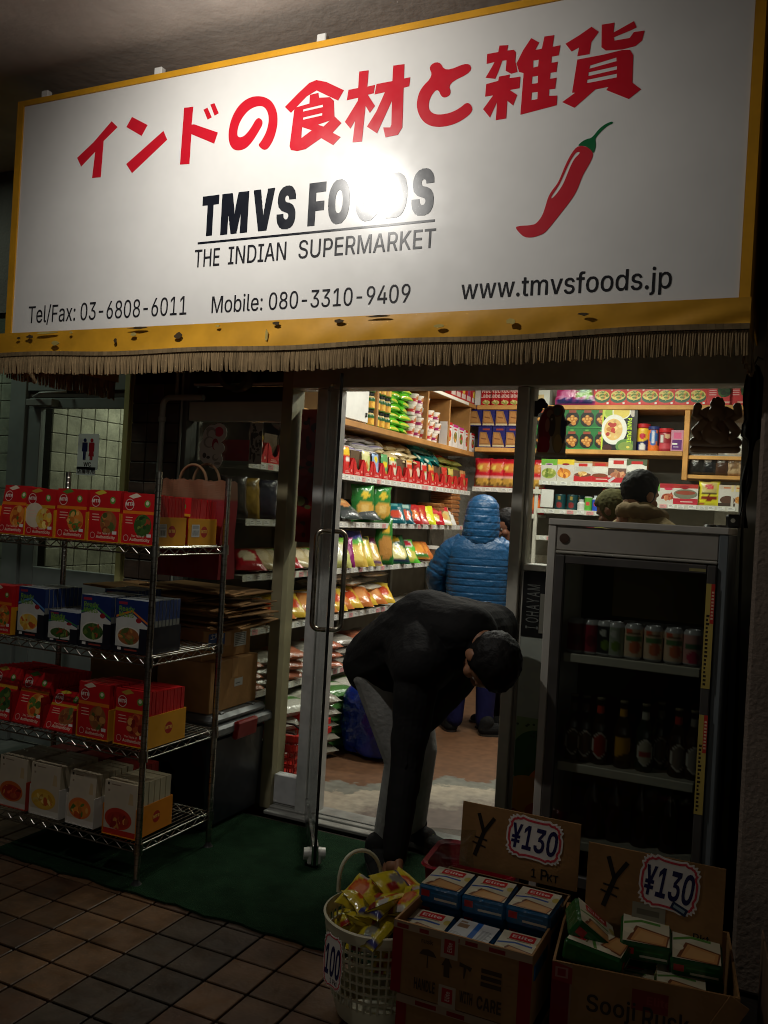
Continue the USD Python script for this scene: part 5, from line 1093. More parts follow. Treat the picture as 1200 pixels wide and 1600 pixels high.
def gj_art(w, h): return [R(0, 0, w, h, L(30, 110, 50)), E(w * .5, h * .42, w * .44, h * .38, L(34, 30, 26)), R(0, 0, w, h * .05, L(60, 140, 70)), R(w * .28, h * .72, w * .72, h * .84, L(150, 70, 50)), R(w * .4, h * .88, w * .6, h * .93, L(120, 180, 80))] + [o for k, (x, y) in enumerate([(.3, .4), (.5, .52), (.7, .42), (.42, .3), (.62, .28), (.5, .4)]) for o in (E(w * x, h * y, w * .13, h * .095, L(176, 110, 44)), E(w * (x - .02), h * (y + .025), w * .08, h * .05, L(216, 160, 84)))] + [E(w * .6, h * .2, w * .14, h * .08, L(196, 130, 60))]
for r_ in range(2):
    for i in range(6):
        cbox('gjb', 'dessert_box', 'green box with golden dumpling picture in the two-row stack on the back shelf', 'box', bxp(822 + i * 23.4 + r_ * 1.2, 690 - r_ * 29, Zw + r_ * .181), (0, 0, rs.uniform(-.02, .02)), .138, .12, .178, L(30, 110, 50), gj_art(.138, .178), 'green dumpling dessert boxes on the back shelf')
w, h = .285, .36
ppa = [R(0, 0, w, h, L(26, 26, 24)), R(0, 0, .012, h, L(190, 210, 50)), E(.05, h * .86, .045, .05, L(190, 206, 90)), E(.05, h * .86, .03, .034, L(150, 180, 60)), E(.155, h * .88, .075, .062, L(226, 226, 206)), E(.155, h * .88, .066, .054, L(220, 196, 90)), E(.1, h * .47, .105, .125, L(226, 224, 214))] + food(.095, h * .47, .075, .09, [L(220, 180, 110), L(196, 130, 60), L(170, 50, 40), L(226, 200, 140)], 26, 8, .22) + [E(.2, h * .09, .08, .06, L(90, 130, 60)), E(.2, h * .08, .06, .04, L(130, 150, 70)), E(.22, h * .07, .014, .01, L(226, 206, 90)), E(.05, h * .04, .04, .03, L(70, 30, 24)), E(.248, h * .86, .02, .035, L(190, 180, 170)), tx('PANI PURI', .208, h * .74, .034, L(190, 220, 50), .8, 800, -90), R(.26, 0, w, h, L(40, 40, 38))]
cbox('ppb', 'puri_box', 'large black box with a white plate of puri and vertical yellow-green lettering', 'box', bxp(966, 690, Zw), (0, 0, .03), w, .1, h, L(26, 26, 24), ppa)
# jars
jz = Zw + .001
round_('j1', 'drink_powder_jar', 'yellow and navy drink powder jar with a red lid beside the black puri box', 'jar', bxp(1002, 700, jz)[:1] + (BY + .08, jz), [(0, 0), (.05, 0), (.053, .01), (.053, .17), (.045, .19), (0, .19)], [(0, L(30, 34, 90)), (.075, L(226, 180, 50))], .053, None, [(Polygon([(-.1, .04), (.1, .11), (.1, .02), (-.1, .02)]), L(30, 34, 90)), (Point(.0, .12).buffer(.025), L(190, 40, 60)), (Point(.0, .03).buffer(.03), L(216, 210, 206))], ([(0, .19), (.054, .19), (.055, .2), (.055, .222), (0, .224)], L(186, 34, 40)))
round_('j2', 'drink_powder_jar', 'orange and blue drink powder jar with a dark blue lid', 'jar', (bx(1019, 700), BY + .07, jz), [(0, 0), (.045, 0), (.047, .01), (.047, .16), (.042, .175), (0, .175)], [(0, L(220, 110, 36))], .047, None, [(shapely.affinity.scale(Point(0, .11).buffer(1), .032, .07), L(50, 100, 170)), (sbox(-.01, .06, .01, .16), L(206, 206, 216)), (sbox(.035, .04, .1, .17), L(60, 40, 60))], ([(0, .175), (.05, .175), (.05, .2), (0, .202)], L(34, 50, 110)))
round_('j3', 'jelly_jar', 'red jar with a red lid and small white label on the back shelf', 'jar', (bx(1037.5, 700), BY + .08, jz), [(0, 0), (.054, 0), (.056, .01), (.056, .14), (.05, .155), (0, .155)], [(0, L(150, 40, 50))], .056, None, [(sbox(-.045, .07, -.01, .13), L(206, 206, 200)), (sbox(-.05, .02, .05, .06), L(190, 70, 80)), (Point(.02, .12).buffer(.02), L(216, 180, 140))], ([(0, .152), (.058, .152), (.06, .158), (.06, .185), (0, .19)], L(190, 28, 36)))
cbox('j4', 'purple_pack', 'purple and pink plastic pack right of the red jar', 'pack', bxp(1057, 700, jz), (0, 0, 0), .095, .07, .17, L(190, 130, 150), [R(.01, .01, .085, .09, L(92, 30, 110)), R(.02, .1, .08, .15, L(206, 90, 130)), R(.01, .05, .05, .065, WHITE), R(.02, .03, .06, .036, L(206, 190, 216))])
# boxes on the middle metal shelf
def bxa(k, w, h):
    base = {0: [R(0, h * .72, w, h, L(110, 170, 60)), E(w * .5, h * .34, w * .46, h * .24, L(150, 170, 80))] + food(w * .5, h * .34, w * .42, h * .2, [L(150, 160, 70), L(190, 190, 110), L(110, 130, 50)], 14, 1, .3) + [E(w * .5, h * .76, w * .25, h * .05, L(216, 200, 206)), E(w * .5, h * .76, w * .2, h * .035, L(110, 60, 110))],
            1: [R(0, h * .76, w, h, L(226, 196, 50))] + food(w * .42, h * .36, w * .4, h * .22, [L(206, 130, 50), L(226, 160, 70), L(176, 90, 40)], 12, 2, .35) + [E(w * .5, h * .78, w * .22, h * .05, L(150, 40, 50))],
            2: [R(0, 0, w, h * .3, L(196, 40, 44)), E(w * .5, h * .34, w * .46, h * .1, L(120, 70, 50))] + food(w * .5, h * .4, w * .25, h * .1, [L(206, 160, 90), L(226, 190, 130)], 8, 3, .4) + [R(w * .26, h * .74, w * .74, h * .88, L(196, 40, 36)), R(w * .1, h * .5, w * .9, h * .72, L(190, 186, 176)), R(0, h * .9, w, h, L(176, 150, 100))],
            3: [R(0, h * .78, w, h, L(170, 90, 50)), E(w * .5, h * .62, w * .45, h * .16, L(220, 216, 206)), R(w * .22, h * .8, w * .78, h * .93, L(196, 40, 36)), R(0, 0, w, h * .36, L(196, 40, 44)), E(w * .5, h * .34, w * .4, h * .1, L(130, 70, 44)), R(w * .3, h * .14, w * .9, h * .18, L(226, 190, 180))],
            4: [R(0, h * .3, w, h * .6, L(110, 80, 70)), R(0, h * .6, w, h * .9, L(226, 220, 210)), R(w * .25, h * .76, w * .78, h * .92, L(196, 40, 36))] + food(w * .52, h * .32, w * .4, h * .14, [L(190, 120, 90), L(206, 150, 110), L(160, 90, 60)], 8, 4, .45) + [R(0, 0, w, h * .22, L(190, 40, 50)), P([(0, h * .1), (w * .3, h * .25), (w * .4, h * .2), (w * .1, 0)], L(206, 200, 206))],
            5: [R(0, h * .74, w, h, L(80, 90, 60)), E(w * .5, h * .64, w * .48, h * .18, L(226, 224, 214)), R(w * .24, h * .8, w * .8, h * .92, L(196, 40, 36)), R(0, 0, w, h * .16, L(206, 80, 40)), E(w * .3, h * .4, w * .3, h * .1, L(70, 90, 50))] + food(w * .5, h * .26, w * .44, h * .13, [L(220, 180, 90), L(206, 160, 70), L(226, 200, 130)], 12, 6, .35)}
    return base[k]
lbs = ['white box with a green top and green grain picture on the middle back shelf', 'white box with a yellow top and orange curry picture', 'cream and red box with a small red name plate, third on the middle back shelf', 'red and brown box with an oval white name panel', 'taller cream and red box with brown cubes picture', 'taller green topped white box with yellow dumplings, rightmost on the middle back shelf']
for k, (u, w_, h_) in enumerate(((856, .138, .185), (882, .145, .185), (909, .155, .175), (936, .16, .172), (964, .16, .205), (993, .165, .2))):
    cbox(f'mid{k}', 'food_box', lbs[k], 'box', bxp(u, 755, 1.857), (0, 0, rs.uniform(-.04, .04)), w_, .07, h_, L(206, 200, 190), bxa(k, w_, h_), None, [L(206, 206, 190), L(216, 206, 150), L(190, 150, 110), L(170, 110, 70), L(150, 110, 90), L(196, 130, 60)][k])
for i, (u, v) in enumerate(((793, 757), (773, 757), (834, 757), (752, 757))):
    pouch('redbag', 'red_nut_bag', 'red bag with a clear window of nuts on the back shelf near the mullion', 'bag', bxp(u, v, 1.777)[:1] + (BY + .05, 1.777), (-.04, 0, rs.uniform(-.1, .1)), .17, .26, .07, [R(0, 0, .17, .08, L(120, 90, 40))] + food(.085, .05, .06, .035, [L(206, 160, 70), L(150, 110, 50)], 8, i, .4) + [R(0, .085, .17, .1, L(220, 160, 150)), E(.085, .18, .06, .04, L(206, 130, 60)), E(.06, .17, .02, .02, L(226, 200, 90)), R(0, .23, .17, .26, L(150, 20, 34))], L(190, 26, 40), 'red bags of nuts on the back shelf beside the mullion', seed=7)
pouch('orbag', 'red_snack_bag', 'red and orange snack bag with yellow spot on the lower back shelf', 'bag', (bx(832, 800), BY + .05, 1.562), (-.06, 0, 0), .18, .23, .07, [P([(.05, .02), (.16, .06), (.12, .16), (.06, .15)], L(220, 120, 50)), E(.14, .19, .025, .02, L(226, 206, 50)), E(.06, .17, .02, .025, L(206, 206, 190)), P([(.0, .0), (.08, .0), (.06, .09)], L(150, 70, 70))], L(190, 34, 44))
# small things on the lower metal shelf
Zl = 1.614
t = thing('card_display', 'small black display card on a stand at the left end of the lower back shelf', 'display', bxp(853, 795, Zl), (0, 0, .1))
mb = MB(); mb.add(rbox((.11, .008, .16), .004), L(196, 194, 188), False, rotm(-.15, 0, 0, (0, .01, .09))); mb.build('frame', 'plastic', t)
mb = MB(); mb.bb(-.045, .045, -.004, -.003, .04, .155, L(40, 38, 36)); mb.v[-1] = trimesh.transform_points(mb.v[-1], rotm(-.15, 0, 0, (0, .008, .0))); mb.build('card', 'printed_card', t)
canp = [(0, 0), (.045, 0), (.047, .006), (.047, .124), (.045, .13), (0, .13)]
for u, lb in ((872, 'dark teal tin beside the black display card'), (891, 'dark teal tin, right one of the pair'), (899, 'dark teal tin tucked behind the pair')):
    round_('tealcan', 'teal_tin', lb, 'tin', (bx(u, 790), BY + .07 + (.08 if u == 899 else 0), Zl), canp, [(0, L(16, 60, 64))], .047, None, [(Point(0, .04).buffer(.025), L(130, 40, 40)), (Point(-.0, .1).buffer(.016), L(150, 130, 60))])
round_('whitebt', 'white_bottle', 'small white bottle between the teal tins and green tin', 'bottle', (bx(906, 793), BY + .05, Zl), [(0, 0), (.034, 0), (.034, .06), (.02, .075), (.02, .095), (0, .096)], [(0, L(206, 206, 200)), (.075, L(180, 180, 180))], .034)
round_('greencan', 'green_tin', 'small green tin with a white lid on the lower back shelf', 'tin', (bx(917, 793), BY + .05, Zl), [(0, 0), (.032, 0), (.032, .12), (0, .12)], [(0, L(90, 170, 60)), (.11, L(190, 190, 180))], .032, None, [(Point(0, .06).buffer(.018), L(206, 80, 70))])
round_('bluecan', 'blue_tin', 'small bright blue tin with white lid on the lower back shelf', 'tin', (bx(929, 795), BY + .05, Zl), [(0, 0), (.032, 0), (.033, .1), (.02, .115), (.02, .13), (0, .13)], [(0, L(40, 80, 190)), (.1, L(190, 196, 200))], .033, None, [(Point(0, .06).buffer(.018), L(170, 60, 110))])
for i, u in enumerate((941, 951.5, 961)):
    round_(f'sauce{i%2}', 'sauce_bottle', ['sauce bottle with red cap, leftmost of three', 'sauce bottle with red cap and yellow label in the middle of three', 'sauce bottle with red cap, rightmost of three beside the beanie'][i], 'bottle', (bx(u, 795), BY + .06, Zl), [(0, 0), (.03, 0), (.031, .1), (.015, .14), (.014, .16), (0, .16)], [(0, L(60, 34, 24)), (.02, L(196, 176, 90)), (.085, L(70, 34, 24)), (.1, L(206, 206, 196)), (.115, L(90, 30, 24))], .031, None, [(Point(0, .05).buffer(.016), L(176, 120, 40) if i == 1 else L(110, 130, 60))], ([(0, .158), (.017, .158), (.017, .19), (.012, .2), (0, .2)], L(170, 26, 30)))
cbox('yl1', 'yellow_carton', 'small yellow carton behind the sauce bottles', 'box', bxp(972, 790, Zl)[:1] + (BY + .12, Zl), (0, 0, 0), .08, .05, .17, L(206, 206, 130), [R(.02, .1, .06, .14, L(90, 120, 60))])
for u, c, lb in ((898, L(40, 50, 130), 'small blue packet on the shelf just above the fridge'), (938, L(190, 190, 90), 'small yellow packet on the shelf just above the fridge'), (918, L(150, 30, 50), 'small red packet on the shelf just above the fridge'), (955, L(206, 120, 60), 'small orange packet on the shelf just above the fridge')):
    cbox(lb, 'small_packet', lb, 'packet', (bx(u, 812), BY + .03, 1.382), (0, 0, 0), .11, .06, .13, c, [R(.02, .04, .09, .08, c * .5)])
# right metal shelf
def rb(k, w, h):
    return {0: [R(0, h * .78, w, h, L(180, 40, 50)), E(w * .5, h * .74, w * .25, h * .06, L(206, 60, 90))] + food(w * .5, h * .36, w * .36, h * .16, [L(180, 90, 60), L(150, 60, 40), L(206, 130, 90)], 10, 1, .4),
            1: [R(0, 0, w, h * .3, L(190, 40, 56)), R(0, h * .8, w, h, L(176, 50, 40)), E(w * .5, h * .52, w * .48, h * .24, L(120, 120, 100)), E(w * .5, h * .58, w * .4, h * .1, L(150, 70, 50)), E(w * .45, h * .85, w * .2, h * .09, L(150, 24, 34)), R(w * .3, h * .12, w * .8, h * .17, L(226, 190, 180))],
            2: [R(0, 0, w, h, L(226, 216, 50)), R(w * .1, h * .5, w * .9, h, L(196, 180, 110)), E(w * .5, h * .78, w * .24, h * .1, L(190, 40, 50)), R(w * .12, h * .46, w * .9, h * .55, L(60, 40, 30)), E(w * .5, h * .32, w * .36, h * .11, L(130, 44, 30)), E(w * .16, h * .08, w * .12, h * .05, L(190, 40, 40))],
            3: [R(0, h * .82, w, h, L(206, 190, 170)), R(w * .3, h * .84, w * .7, h * .9, L(206, 110, 60)), E(w * .55, h * .3, w * .45, h * .2, L(90, 60, 44)), R(0, 0, w, h * .16, L(70, 54, 44))],
            4: [R(0, h * .7, w, h, L(226, 206, 150)), R(w * .3, h * .84, w * .7, h * .9, L(206, 120, 60))] + food(w * .6, h * .32, w * .42, h * .18, [L(216, 140, 60), L(190, 60, 40), L(226, 190, 110)], 10, 9, .35)}[k]
for k, (u, w_, h_, lb) in enumerate(((1043, .135, .165, 'white and red box with brown nuggets, leftmost on the right back shelf'), (1070, .19, .165, 'red box with a grey oval picture on the right back shelf'), (1107, .165, .195, 'yellow pouch with a red emblem and bowl of beans'), (1135, .125, .17, 'white box with black lentils near the right jamb'), (1155, .125, .17, 'cream box with an orange dish at the right jamb'))):
    if k == 2: pouch('rb2', 'bean_pouch', lb, 'pouch', (bx(u, 785), BY + .04, 1.702), (-.03, 0, 0), w_, h_, .05, rb(2, w_, h_), L(226, 216, 50))
    else: cbox(f'rb{k}', 'food_box', lb, 'box', bxp(u, 785, 1.702), (0, 0, rs.uniform(-.05, .05)), w_, .07, h_, L(210, 206, 196), rb(k, w_, h_))
cbox('rbg', 'green_carton', 'green and white carton mostly hidden behind the dark haired head', 'box', bxp(1030, 785, 1.702), (0, 0, 0), .07, .06, .16, L(206, 206, 196), [R(0, .1, .07, .16, L(100, 160, 70))])
# jars and bags on the small wooden shelves at the right
for i, u in enumerate((1146, 1162, 1178)):
    t = put('sugarbag', lambda p: (pouch_mesh(MB(), .13, .2, .07, [R(.04, .1, .08, .15, L(120, 120, 120)), R(.045, .105, .075, .145, L(200, 200, 196))], L(206, 206, 196)).build('bag', 'glossy_pouch', p)), 'sugar_bag', 'clear bag of white sugar with a label on the upper jar shelf', 'bag', (bx(u, 690), BY + .07, 2.102), (-.03, 0, .1 * (i - 1)), 'white sugar bags on the upper jar shelf')
for i, (u, c) in enumerate(((1087, L(34, 32, 30)), (1107, L(30, 30, 32)), (1128, L(70, 46, 32)), (1146, L(160, 130, 96)), (1162, L(160, 130, 96)))):
    art = ([R(.03, .1, .08, .155, L(214, 214, 210)), R(.042, .112, .07, .138, L(60, 60, 60))] if i < 3 else []) + (food(.06, .07, .05, .06, [L(176, 146, 110), L(130, 100, 70), L(196, 170, 130)], 20, 4, .3) if i >= 3 else [])
    pouch(f'spb{i}', 'dried_food_bag', ['clear bag of black seeds with white label, leftmost on the lower jar shelf', 'clear bag of black seeds with white label, second on the lower jar shelf', 'clear bag of brown spice with white label on the lower jar shelf', 'clear bag of dried ginger on the lower jar shelf', 'clear bag of dried ginger against the right jamb'][i], 'bag', (bx(u, 735), BY + .06, 1.947), (-.04, 0, 0), .13, .17, .06, art + [R(0, .155, .13, .17, L(150, 150, 146))], c, seed=i)

# ================================================================== IN FRONT OF THE WINDOW: FRIDGE, POSTER, FIGURES
FX0, FX1, FY0, FY1 = -.806, -.192, 3.15, 3.66
fr = thing('display_fridge', 'grey glass door drinks fridge standing in front of the right shop window', 'fridge')
GF = L(186, 182, 172)
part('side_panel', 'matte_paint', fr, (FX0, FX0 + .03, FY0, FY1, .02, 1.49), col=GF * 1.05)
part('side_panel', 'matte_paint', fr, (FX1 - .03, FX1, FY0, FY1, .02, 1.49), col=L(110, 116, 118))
part('top_panel', 'matte_paint', fr, (FX0, FX1, FY0 - .004, FY1, 1.491, 1.515), col=GF)
part('header', 'matte_paint', fr, (FX0 + .031, FX1 - .031, FY0 + .004, FY0 + .03, 1.402, 1.49), col=L(156, 150, 140))
part('header_trim', 'brushed_metal', fr, (FX0 + .031, FX1 - .031, FY0 - .002, FY0 + .02, 1.39, 1.4), col=L(176, 172, 160))
part('back_panel', 'matte_paint', fr, (FX0 + .031, FX1 - .031, FY1 - .02, FY1, .02, 1.4), col=L(60, 56, 40))
part('base', 'matte_paint', fr, (FX0 + .031, FX1 - .031, FY0 + .02, FY1 - .021, .02, .2), col=L(50, 48, 46))
part('inner_card', 'printed_card', fr, (FX0 + .2, FX1 - .06, FY0 + .24, FY0 + .244, 1.16, 1.38), col=L(120, 104, 40))
DS = L(74, 70, 66)
part('door_stile', 'dull_metal', fr, (FX0 + .033, FX0 + .068, FY0 - .012, FY0 + .018, .21, 1.385), col=DS)
part('door_stile', 'dull_metal', fr, (FX1 - .062, FX1 - .033, FY0 - .012, FY0 + .018, .21, 1.385), col=DS * .9)
part('door_rail', 'dull_metal', fr, (FX0 + .069, FX1 - .063, FY0 - .01, FY0 + .018, 1.355, 1.385), col=DS)
part('door_rail', 'dull_metal', fr, (FX0 + .069, FX1 - .063, FY0 - .01, FY0 + .018, .21, .25), col=DS)
part('door_glass', 'dim_glass', fr, (FX0 + .069, FX1 - .063, FY0 + .0, FY0 + .006, .251, 1.354), ch=0)
mb = MB(); mb.add(lathe([(0, -.012), (.016, -.01), (.018, .0), (0, .002)], 18), L(70, 50, 40), 40, rotm(PI / 2, 0, 0, (FX0 + .06, FY0 + .0, 1.445))); mb.build('lock', 'plastic', fr)
for z in (1.027, .634, .36):
    part('shelf', 'matte_paint', fr, (FX0 + .075, FX1 - .07, FY0 + .03, FY1 - .03, z - .006, z), col=L(150, 146, 132))
    part('shelf_front', 'matte_paint', fr, (FX0 + .075, FX1 - .07, FY0 + .022, FY0 + .0295, z - .028, z + .004), col=L(190, 186, 170))
r2 = random.Random(12)
for z0, z1, lb in ((.972, 1.324, 'yellow and red printed notice strip'), (.549, .883, 'yellow and red printed notice strip')):
    mb = MB(); hh = z1 - z0
    a_ = [R(.016, hh * .62, .028, hh, L(190, 50, 40))] + [R(.005, .01 + k * .0135, .005 + r2.uniform(.006, .011), .018 + k * .0135, L(50, 40, 24)) for k in range(int(hh * .7 / .0135))] + [R(.0185, hh * .66 + k * .011, .026, hh * .66 + .006 + k * .011, L(226, 190, 160)) for k in range(9)]
    flat(mb, flatten(a_, sbox(0, 0, .028, hh), L(186, 164, 84)), 'front', FY0 - .0135, None, rotm(loc=(FX1 - .0617, 0, z0))); mb.build('notice_strip', 'printed_card', fr, lb)
mb = MB(); mb.bb(FX1 - .12, FX1 - .066, FY0 - .011, FY0 - .0105, 1.362, 1.372, L(150, 140, 90)); mb.build('small_label', 'printed_card', fr)
def fx(u, v, y): return float(at(u, v, 1, y)[0])
canp2 = [(0, 0), (.026, 0), (.033, .008), (.033, .112), (.026, .124), (.024, .126), (.022, .122), (0, .122)]
cans = [(900, L(120, 36, 34), 0), (923, L(150, 44, 60), 0), (946, L(40, 40, 40), 1), (962, L(150, 160, 140), 1), (990, L(206, 180, 150), 2), (1021, L(206, 180, 150), 2), (1053, L(206, 180, 150), 2), (1083, L(200, 150, 140), 3)]
cl_ = ['dark red can at the left end of the top fridge shelf', 'pink and red can second from the left on the top fridge shelf', 'black can with a green spot on the top fridge shelf', 'pale green can in the middle of the top fridge shelf', 'cream can with peach print on the top fridge shelf', 'cream can with peach print on the top fridge shelf', 'cream can with peach print on the top fridge shelf', 'pink can at the right end of the top fridge shelf']
for i, (u, c, k) in enumerate(cans):
    art_ = {0: [(Point(0, .05).buffer(.02), c * .5)], 1: [(Point(.0, .04).buffer(.018), L(110, 140, 50)), (Point(-.01, .085).buffer(.012), L(190, 190, 180))], 2: [(Point(.005, .045).buffer(.023), L(206, 110, 70)), (sbox(-.03, .068, .03, .082), L(90, 130, 80)), (Point(-.018, .1).buffer(.012), L(206, 90, 60)), (sbox(-.02, .088, .02, .094), L(120, 90, 60))], 3: [(sbox(-.03, .06, .03, .078), L(80, 110, 80)), (Point(0, .03).buffer(.022), L(190, 60, 90))]}[k]
    round_(f'can{k}{i if k != 2 else 0}', 'drink_can', cl_[i], 'can', (fx(u, 1000, FY0 + .09), FY0 + .09, 1.028), canp2, [(0, L(160, 160, 160)), (.01, c), (.11, L(176, 176, 176))], .033, 'cream cans on the top fridge shelf' if k == 2 else None, art_, None, (0, 0, .2))
for i in range(6):
    round_('can20', None, 'drink_can', 'cream can in the second row of the top fridge shelf', 'can') if False else put('can20', None, 'drink_can', 'cream can in the second row of the top fridge shelf', 'can', (fx(985 + i * 21, 990, FY0 + .17), FY0 + .17, 1.028), (0, 0, i), 'second row of cans on the top fridge shelf')
botp = [(0, 0), (.028, 0), (.032, .006), (.032, .12), (.028, .145), (.0145, .18), (.0125, .225), (.0145, .228), (.0145, .238), (.0, .239)]
DB, DGn = L(34, 20, 12), L(18, 34, 20)
bots = [(893, DB, L(60, 50, 44), L(80, 60, 50), 'dark bottle with an oval label at the left end of the lower fridge shelf'), (912, DB, L(70, 56, 48), L(90, 70, 60), 'dark bottle with a pale rimmed oval label second on the lower fridge shelf'), (935, DB, L(150, 44, 34), L(190, 60, 36), 'dark bottle with a red oval label and orange neck foil'), (971, DB, L(190, 140, 44), L(190, 140, 50), 'dark bottle with a square yellow label and yellow neck'), (1006, DGn, L(176, 170, 150), L(170, 166, 150), 'green bottle with a large cream oval label and cream neck label'), (1030, DGn, L(90, 86, 76), L(90, 88, 80), 'green bottle half hidden behind the cream labelled one'), (1058, DB, L(110, 104, 96), L(170, 50, 36), 'slim dark bottle with a small label and red neck'), (1083, DB, L(150, 146, 136), L(120, 118, 110), 'dark bottle with a grey label at the right end of the lower fridge shelf')]
for i, (u, c, lc, nc, lb) in enumerate(bots):
    oval = aff.scale(Point(0, .07).buffer(1), .03, .046)
    art_ = [(oval, L(200, 196, 186)), (aff.scale(oval, .86, .88), lc)] if i not in (3,) else [(sbox(-.032, .03, .032, .11), lc), (Polygon([(-.032, .04), (.032, .06), (.032, .03), (-.032, .03)]), L(70, 50, 30))]
    if i == 4: art_ += [(sbox(-.024, .055, .024, .075), L(150, 60, 54))]
    yo = .1 if i != 5 else .17
    round_(f'beer{i}', 'drink_bottle', lb, 'bottle', (fx(u, 1180, FY0 + yo), FY0 + yo, .635), botp, [(0, c), (.183, nc), (.212, c), (.23, L(150, 140, 110))], .032, None, art_, None, (0, 0, .25), 'dark_glass_bottle')
for i, u in enumerate((925, 960, 1000, 1045)):
    put('lowb', lambda p: MB().add(lathe(botp, 22), DB, 40).build('body', 'dark_glass_bottle', p), 'drink_bottle', 'dark bottle on the unlit bottom shelf of the fridge', 'bottle', (fx(u, 1270, FY0 + .12), FY0 + .12, .361), (0, 0, 0), 'dark bottles on the bottom fridge shelf')

bd = thing('black_notice', 'black card with grey spaced letters set upright below the window sill beside the fridge', 'notice', (-1.05, FY - .056, 1.0))
mb = MB(); mb.bb(0, .26, 0, .006, 0, .28, L(22, 22, 22)); mb.build('card', 'printed_card', bd)
mb = MB()
for k, ch in enumerate('IOHAYAM'): plate(mb, [tx(ch, .075, .035 + k * .028, .055, L(110, 112, 108), .42, 400, 90)], .001, -.0005)
mb.build('lettering', 'printed_card', bd)
mb = MB(); mb.bb(.08, .26, -.006, -.003, .02, .19, L(120, 118, 108)); mb.build('paper_tab', 'printed_card', bd)
ps = thing('fruit_poster', 'poster of orange fruit and green leaves low on the shop window between door and fridge', 'poster', (-1.05, FY - .052, .05))
A_ = [R(0, 0, .8, .2, L(120, 26, 20)), R(0, .6, .8, .95, L(150, 156, 146)), R(0, .45, .8, .6, L(120, 140, 100)), E(.1, .42, .12, .13, L(40, 90, 40)), E(.24, .35, .16, .16, L(40, 84, 36)), E(.2, .3, .14, .12, L(196, 110, 36)), E(.3, .42, .1, .1, L(190, 110, 40)), E(.06, .27, .1, .08, L(170, 120, 44)), E(.16, .2, .1, .05, L(150, 60, 30))] + [E(r2.uniform(0, .3), r2.uniform(.48, .6), .006, .005, L(40, 60, 30)) for _ in range(30)]
mb = MB(); mb.bb(0, .8, 0, .003, 0, .95, L(150, 156, 146)); mb.build('sheet', 'printed_card', ps)
mb = MB(); flat(mb, flatten(A_, sbox(.003, .003, .797, .947), L(150, 156, 146)), 'front', -.0008); mb.build('print', 'printed_card', ps)


# ---------------------------------------------------------------- bodies
def bones(segs, edge=.02, it=8):
    """One continuous surface round a skeleton: each bone is the hull of the spheres at its two joints."""
    parts = []
    for (p, r, q, s) in segs:
        a_ = manifold3d.Manifold.sphere(1, 20).scale(np.broadcast_to(np.asarray(r, float), 3)).translate(np.asarray(p, float)); b_ = manifold3d.Manifold.sphere(1, 20).scale(np.broadcast_to(np.asarray(s, float), 3)).translate(np.asarray(q, float))
        parts.append(manifold3d.Manifold.batch_hull([a_, b_]))
    m = tm(manifold3d.Manifold.batch_boolean(parts, manifold3d.OpType.Add).refine_to_length(edge))
    m.merge_vertices(); trimesh.smoothing.filter_taubin(m, .5, .52, it)
    return m


gn = thing('deity_relief', 'dark relief of a seated elephant headed figure fixed to the right window', 'figurine', at(1119, 668, 1, FY - .01) - np.array([0, 0, .1]))
S = [((-.075, 0, .012), (.02, .012, .014), (.075, 0, .012), (.02, .012, .014)), ((-.07, 0, .04), (.028, .014, .02), (.02, 0, .035), (.03, .014, .018)), ((.07, 0, .04), (.028, .014, .02), (-.02, 0, .035), (.03, .014, .018)), ((0, -.004, .07), (.048, .02, .042), (0, -.002, .1), (.04, .016, .03)),
     ((-.045, 0, .12), (.018, .012, .018), (-.078, 0, .085), (.016, .011, .016)), ((-.078, 0, .085), (.016, .011, .016), (-.06, -.006, .055), (.014, .01, .013)), ((.045, 0, .12), (.018, .012, .018), (.078, 0, .085), (.016, .011, .016)), ((.078, 0, .085), (.016, .011, .016), (.06, -.006, .055), (.014, .01, .013)),
     ((-.04, .004, .125), (.014, .01, .014), (-.082, .004, .15), (.013, .009, .013)), ((-.082, .004, .15), (.013, .009, .013), (-.075, .004, .185), (.015, .009, .015)), ((.04, .004, .125), (.014, .01, .014), (.082, .004, .15), (.013, .009, .013)), ((.082, .004, .15), (.013, .009, .013), (.075, .004, .185), (.015, .009, .015)),
     ((0, -.006, .15), (.032, .016, .03), (0, -.006, .165), (.028, .015, .026)), ((-.045, .003, .15), (.022, .006, .026), (-.03, .003, .16), (.02, .006, .024)), ((.045, .003, .15), (.022, .006, .026), (.03, .003, .16), (.02, .006, .024)), ((0, -.014, .135), (.012, .01, .012), (-.006, -.018, .1), (.01, .009, .01)), ((-.006, -.018, .1), (.01, .009, .01), (.016, -.018, .08), (.008, .008, .008)), ((0, 0, .185), (.026, .014, .016), (0, 0, .212), (.01, .008, .012)), ((-.018, 0, .195), (.01, .008, .012), (-.014, 0, .212), (.006, .005, .008)), ((.018, 0, .195), (.01, .008, .012), (.014, 0, .212), (.006, .005, .008))]
mb = MB(); S = [(a_, tuple(np.array(b_) * 1.12), c_, tuple(np.array(d_) * 1.12)) for a_, b_, c_, d_ in S]
mb.add(bones(S, .006, 2), L(128, 98, 74), True); mb.build('relief', 'plastic', gn)
stc = at(862, 675, 1, FY - .002)
ol = unary_union([aff.scale(Point(-.03, .0).buffer(1), .034, .095), aff.scale(Point(.028, .0).buffer(1), .036, .1), Point(-.012, .085).buffer(.03), Point(.022, .09).buffer(.032), sbox(-.06, -.105, .062, -.05).buffer(.004), Polygon([(.04, .06), (.085, .045), (.06, .02)])]).simplify(.001)
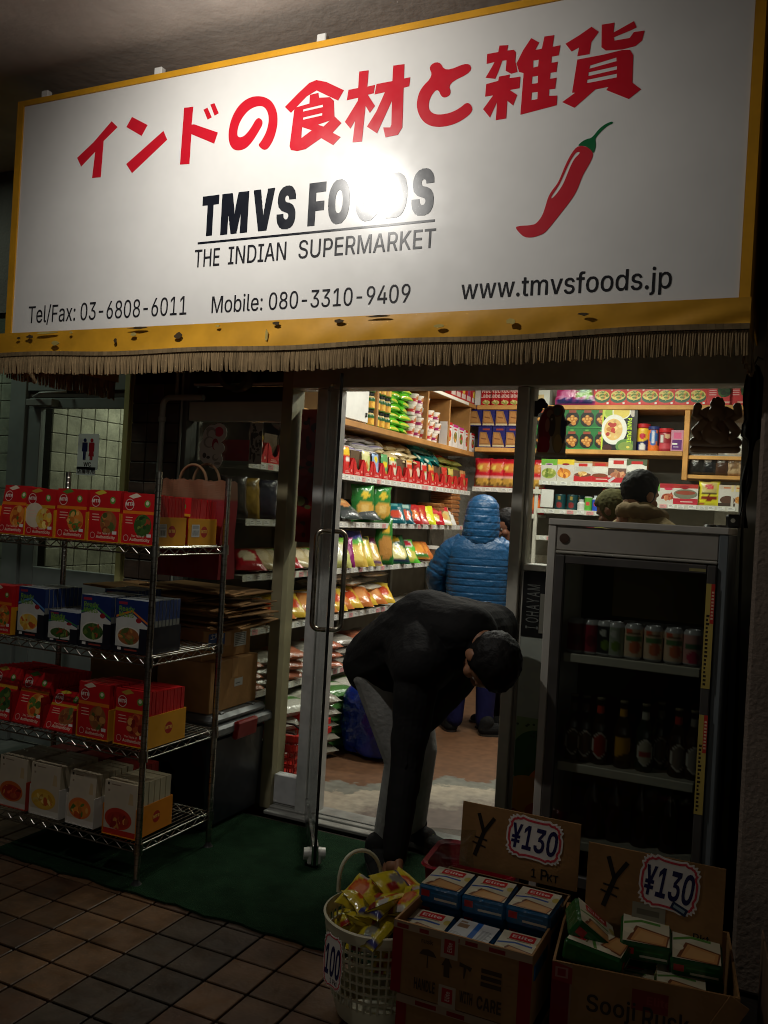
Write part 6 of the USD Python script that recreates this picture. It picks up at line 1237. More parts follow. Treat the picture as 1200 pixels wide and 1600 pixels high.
art_ = [(0, L(150, 140, 124)), E(-.03, .01, .028, .09, L(120, 26, 28)), E(-.035, -.06, .03, .04, L(140, 24, 26)), E(.03, .0, .03, .095, L(120, 100, 64)), E(.052, .02, .014, .07, L(50, 56, 80)), E(-.012, .085, .024, .024, L(110, 44, 36)), E(.02, .092, .026, .026, L(96, 60, 40)), E(.02, .09, .016, .018, L(70, 80, 76)), E(-.012, .08, .014, .017, L(130, 96, 70)), E(.0, .03, .016, .05, L(60, 44, 34)), E(.03, -.05, .018, .04, L(150, 120, 70)), E(-.02, .03, .01, .03, L(150, 90, 70)), R(-.06, -.1, .06, -.09, L(140, 120, 90))]
sticker('window_sticker', 'cut-out sticker of two standing robed figures in red and ochre on the right window', 862, 675, 0, 0, art_, ol)
bl = thing('dark_figurine', 'small dark peacock shaped cut-out at the left edge of the right window', 'sticker', at(838, 637, 1, FY - .003))
mb = MB(); plate(mb, [(unary_union([Point(.0, .0).buffer(.03), Point(.022, .022).buffer(.02), Point(.038, .01).buffer(.014), sbox(-.03, -.04, .01, .0)]), L(34, 34, 36))], .003, 0); mb.build('cut_out', 'printed_card', bl)

# dark cloth hung from the jamb, small black device on the fridge
hc = thing('hanging_cloth', 'dark cloth hung in folds beside the right jamb under the awning', 'cloth', (-.185, 3.6, 1.52))
v, f = [], []
NZ, NX = 30, 16
for k in range(NZ + 1):
    t = k / NZ; z = .62 * (1 - t)
    wd = .035 + .05 * math.sin(min(1, t * 2.4) * PI) if t < .42 else .03 + .012 * math.sin(t * 20)
    if .36 < t < .45: wd = .085
    for i in range(NX + 1):
        s = i / NX; v.append((.02 - wd / 2 + wd * s + .01 * math.sin(t * 5), .016 * math.sin(s * 15 + t * 3) * (1 - .3 * t), z))
for k in range(NZ):
    for i in range(NX): q = k * (NX + 1) + i; f += [[q, q + 1, q + NX + 2], [q, q + NX + 2, q + NX + 1]]
mb = MB(); mb.add(trimesh.Trimesh(v, f, process=False), L(40, 36, 32), True); mb.build('cloth', 'cloth', hc)
mb = MB(); mb.tube([(.02, 0, .62), (.03, .05, .66), (.05, .18, .67)], .003, L(30, 30, 30), 6); mb.build('cord', 'plastic', hc)
cbl = thing('black_cable', 'black cable drooping down the wall right of the fridge', 'cable', (0, 0, 0))
mb = MB(); mb.tube([(-.15, 3.66, 2.1), (-.165, 3.62, 1.9), (-.16, 3.6, 1.7), (-.175, 3.58, 1.56), (-.17, 3.6, 1.3), (-.16, 3.62, .8), (-.15, 3.64, .1)], .006, L(20, 20, 20), 8); mb.build('cable', 'plastic', cbl)
dv = thing('black_device', 'small black adapter box lying on the fridge top at its right rear corner', 'device', (-.2, 3.5, 1.516))
mb = MB(); mb.add(rbox((.05, .1, .05), .008), L(22, 22, 22), False, rotm(loc=(0, 0, .026))); mb.build('case', 'plastic', dv)
mb = MB(); mb.add(lathe([(0, 0), (.008, 0), (.008, .004), (0, .005)], 12), L(180, 180, 170), 40, rotm(PI / 2, 0, 0, (0, -.05, .028))); mb.build('button', 'plastic', dv)
for u, lb in ((1128, 'black round lidded pot on the inner window ledge above the fridge, right one'), (1113, 'black round lidded pot on the inner window ledge above the fridge, left one')):
    q = at(u, 812, 1, FY + .35); round_('bpot', 'black_pot', lb, 'pot', (q[0], q[1], 1.46), [(0, 0), (.04, 0), (.042, .05), (.03, .07), (0, .072)], [(0, L(24, 22, 22))], .04)
for u, lb in ((1092, 'clear glass jar on the inner counter above the fridge, left one'), (1106, 'clear glass jar on the inner counter above the fridge, middle one'), (1076, 'clear glass jar on the inner counter near the tan jacket')):
    q = at(u, 812, 1, FY + .6); round_('gjar', 'glass_jar', lb, 'jar', (q[0], q[1], 1.43), [(0, 0), (.035, 0), (.037, .05), (.034, .085), (0, .087)], [(0, L(150, 150, 140)), (.05, L(190, 190, 180))], .036)
ct = thing('shop_counter', 'dark wooden counter behind the right window', 'counter', (-.4, FY + .5, 0))
mb = MB(); mb.add(rbox((1.1, .6, .04), .006), L(90, 70, 50), False, rotm(loc=(.05, 0, 1.41))); mb.build('top', 'wood', ct)
mb = MB(); mb.add(rbox((1.06, .54, 1.36), .006), L(80, 60, 44), False, rotm(loc=(.05, 0, .7))); mb.build('body', 'wood', ct)

# ================================================================== GOODS IN FRONT
def elite_art(w, h, c, seed, dull=False):
    a = [R(0, 0, w, h, L(206, 196, 166)), P([(0, h * .3), (w * .5, h * .5), (w, h * .62), (w, h), (0, h)], L(214, 206, 180))]
    a += [P([(w * .12, h * .06), (w * .9, .03 * h), (w * .96, h * .3), (w * .3, h * .44)], L(120, 70, 40)), P([(w * .2, h * .08), (w * .88, h * .06), (w * .92, h * .28), (w * .34, h * .4)], L(196, 140, 84)), P([(w * .26, h * .1), (w * .82, h * .1), (w * .86, h * .25), (w * .4, h * .34)], L(206, 156, 98)), E(w * .16, h * .3, w * .1, h * .07, L(220, 210, 180)), E(w * .9, h * .66, w * .08, h * .1, L(196, 176, 90))]
    a += [P([(w * .06, h * .5), (w * .4, h * .6), (w * .78, h * .56), (w * .78, h * .5), (w * .4, h * .54), (w * .06, h * .44)], c), R(w * .2, h * .64, w * .72, h * .67, L(120, 100, 50)), sb_(w * .5, h * .8, w * .27, h * .12), tx('Elite', w * .5, h * .755, h * .105, L(230, 214, 206), 1.25, 700, 0, True)]
    return a
def sb_(x, y, rx, ry): return aff.translate(sbox(-rx, -ry, rx, ry).buffer(-.004).buffer(.004), x, y), L(196, 34, 36)
def rusk(key, c, side, w=.128, d=.152, h=.052, seed=1, back=False):
    def make(p):
        mb = MB(); b = rbox((w, d, h), .008); vv = b.vertices
        mb.add(b, side, False, rotm(loc=(0, 0, h / 2 - .0006))); mb.build('wrapper', 'glossy_pouch', p)
        mb = MB(); base = sbox(-w / 2 + .006, -d / 2 + .006, w / 2 - .006, d / 2 - .006)
        if back:
            r = random.Random(3); a = [R(-.004, -d / 2, .012, d / 2, L(40, 100, 180)), R(-.05, .02, -.02, .045, L(150, 120, 90)), R(-.05, .05, -.03, .06, L(150, 120, 90))] + [R(.02, -d / 2 + .014 + k * .007, .02 + r.uniform(.02, .033), -d / 2 + .017 + k * .007, L(120, 120, 124)) for k in range(14)] + [R(-.055, -d / 2 + .012 + k * .007, -.055 + r.uniform(.02, .04), -d / 2 + .0145 + k * .007, L(150, 150, 150)) for k in range(8)]
            flat(mb, flatten(a, base, L(206, 206, 206)), 'up', h + .0002)
        else:
            a = [(aff.translate(g, -w / 2, -d / 2), k) for g, k in elite_art(w, d, c, seed)]
            flat(mb, flatten(a, base, L(206, 196, 166)), 'up', h + .0002)
        mb.build('print', 'printed_card', p)
        mb = MB(); a = [R(.01, h * .4, .035, h * .75, L(170, 36, 36)), R(.05, h * .3, w - .01, h * .42, L(196, 190, 170) if not back else side * 1.3), R(.04, h * .6, w - .02, h * .68, side * 1.7)]
        flat(mb, flatten(a, sbox(.007, .007, w - .007, h - .008), side), 'front', -d / 2 - .0004, None, rotm(loc=(-w / 2, 0, 0))); mb.build('side_print', 'glossy_pouch', p)
    return make
def open_carton(name, label, loc, rot, w, d, h, t=.006, col=CARD, front=None, red=True):
    o = thing(name, label, 'carton', loc, rot); mb = MB()
    mb.bb(-w / 2, w / 2, 0, t, 0, h, col); mb.build('front_wall', 'brown_card', o)
    mb = MB(); mb.bb(-w / 2, w / 2, d - t, d, 0, h, col * .9); mb.build('rear_wall', 'brown_card', o)
    for s in (-1, 1): mb = MB(); mb.bb(s * w / 2 - (t if s > 0 else 0), s * w / 2 + (t if s < 0 else 0), t + .0005, d - t - .0005, 0, h, col * .95); mb.build('side_wall', 'brown_card', o)
    mb = MB(); mb.bb(-w / 2 + t, w / 2 - t, t, d - t, 0, t, col); mb.build('bottom', 'brown_card', o)
    if front: front(o, w, h)
    return o
DKB = L(70, 50, 34)
def front1(o, w, h):
    rc = L(140, 26, 30)
    for x0, x1 in ((-w / 2 - .001, -w / 2 + .028), (w / 2 - .034, w / 2 + .001)): mb = MB(); flat(mb, [(sbox(x0, .0, x1, h - .02), rc)], 'front', -.0008); mb.build('red_band', 'printed_card', o)
    tape = MB(); q = flatten([R(x, h - .017, x + random.Random(int(x * 999)).uniform(.02, .05), h - .006, rc) for x in np.arange(-w / 2 + .01, w / 2 - .05, .065)], sbox(-w / 2 + .0, h - .02, w / 2, h), L(176, 150, 124)); flat(tape, q, 'front', -.0012); tape.build('torn_tape', 'plastic', o)
    for zt in (h - .065, -.002):
        mb = MB(); flat(mb, flatten([R(-.045, zt + .012, -.015, zt + .05, L(170, 30, 34)), tx('Elite', -.0225, zt + .017, .013, L(216, 190, 180), .7, 700, 90)], sbox(-.054, zt, -.006, zt + .064 if zt > 0 else .055), L(176, 156, 134)), 'front', -.0016); mb.build('brand_tape', 'plastic', o)
    a = [P([(-.115, h * .62), (-.105, h * .69), (-.09, h * .71), (-.075, h * .69), (-.065, h * .62)], DKB), R(-.0915, h * .45, -.0885, h * .62, DKB), P([(-.05, h * .55), (-.035, h * .7), (-.02, h * .55)], DKB), R(-.043, h * .4, -.027, h * .55, DKB), P([(.0, h * .66), (.035, h * .62), (.03, h * .56), (.02, h * .6), (.015, h * .45), (.012, h * .45), (.012, h * .6), (.0, h * .6)], DKB)]
    a += [R(.06, h * (.42 + .09 * k), .115, h * (.48 + .09 * k), DKB) for k in range(3)] + [fit('HANDLE', -.125, h * .12, -.065, h * .28, DKB, 800), fit('WITH', .004, h * .12, .04, h * .28, DKB, 800), fit('CARE', .052, h * .1, .118, h * .28, DKB, 800)]
    a += [tx('rusk', -.11, h * .78, .012, DKB, 1, 600)]
    mb = MB(); plate(mb, a, .0006, -.0004); mb.build('print', 'printed_card', o)
c1 = (-.733, 2.197)
def front_low(o, w, h):
    mb = MB(); flat(mb, [(sbox(-w / 2, 0, -w / 2 + .03, h - .015), L(140, 26, 30))], 'front', -.0008); mb.build('red_band', 'printed_card', o)
    mb = MB(); flat(mb, flatten([R(-.14, h - .018, -.08, h - .006, L(140, 26, 30)), R(-.05, h - .02, .0, h - .008, L(140, 26, 30))], sbox(-w / 2, h - .022, w / 2, h), L(176, 150, 124)), 'front', -.0012); mb.build('torn_tape', 'plastic', o)
lo = open_carton('rusk_carton', 'brown carton with red edge underneath the open carton of blue rusk packs', (c1[0] + .02, c1[1] + .004, 0), (0, 0, 0), .39, .42, .205, front=front_low)
open_carton('rusk_carton', 'open brown carton with red corner bands full of blue and cream rusk packs', (c1[0], c1[1], .209), (0, 0, 0), .385, .42, .192, front=front1)
bc = L(24, 84, 124)
for i, x in enumerate((-.865, -.735, -.603)):
    put('ruskblue' if i != 1 else 'ruskback', rusk('b', L(40, 80, 160), bc, back=(i == 1)), 'rusk_pack', ['cream and blue rusk pack at the left of the lower front row', 'rusk pack lying back side up in the middle of the front row', 'cream and blue rusk pack at the right of the lower front row'][i], 'rusk pack', (x, c1[1] + .09, .318 + .002 * i), (0, 0, [.04, -.03, .02][i]))
    put('ruskblue', rusk('b', L(40, 80, 160), bc), 'rusk_pack', 'cream and blue rusk pack in the hidden layer under the raised back row', 'rusk pack', (x, c1[1] + .26, .33), (0, 0, 0), 'lower layer of rusk packs at the back of the carton')
    put('ruskblue', None, 'rusk_pack', ['cream and blue rusk pack at the left of the raised back row', 'cream and blue rusk pack in the middle of the raised back row', 'cream and blue rusk pack at the right of the raised back row'][i], 'rusk pack', (x, c1[1] + .25, .383), (0, 0, [.0, .03, -.02][i]))
lt_ = thing('clear_wrapper', 'crumpled clear plastic wrapper on the left of the raised rusk packs', 'wrapper', (-.9, 2.53, .43), (0, 0, .4))
mb = MB(); pouch_mesh(mb, .16, .12, .05, [], L(170, 170, 160), seed=9, crinkle=.008); mb.build('film', 'clear_bag', lt_)


def price_board(label, loc, rot, w, h, stick, extra):
    o = thing('price_board', label, 'price sign', loc, rot); mb = MB()
    mb.add(trimesh.creation.box((w, .005, h)), CARD * .95, False, rotm(loc=(w / 2, .0025, h / 2))); mb.build('card', 'brown_card', o)
    ink = L(30, 24, 20); mb = MB()
    y0 = h * .2; yen = [((.3, .95), (.42, .55)), ((.62, .9), (.42, .55)), ((.42, .55), (.26, .0)), ((.24, .42), (.5, .38)), ((.2, .3), (.48, .22))]
    W = [.009, .009, .010, .004, .004]
    for ((a0, b0), (a1, b1)), ww in zip(yen, W): plate(mb, [(LineString([(w * .02 + a0 * h * .8, y0 + b0 * h * .7), (w * .02 + a1 * h * .8, y0 + b1 * h * .7)]).buffer(ww / 2 * 1.3, cap_style=2), ink)], .0005, -.0003)
    mb.build('yen_mark', 'printed_card', o)
    mb = MB(); plate(mb, [tx('1', w * .62, h * .07, h * .13, ink, .9, 500), tx('P', w * .7, h * .06, h * .16, ink, .9, 600), tx('KT', w * .755, h * .06, h * .11, ink, .9, 600)] if extra else [tx('1', w * .6, .004, h * .1, ink, .9, 500), tx('Pkt', w * .8, .003, h * .1, ink, 1, 500)], .0005, -.0003); mb.build('writing', 'printed_card', o)
    sx, sz, sw, sh, srot = stick
    price_tag_(o, sx, sz, sw, sh, '¥130', srot)
    return o
def price_tag_(o, sx, sz, sw, sh, text, srot=0, small=None):
    ring = []
    for k in range(200):
        t = 2 * PI * k / 200; c, s = math.cos(t), math.sin(t)
        x = sw / 2 * np.sign(c) * abs(c) ** .38; y = sh / 2 * np.sign(s) * abs(s) ** .38; q = 1 + .035 * math.cos(22 * t)
        ring.append((x * q, y * q))
    out = Polygon(ring).buffer(0); A = lambda g: aff.translate(aff.rotate(g, srot, origin=(0, 0)), sx, sz)
    mb = MB(); plate(mb, [(A(out), L(244, 238, 232))], .0016, -.0006); base = mb.build('price_tag', 'printed_card', o)
    mb = MB(); e = sw * .045; plate(mb, [(A(out.buffer(-e * .7).difference(out.buffer(-e * 1.55))), L(214, 70, 84))], .0004, -.0023); mb.build('pink_border', 'printed_card', o)
    ink = L(26, 26, 84); g, _ = fit(text, -sw * .42, -sh * .3, sw * .42, sh * .3, ink, 700)
    g = aff.skew(g, xs=4)
    mb = MB(); plate(mb, [(A(g), ink)], .0004, -.0023); mb.build('price', 'printed_card', o)
    if small: mb = MB(); plate(mb, [(A(fit(small, -sw * .1, -sh * .42, sw * .3, -sh * .32, L(60, 40, 50), 500)[0]), L(60, 40, 50))], .0004, -.0023); mb.build('small_writing', 'printed_card', o)
price_board('brown card reading yen 130 standing behind the blue rusk packs', (-.888, 2.6, .42), (-.04, 0, 0), .368, .196, (.232, .125, .168, .125, -3), True)
o = price_board('brown card reading yen 130 standing behind the green rusk packs', (-.463, 2.43, .43), (-.06, 0, .02), .352, .2, (.215, .132, .148, .135, -4), False)
mb = MB(); flat(mb, flatten([R(.012, .02, .07, .035, L(110, 104, 90))], sbox(0, 0, .085, .05), L(150, 144, 126)), 'front', -.0012, None, rotm(loc=(.125, 0, .02))); mb.build('pale_label', 'printed_card', o)
mb = MB(); flat(mb, flatten([R(.006, .006, .036, .014, L(150, 170, 180))], sbox(0, 0, .042, .02), L(30, 50, 84)), 'front', -.0032, None, rotm(0, .4, 0, (.22, 0, .075))); mb.build('blue_sticker', 'printed_card', o)

# second carton: green packs
c2 = (-.274, 2.235); r2_ = .13
def front2(o, w, h):
    mb = MB(); flat(mb, flatten([R(-w / 2, .03, -w / 2 + .045, h - .045, L(120, 22, 28)), P([(-w / 2, h - .045), (-w / 2 + .05, h - .05), (-w / 2 + .05, h - .01), (-w / 2, h)], L(150, 40, 40)), R(-w / 2 + .008, h - .038, -w / 2 + .04, h - .012, L(170, 120, 110)), R(-w / 2 + .014, h - .034, -w / 2 + .034, h - .016, L(140, 26, 30))], sbox(-w / 2, 0, -w / 2 + .05, h - .002), L(150, 116, 90)), 'front', -.0008); mb.build('red_band', 'printed_card', o)
    mb = MB(); plate(mb, [fit('Sooji', -w / 2 + .088, h - .118, -w / 2 + .205, h - .062, DKB * .6, 600), fit('Rusk', -w / 2 + .222, h - .118, -w / 2 + .33, h - .066, DKB * .6, 600)], .0006, -.0004); mb.build('lettering', 'printed_card', o)
    mb = MB(); flat(mb, flatten([tx('Elite', .055 - .015, h - .06, .02, L(150, 60, 50), 1, 700)], sbox(.005, h - .078, .09, h - .028), L(130, 40, 34)), 'front', -.0008, None, rotm(loc=(-.03, 0, .0))); mb.build('brand_panel', 'printed_card', o)
    mb = MB(); mb.add(rbox((.05, .004, .12), .001), CARD * 1.05, False, rotm(0, .5, 0, (w / 2 - .03, -.002, h - .06))); mb.build('corner_flap', 'brown_card', o)
open_carton('rusk_carton', 'open brown carton lettered Sooji with green rusk packs inside', (c2[0], c2[1], 0), (0, 0, r2_), .44, .36, .4, front=front2)
gc = L(26, 80, 34)
def on2(x, y): c, s = math.cos(r2_), math.sin(r2_); return c2[0] + x * c - y * s, c2[1] + x * s + y * c
for i, (x, y, z, rx, ry, rz, lb) in enumerate([(-.155, .15, .40, .0, .62, .15, 'green rusk pack tipped up on edge at the left of the second carton'), (-.12, .09, .375, .1, .06, 1.4, 'green rusk pack turned sideways at the front of the second carton'), (.0, .2, .40, .3, .0, .02, 'green rusk pack tilted forward in the middle below the price tag'), (.125, .19, .385, .3, .0, .0, 'green rusk pack tilted forward at the right of the second carton'), (.09, .1, .315, .05, .0, .0, 'green rusk pack lying deep in the front of the second carton'), (-.03, .105, .3, .0, .0, .1, 'green rusk pack lying low between the others in the second carton'), (.13, .2, .31, 0, 0, 0, 'green rusk pack under the right tilted pack'), (.0, .22, .315, 0, 0, 0, 'green rusk pack under the middle tilted pack'), (-.14, .2, .32, 0, 0, 0, 'green rusk pack under the tipped up pack')]):
    q = on2(x, y); put('ruskgreen', rusk('g', L(90, 140, 60), gc, w=.128, d=.15, h=.056), 'rusk_pack', lb, 'rusk pack', (q[0], q[1], z), (rx, ry, r2_ + rz))
vl = thing('carton_flap', 'upright grey brown cardboard divider between the green and the red rusk packs', 'cardboard', (.0, 2.36, 0), (0, 0, PI / 2 + .1))
mb = MB(); mb.add(rbox((.36, .005, .46), .001), L(120, 96, 76), False, rotm(loc=(0, 0, .23))); mb.build('sheet', 'brown_card', vl)
open_carton('rusk_carton', 'open brown carton of red rusk packs cut off by the right edge', (.24, 2.29, 0), (0, 0, .12), .42, .4, .34)
rc_ = L(130, 22, 30)
for i, (x, y, z, lb) in enumerate([(.09, 2.38, .33, 'red rusk pack at the front of the rightmost carton'), (.08, 2.54, .37, 'red rusk pack in the raised back row of the rightmost carton'), (.08, 2.54, .3, 'red rusk pack under the raised one in the rightmost carton')]):
    put('ruskred', rusk('r', L(180, 60, 60), rc_), 'rusk_pack', lb, 'rusk pack', (x, y, z), (.12, 0, .12))

# white laundry basket with yellow noodle packs
bk = thing('laundry_basket', 'cream plastic lattice basket full of yellow noodle packets', 'basket', (-1.06, 2.42, .001))
BCc = L(206, 200, 172)
rb_ = lambda z: .128 + (.17 - .128) * min(1, z / .3) ** .8
mb = MB(); mb.add(lathe([(0, 0), (.11, 0), (.124, .012), (rb_(.07), .07), (rb_(.07) - .004, .07), (.118, .014), (.105, .006), (0, .006)], 48), BCc, 40); mb.build('base', 'plastic', bk)
mb = MB()
for k in range(44):
    t = 2 * PI * k / 44; mb.add(tube([(rb_(z) * math.cos(t), rb_(z) * math.sin(t), z) for z in (.066, .12, .18, .24, .268)], .0032, 6), BCc, 60)
for z in (.098, .126, .154, .182, .210, .238):
    mb.add(lathe([(rb_(z) - .003, z - .0032), (rb_(z) + .003, z - .0032), (rb_(z) + .003, z + .0032), (rb_(z) - .003, z + .0032), (rb_(z) - .003, z - .0032)], 48), BCc, False)
mb.build('lattice', 'plastic', bk)
mb = MB(); mb.add(lathe([(rb_(.264), .264), (rb_(.27) + .004, .268), (rb_(.3) + .004, .296), (rb_(.3) + .007, .3), (rb_(.3), .303), (rb_(.27), .268), (rb_(.264), .264)], 48), BCc, 40); mb.build('rim', 'plastic', bk)
for th in (2.45,):
    e = np.array([math.cos(th), math.sin(th), 0]); s = np.array([-e[1], e[0], 0]); pts = [e * .166 + s * .075 * math.cos(t) + np.array([0, 0, .3 + .115 * math.sin(t) ** .7 if 0 < t < PI else .3]) + e * .02 * math.sin(t) for t in np.linspace(0.001, PI - .001, 18)]
    mb = MB(); mb.add(tube(pts, .0065, 8), BCc, 60); mb.build('handle', 'plastic', bk)
price_hold = thing('basket_price_tag', 'scalloped price card reading 100 hung on the cream basket', 'price tag', (-1.06 - .176 * .435, 2.42 - .176 * .9, .2), (0, 0, -.45))
price_tag_(price_hold, 0, 0, .085, .15, '100', 0, '1 Pkt')
na = [R(0, 0, .15, .11, L(206, 180, 36)), E(.07, .06, .04, .03, L(190, 70, 30)), E(.07, .06, .03, .02, L(206, 110, 50)), R(.0, .09, .15, .11, L(220, 200, 60)), E(.12, .03, .02, .015, L(120, 20, 24)), R(.11, .05, .14, .09, L(206, 200, 190))]
nb = [R(0, 0, .15, .11, L(206, 184, 40)), E(.08, .055, .03, .02, L(130, 124, 110)), R(.02, .02, .06, .05, L(150, 40, 30)), R(.1, .0, .12, .11, L(60, 60, 120))]
rs = random.Random(77)
for i in range(34):
    a_ = rs.random() * 2 * PI; q = math.sqrt(rs.random()) * .115; zz = .2 + .008 * (i % 15) + (.0 if q > .06 else .03)
    if i >= 28: zz = .315 + .008 * (i - 28); q = .06
    k = i % 2
    pouch(f'noodle{k}', 'noodle_packet', ['yellow noodle packet with red oval in the heap in the cream basket', 'yellow noodle packet with grey oval and blue stripe in the cream basket'][k], 'packet', (-1.06 + q * math.cos(a_), 2.42 + q * math.sin(a_), zz), (rs.uniform(-1.7, -.7), rs.uniform(-.5, .5), rs.uniform(-2, 2)), .13, .1, .04, (na, nb)[k], L(206, 180, 40), 'yellow noodle packets heaped in the basket', seed=11 + k)
pouch('noodleheld', 'noodle_packet', 'yellow noodle packet with red oval held in the stooping man’s hand' if False else 'yellow noodle packet with red oval held up by the stooping man', 'packet', at(612, 1395, 1, 2.47) - np.array([0, 0, .03]), (-.9, .25, -.35), .135, .1, .045, na, L(206, 180, 40), None, seed=13)
# red plastic tub behind the cartons
rt_ = thing('red_basket', 'dark pink plastic basket standing behind the carton of blue rusk packs', 'basket', (-.93, 2.88, .0), (0, 0, .1))
mb = MB(); Rr = L(160, 24, 44)
ringo = lambda w, d, r: np.array(sbox(-w / 2 + r, -d / 2 + r, w / 2 - r, d / 2 - r).buffer(r, 5).exterior.coords[:-1])
vs, fs = [], []
for (w, d, z) in ((.24, .2, .0), (.30, .26, .32), (.32, .28, .33), (.31, .27, .338), (.285, .245, .33), (.23, .19, .01)):
    p_ = ringo(w, d, .05); vs.append(np.c_[p_, np.full(len(p_), z)])
m_ = len(vs[0])
for k in range(len(vs) - 1):
    for i in range(m_): j = (i + 1) % m_; fs += [[k * m_ + i, k * m_ + j, (k + 1) * m_ + j], [k * m_ + i, (k + 1) * m_ + j, (k + 1) * m_ + i]]
mb.add(trimesh.Trimesh(np.vstack(vs), fs, process=False), Rr, 40); mb.build('tub', 'plastic', rt_)
mb = MB(); mb.tube([(.06 * math.cos(t) - .0, .145, .33 + .09 * math.sin(t)) for t in np.linspace(0, PI, 12)], .01, Rr, 8); mb.build('handle', 'plastic', rt_)

# ================================================================== PEOPLE
SKIN, HAIR = L(150, 104, 76), L(20, 17, 16)
def head_parts(t, c, face, tilt, skin=SKIN, hair=HAIR, s=1., cap=None, roll=0., M=None):
    """A head at c, looking along the angle face (about z), tilted down by tilt."""
    if M is None: M = rotm(0, 0, face, c) @ rotm(tilt, roll, 0)
    sp_ = manifold3d.Manifold.sphere
    sk = sp_(1, 32).scale((.073, .092, .09)).translate((0, .005, .03))
    jaw = manifold3d.Manifold.batch_hull([sp_(.05, 20).scale((1.1, 1.1, 1)).translate((0, -.02, -.03)), sp_(.026, 16).translate((0, -.055, -.085)), sp_(.06, 20).translate((0, .01, 0))])
    nose = manifold3d.Manifold.batch_hull([sp_(.009, 10).translate((0, -.082, .02)), sp_(.013, 10).translate((0, -.1, -.018)), sp_(.012, 10).translate((.012, -.085, -.022)), sp_(.012, 10).translate((-.012, -.085, -.022))])
    brow = manifold3d.Manifold.batch_hull([sp_(.014, 10).translate((-.03, -.075, .032)), sp_(.014, 10).translate((.03, -.075, .032))])
    cheek = [sp_(.026, 12).translate((x, -.058, -.022)) for x in (-.036, .036)]
    ears = [sp_(1, 14).scale((.012, .022, .032)).translate((x, .008, .0)) for x in (-.076, .076)]
    lips = manifold3d.Manifold.batch_hull([sp_(.007, 8).translate((-.018, -.076, -.05)), sp_(.01, 8).translate((0, -.084, -.051)), sp_(.007, 8).translate((.018, -.076, -.05))])
    neck = manifold3d.Manifold.batch_hull([sp_(.052, 18).translate((0, .03, -.04)), sp_(.055, 18).translate((0, .04, -.15))])
    m = tm(manifold3d.Manifold.batch_boolean([sk, jaw, nose, brow, lips, neck] + cheek + ears, manifold3d.OpType.Add).refine_to_length(.012)); m.merge_vertices(); trimesh.smoothing.filter_taubin(m, .5, .52, 5)
    m.apply_scale(s); mm = m.copy(); mm.apply_transform(M)
    col = np.tile(skin, (len(m.vertices), 1)); v = m.vertices / s
    col[(np.abs(v[:, 0]) < .022) & (v[:, 2] < -.042) & (v[:, 2] > -.06) & (v[:, 1] < -.07)] = L(120, 66, 56)
    MB().add(mm, col, True).build('head', 'skin', t)
    for x in (-.03, .03):
        e = MB(); e.add(trimesh.creation.icosphere(2, .0115 * s), L(180, 172, 160), True, M @ rotm(loc=(x * s, -.066 * s, .01 * s))); e.add(trimesh.creation.icosphere(2, .006 * s), L(30, 20, 16), True, M @ rotm(loc=(x * s, -.0725 * s, .008 * s))); e.build('eye', 'plastic', t)
    hm = trimesh.creation.icosphere(4); v = hm.vertices.copy(); n = meshkit.fbm(v * 5, 4) - .5; n2 = meshkit.noise(v * 34) - .5
    cut = np.clip((-v[:, 1] - .25) * 1.6, 0, 1) * np.clip((.55 - v[:, 2]) * 2.5, 0, 1)
    sc = np.array([.084, .106, .102]) if not cap is not None else np.array([.086, .108, .104])
    rr = (1 + .13 * n + .05 * n2) * (1 - .33 * cut); v = v * sc * rr[:, None] + np.array([0, .008, .034])
    low = v[:, 2] < -.05; v[low, 2] = -.05 + (v[low, 2] + .05) * .3
    hm.vertices = v * s; hm.apply_transform(M)
    MB().add(hm, hair if cap is None else cap, True).build('hair' if cap is None else 'knitted_cap', 'hair' if cap is None else 'cloth', t)
    return M


def hand(t, wrist, d, palm_n, s=1., skin=SKIN, curl=.5):
    """Palm, four fingers of different lengths and a thumb from the side of the palm; d: along the hand, palm_n: out of the palm."""
    d = np.asarray(d, float) / np.linalg.norm(d); n = np.asarray(palm_n, float); n = n - d * (n @ d); n /= np.linalg.norm(n); x = np.cross(d, n); w = np.asarray(wrist, float)
    sg_ = [(w, .024 * s, w + d * .04 * s, .026 * s)]
    for k, o in enumerate((-.03, -.01, .01, .03)):
        k0 = w + d * .085 * s + x * o * s; sg_.append((w + d * .03 * s + x * o * .7 * s, .016 * s, k0, .0115 * s))
        ln = [.036, .042, .039, .03][k] * s; a_ = curl; p = k0; rr = .0098 * s
        for j in range(3):
            dd = d * math.cos(a_) + n * math.sin(a_); q = p + dd * ln * [1, .68, .55][j]; sg_.append((p, rr, q, rr * .9)); p, rr, a_ = q, rr * .9, a_ + curl * .9
    b = w + d * .03 * s - x * .028 * s; dd = d * .6 - x * .7 + n * .35; dd /= np.linalg.norm(dd); q = b + dd * .042 * s; sg_.append((b, .014 * s, q, .012 * s)); sg_.append((q, .0118 * s, q + (dd * .5 + d * .6 + n * .3) * .033 * s, .009 * s))
    MB().add(bones(sg_, .006, 4), skin, True).build('hand', 'skin', t)


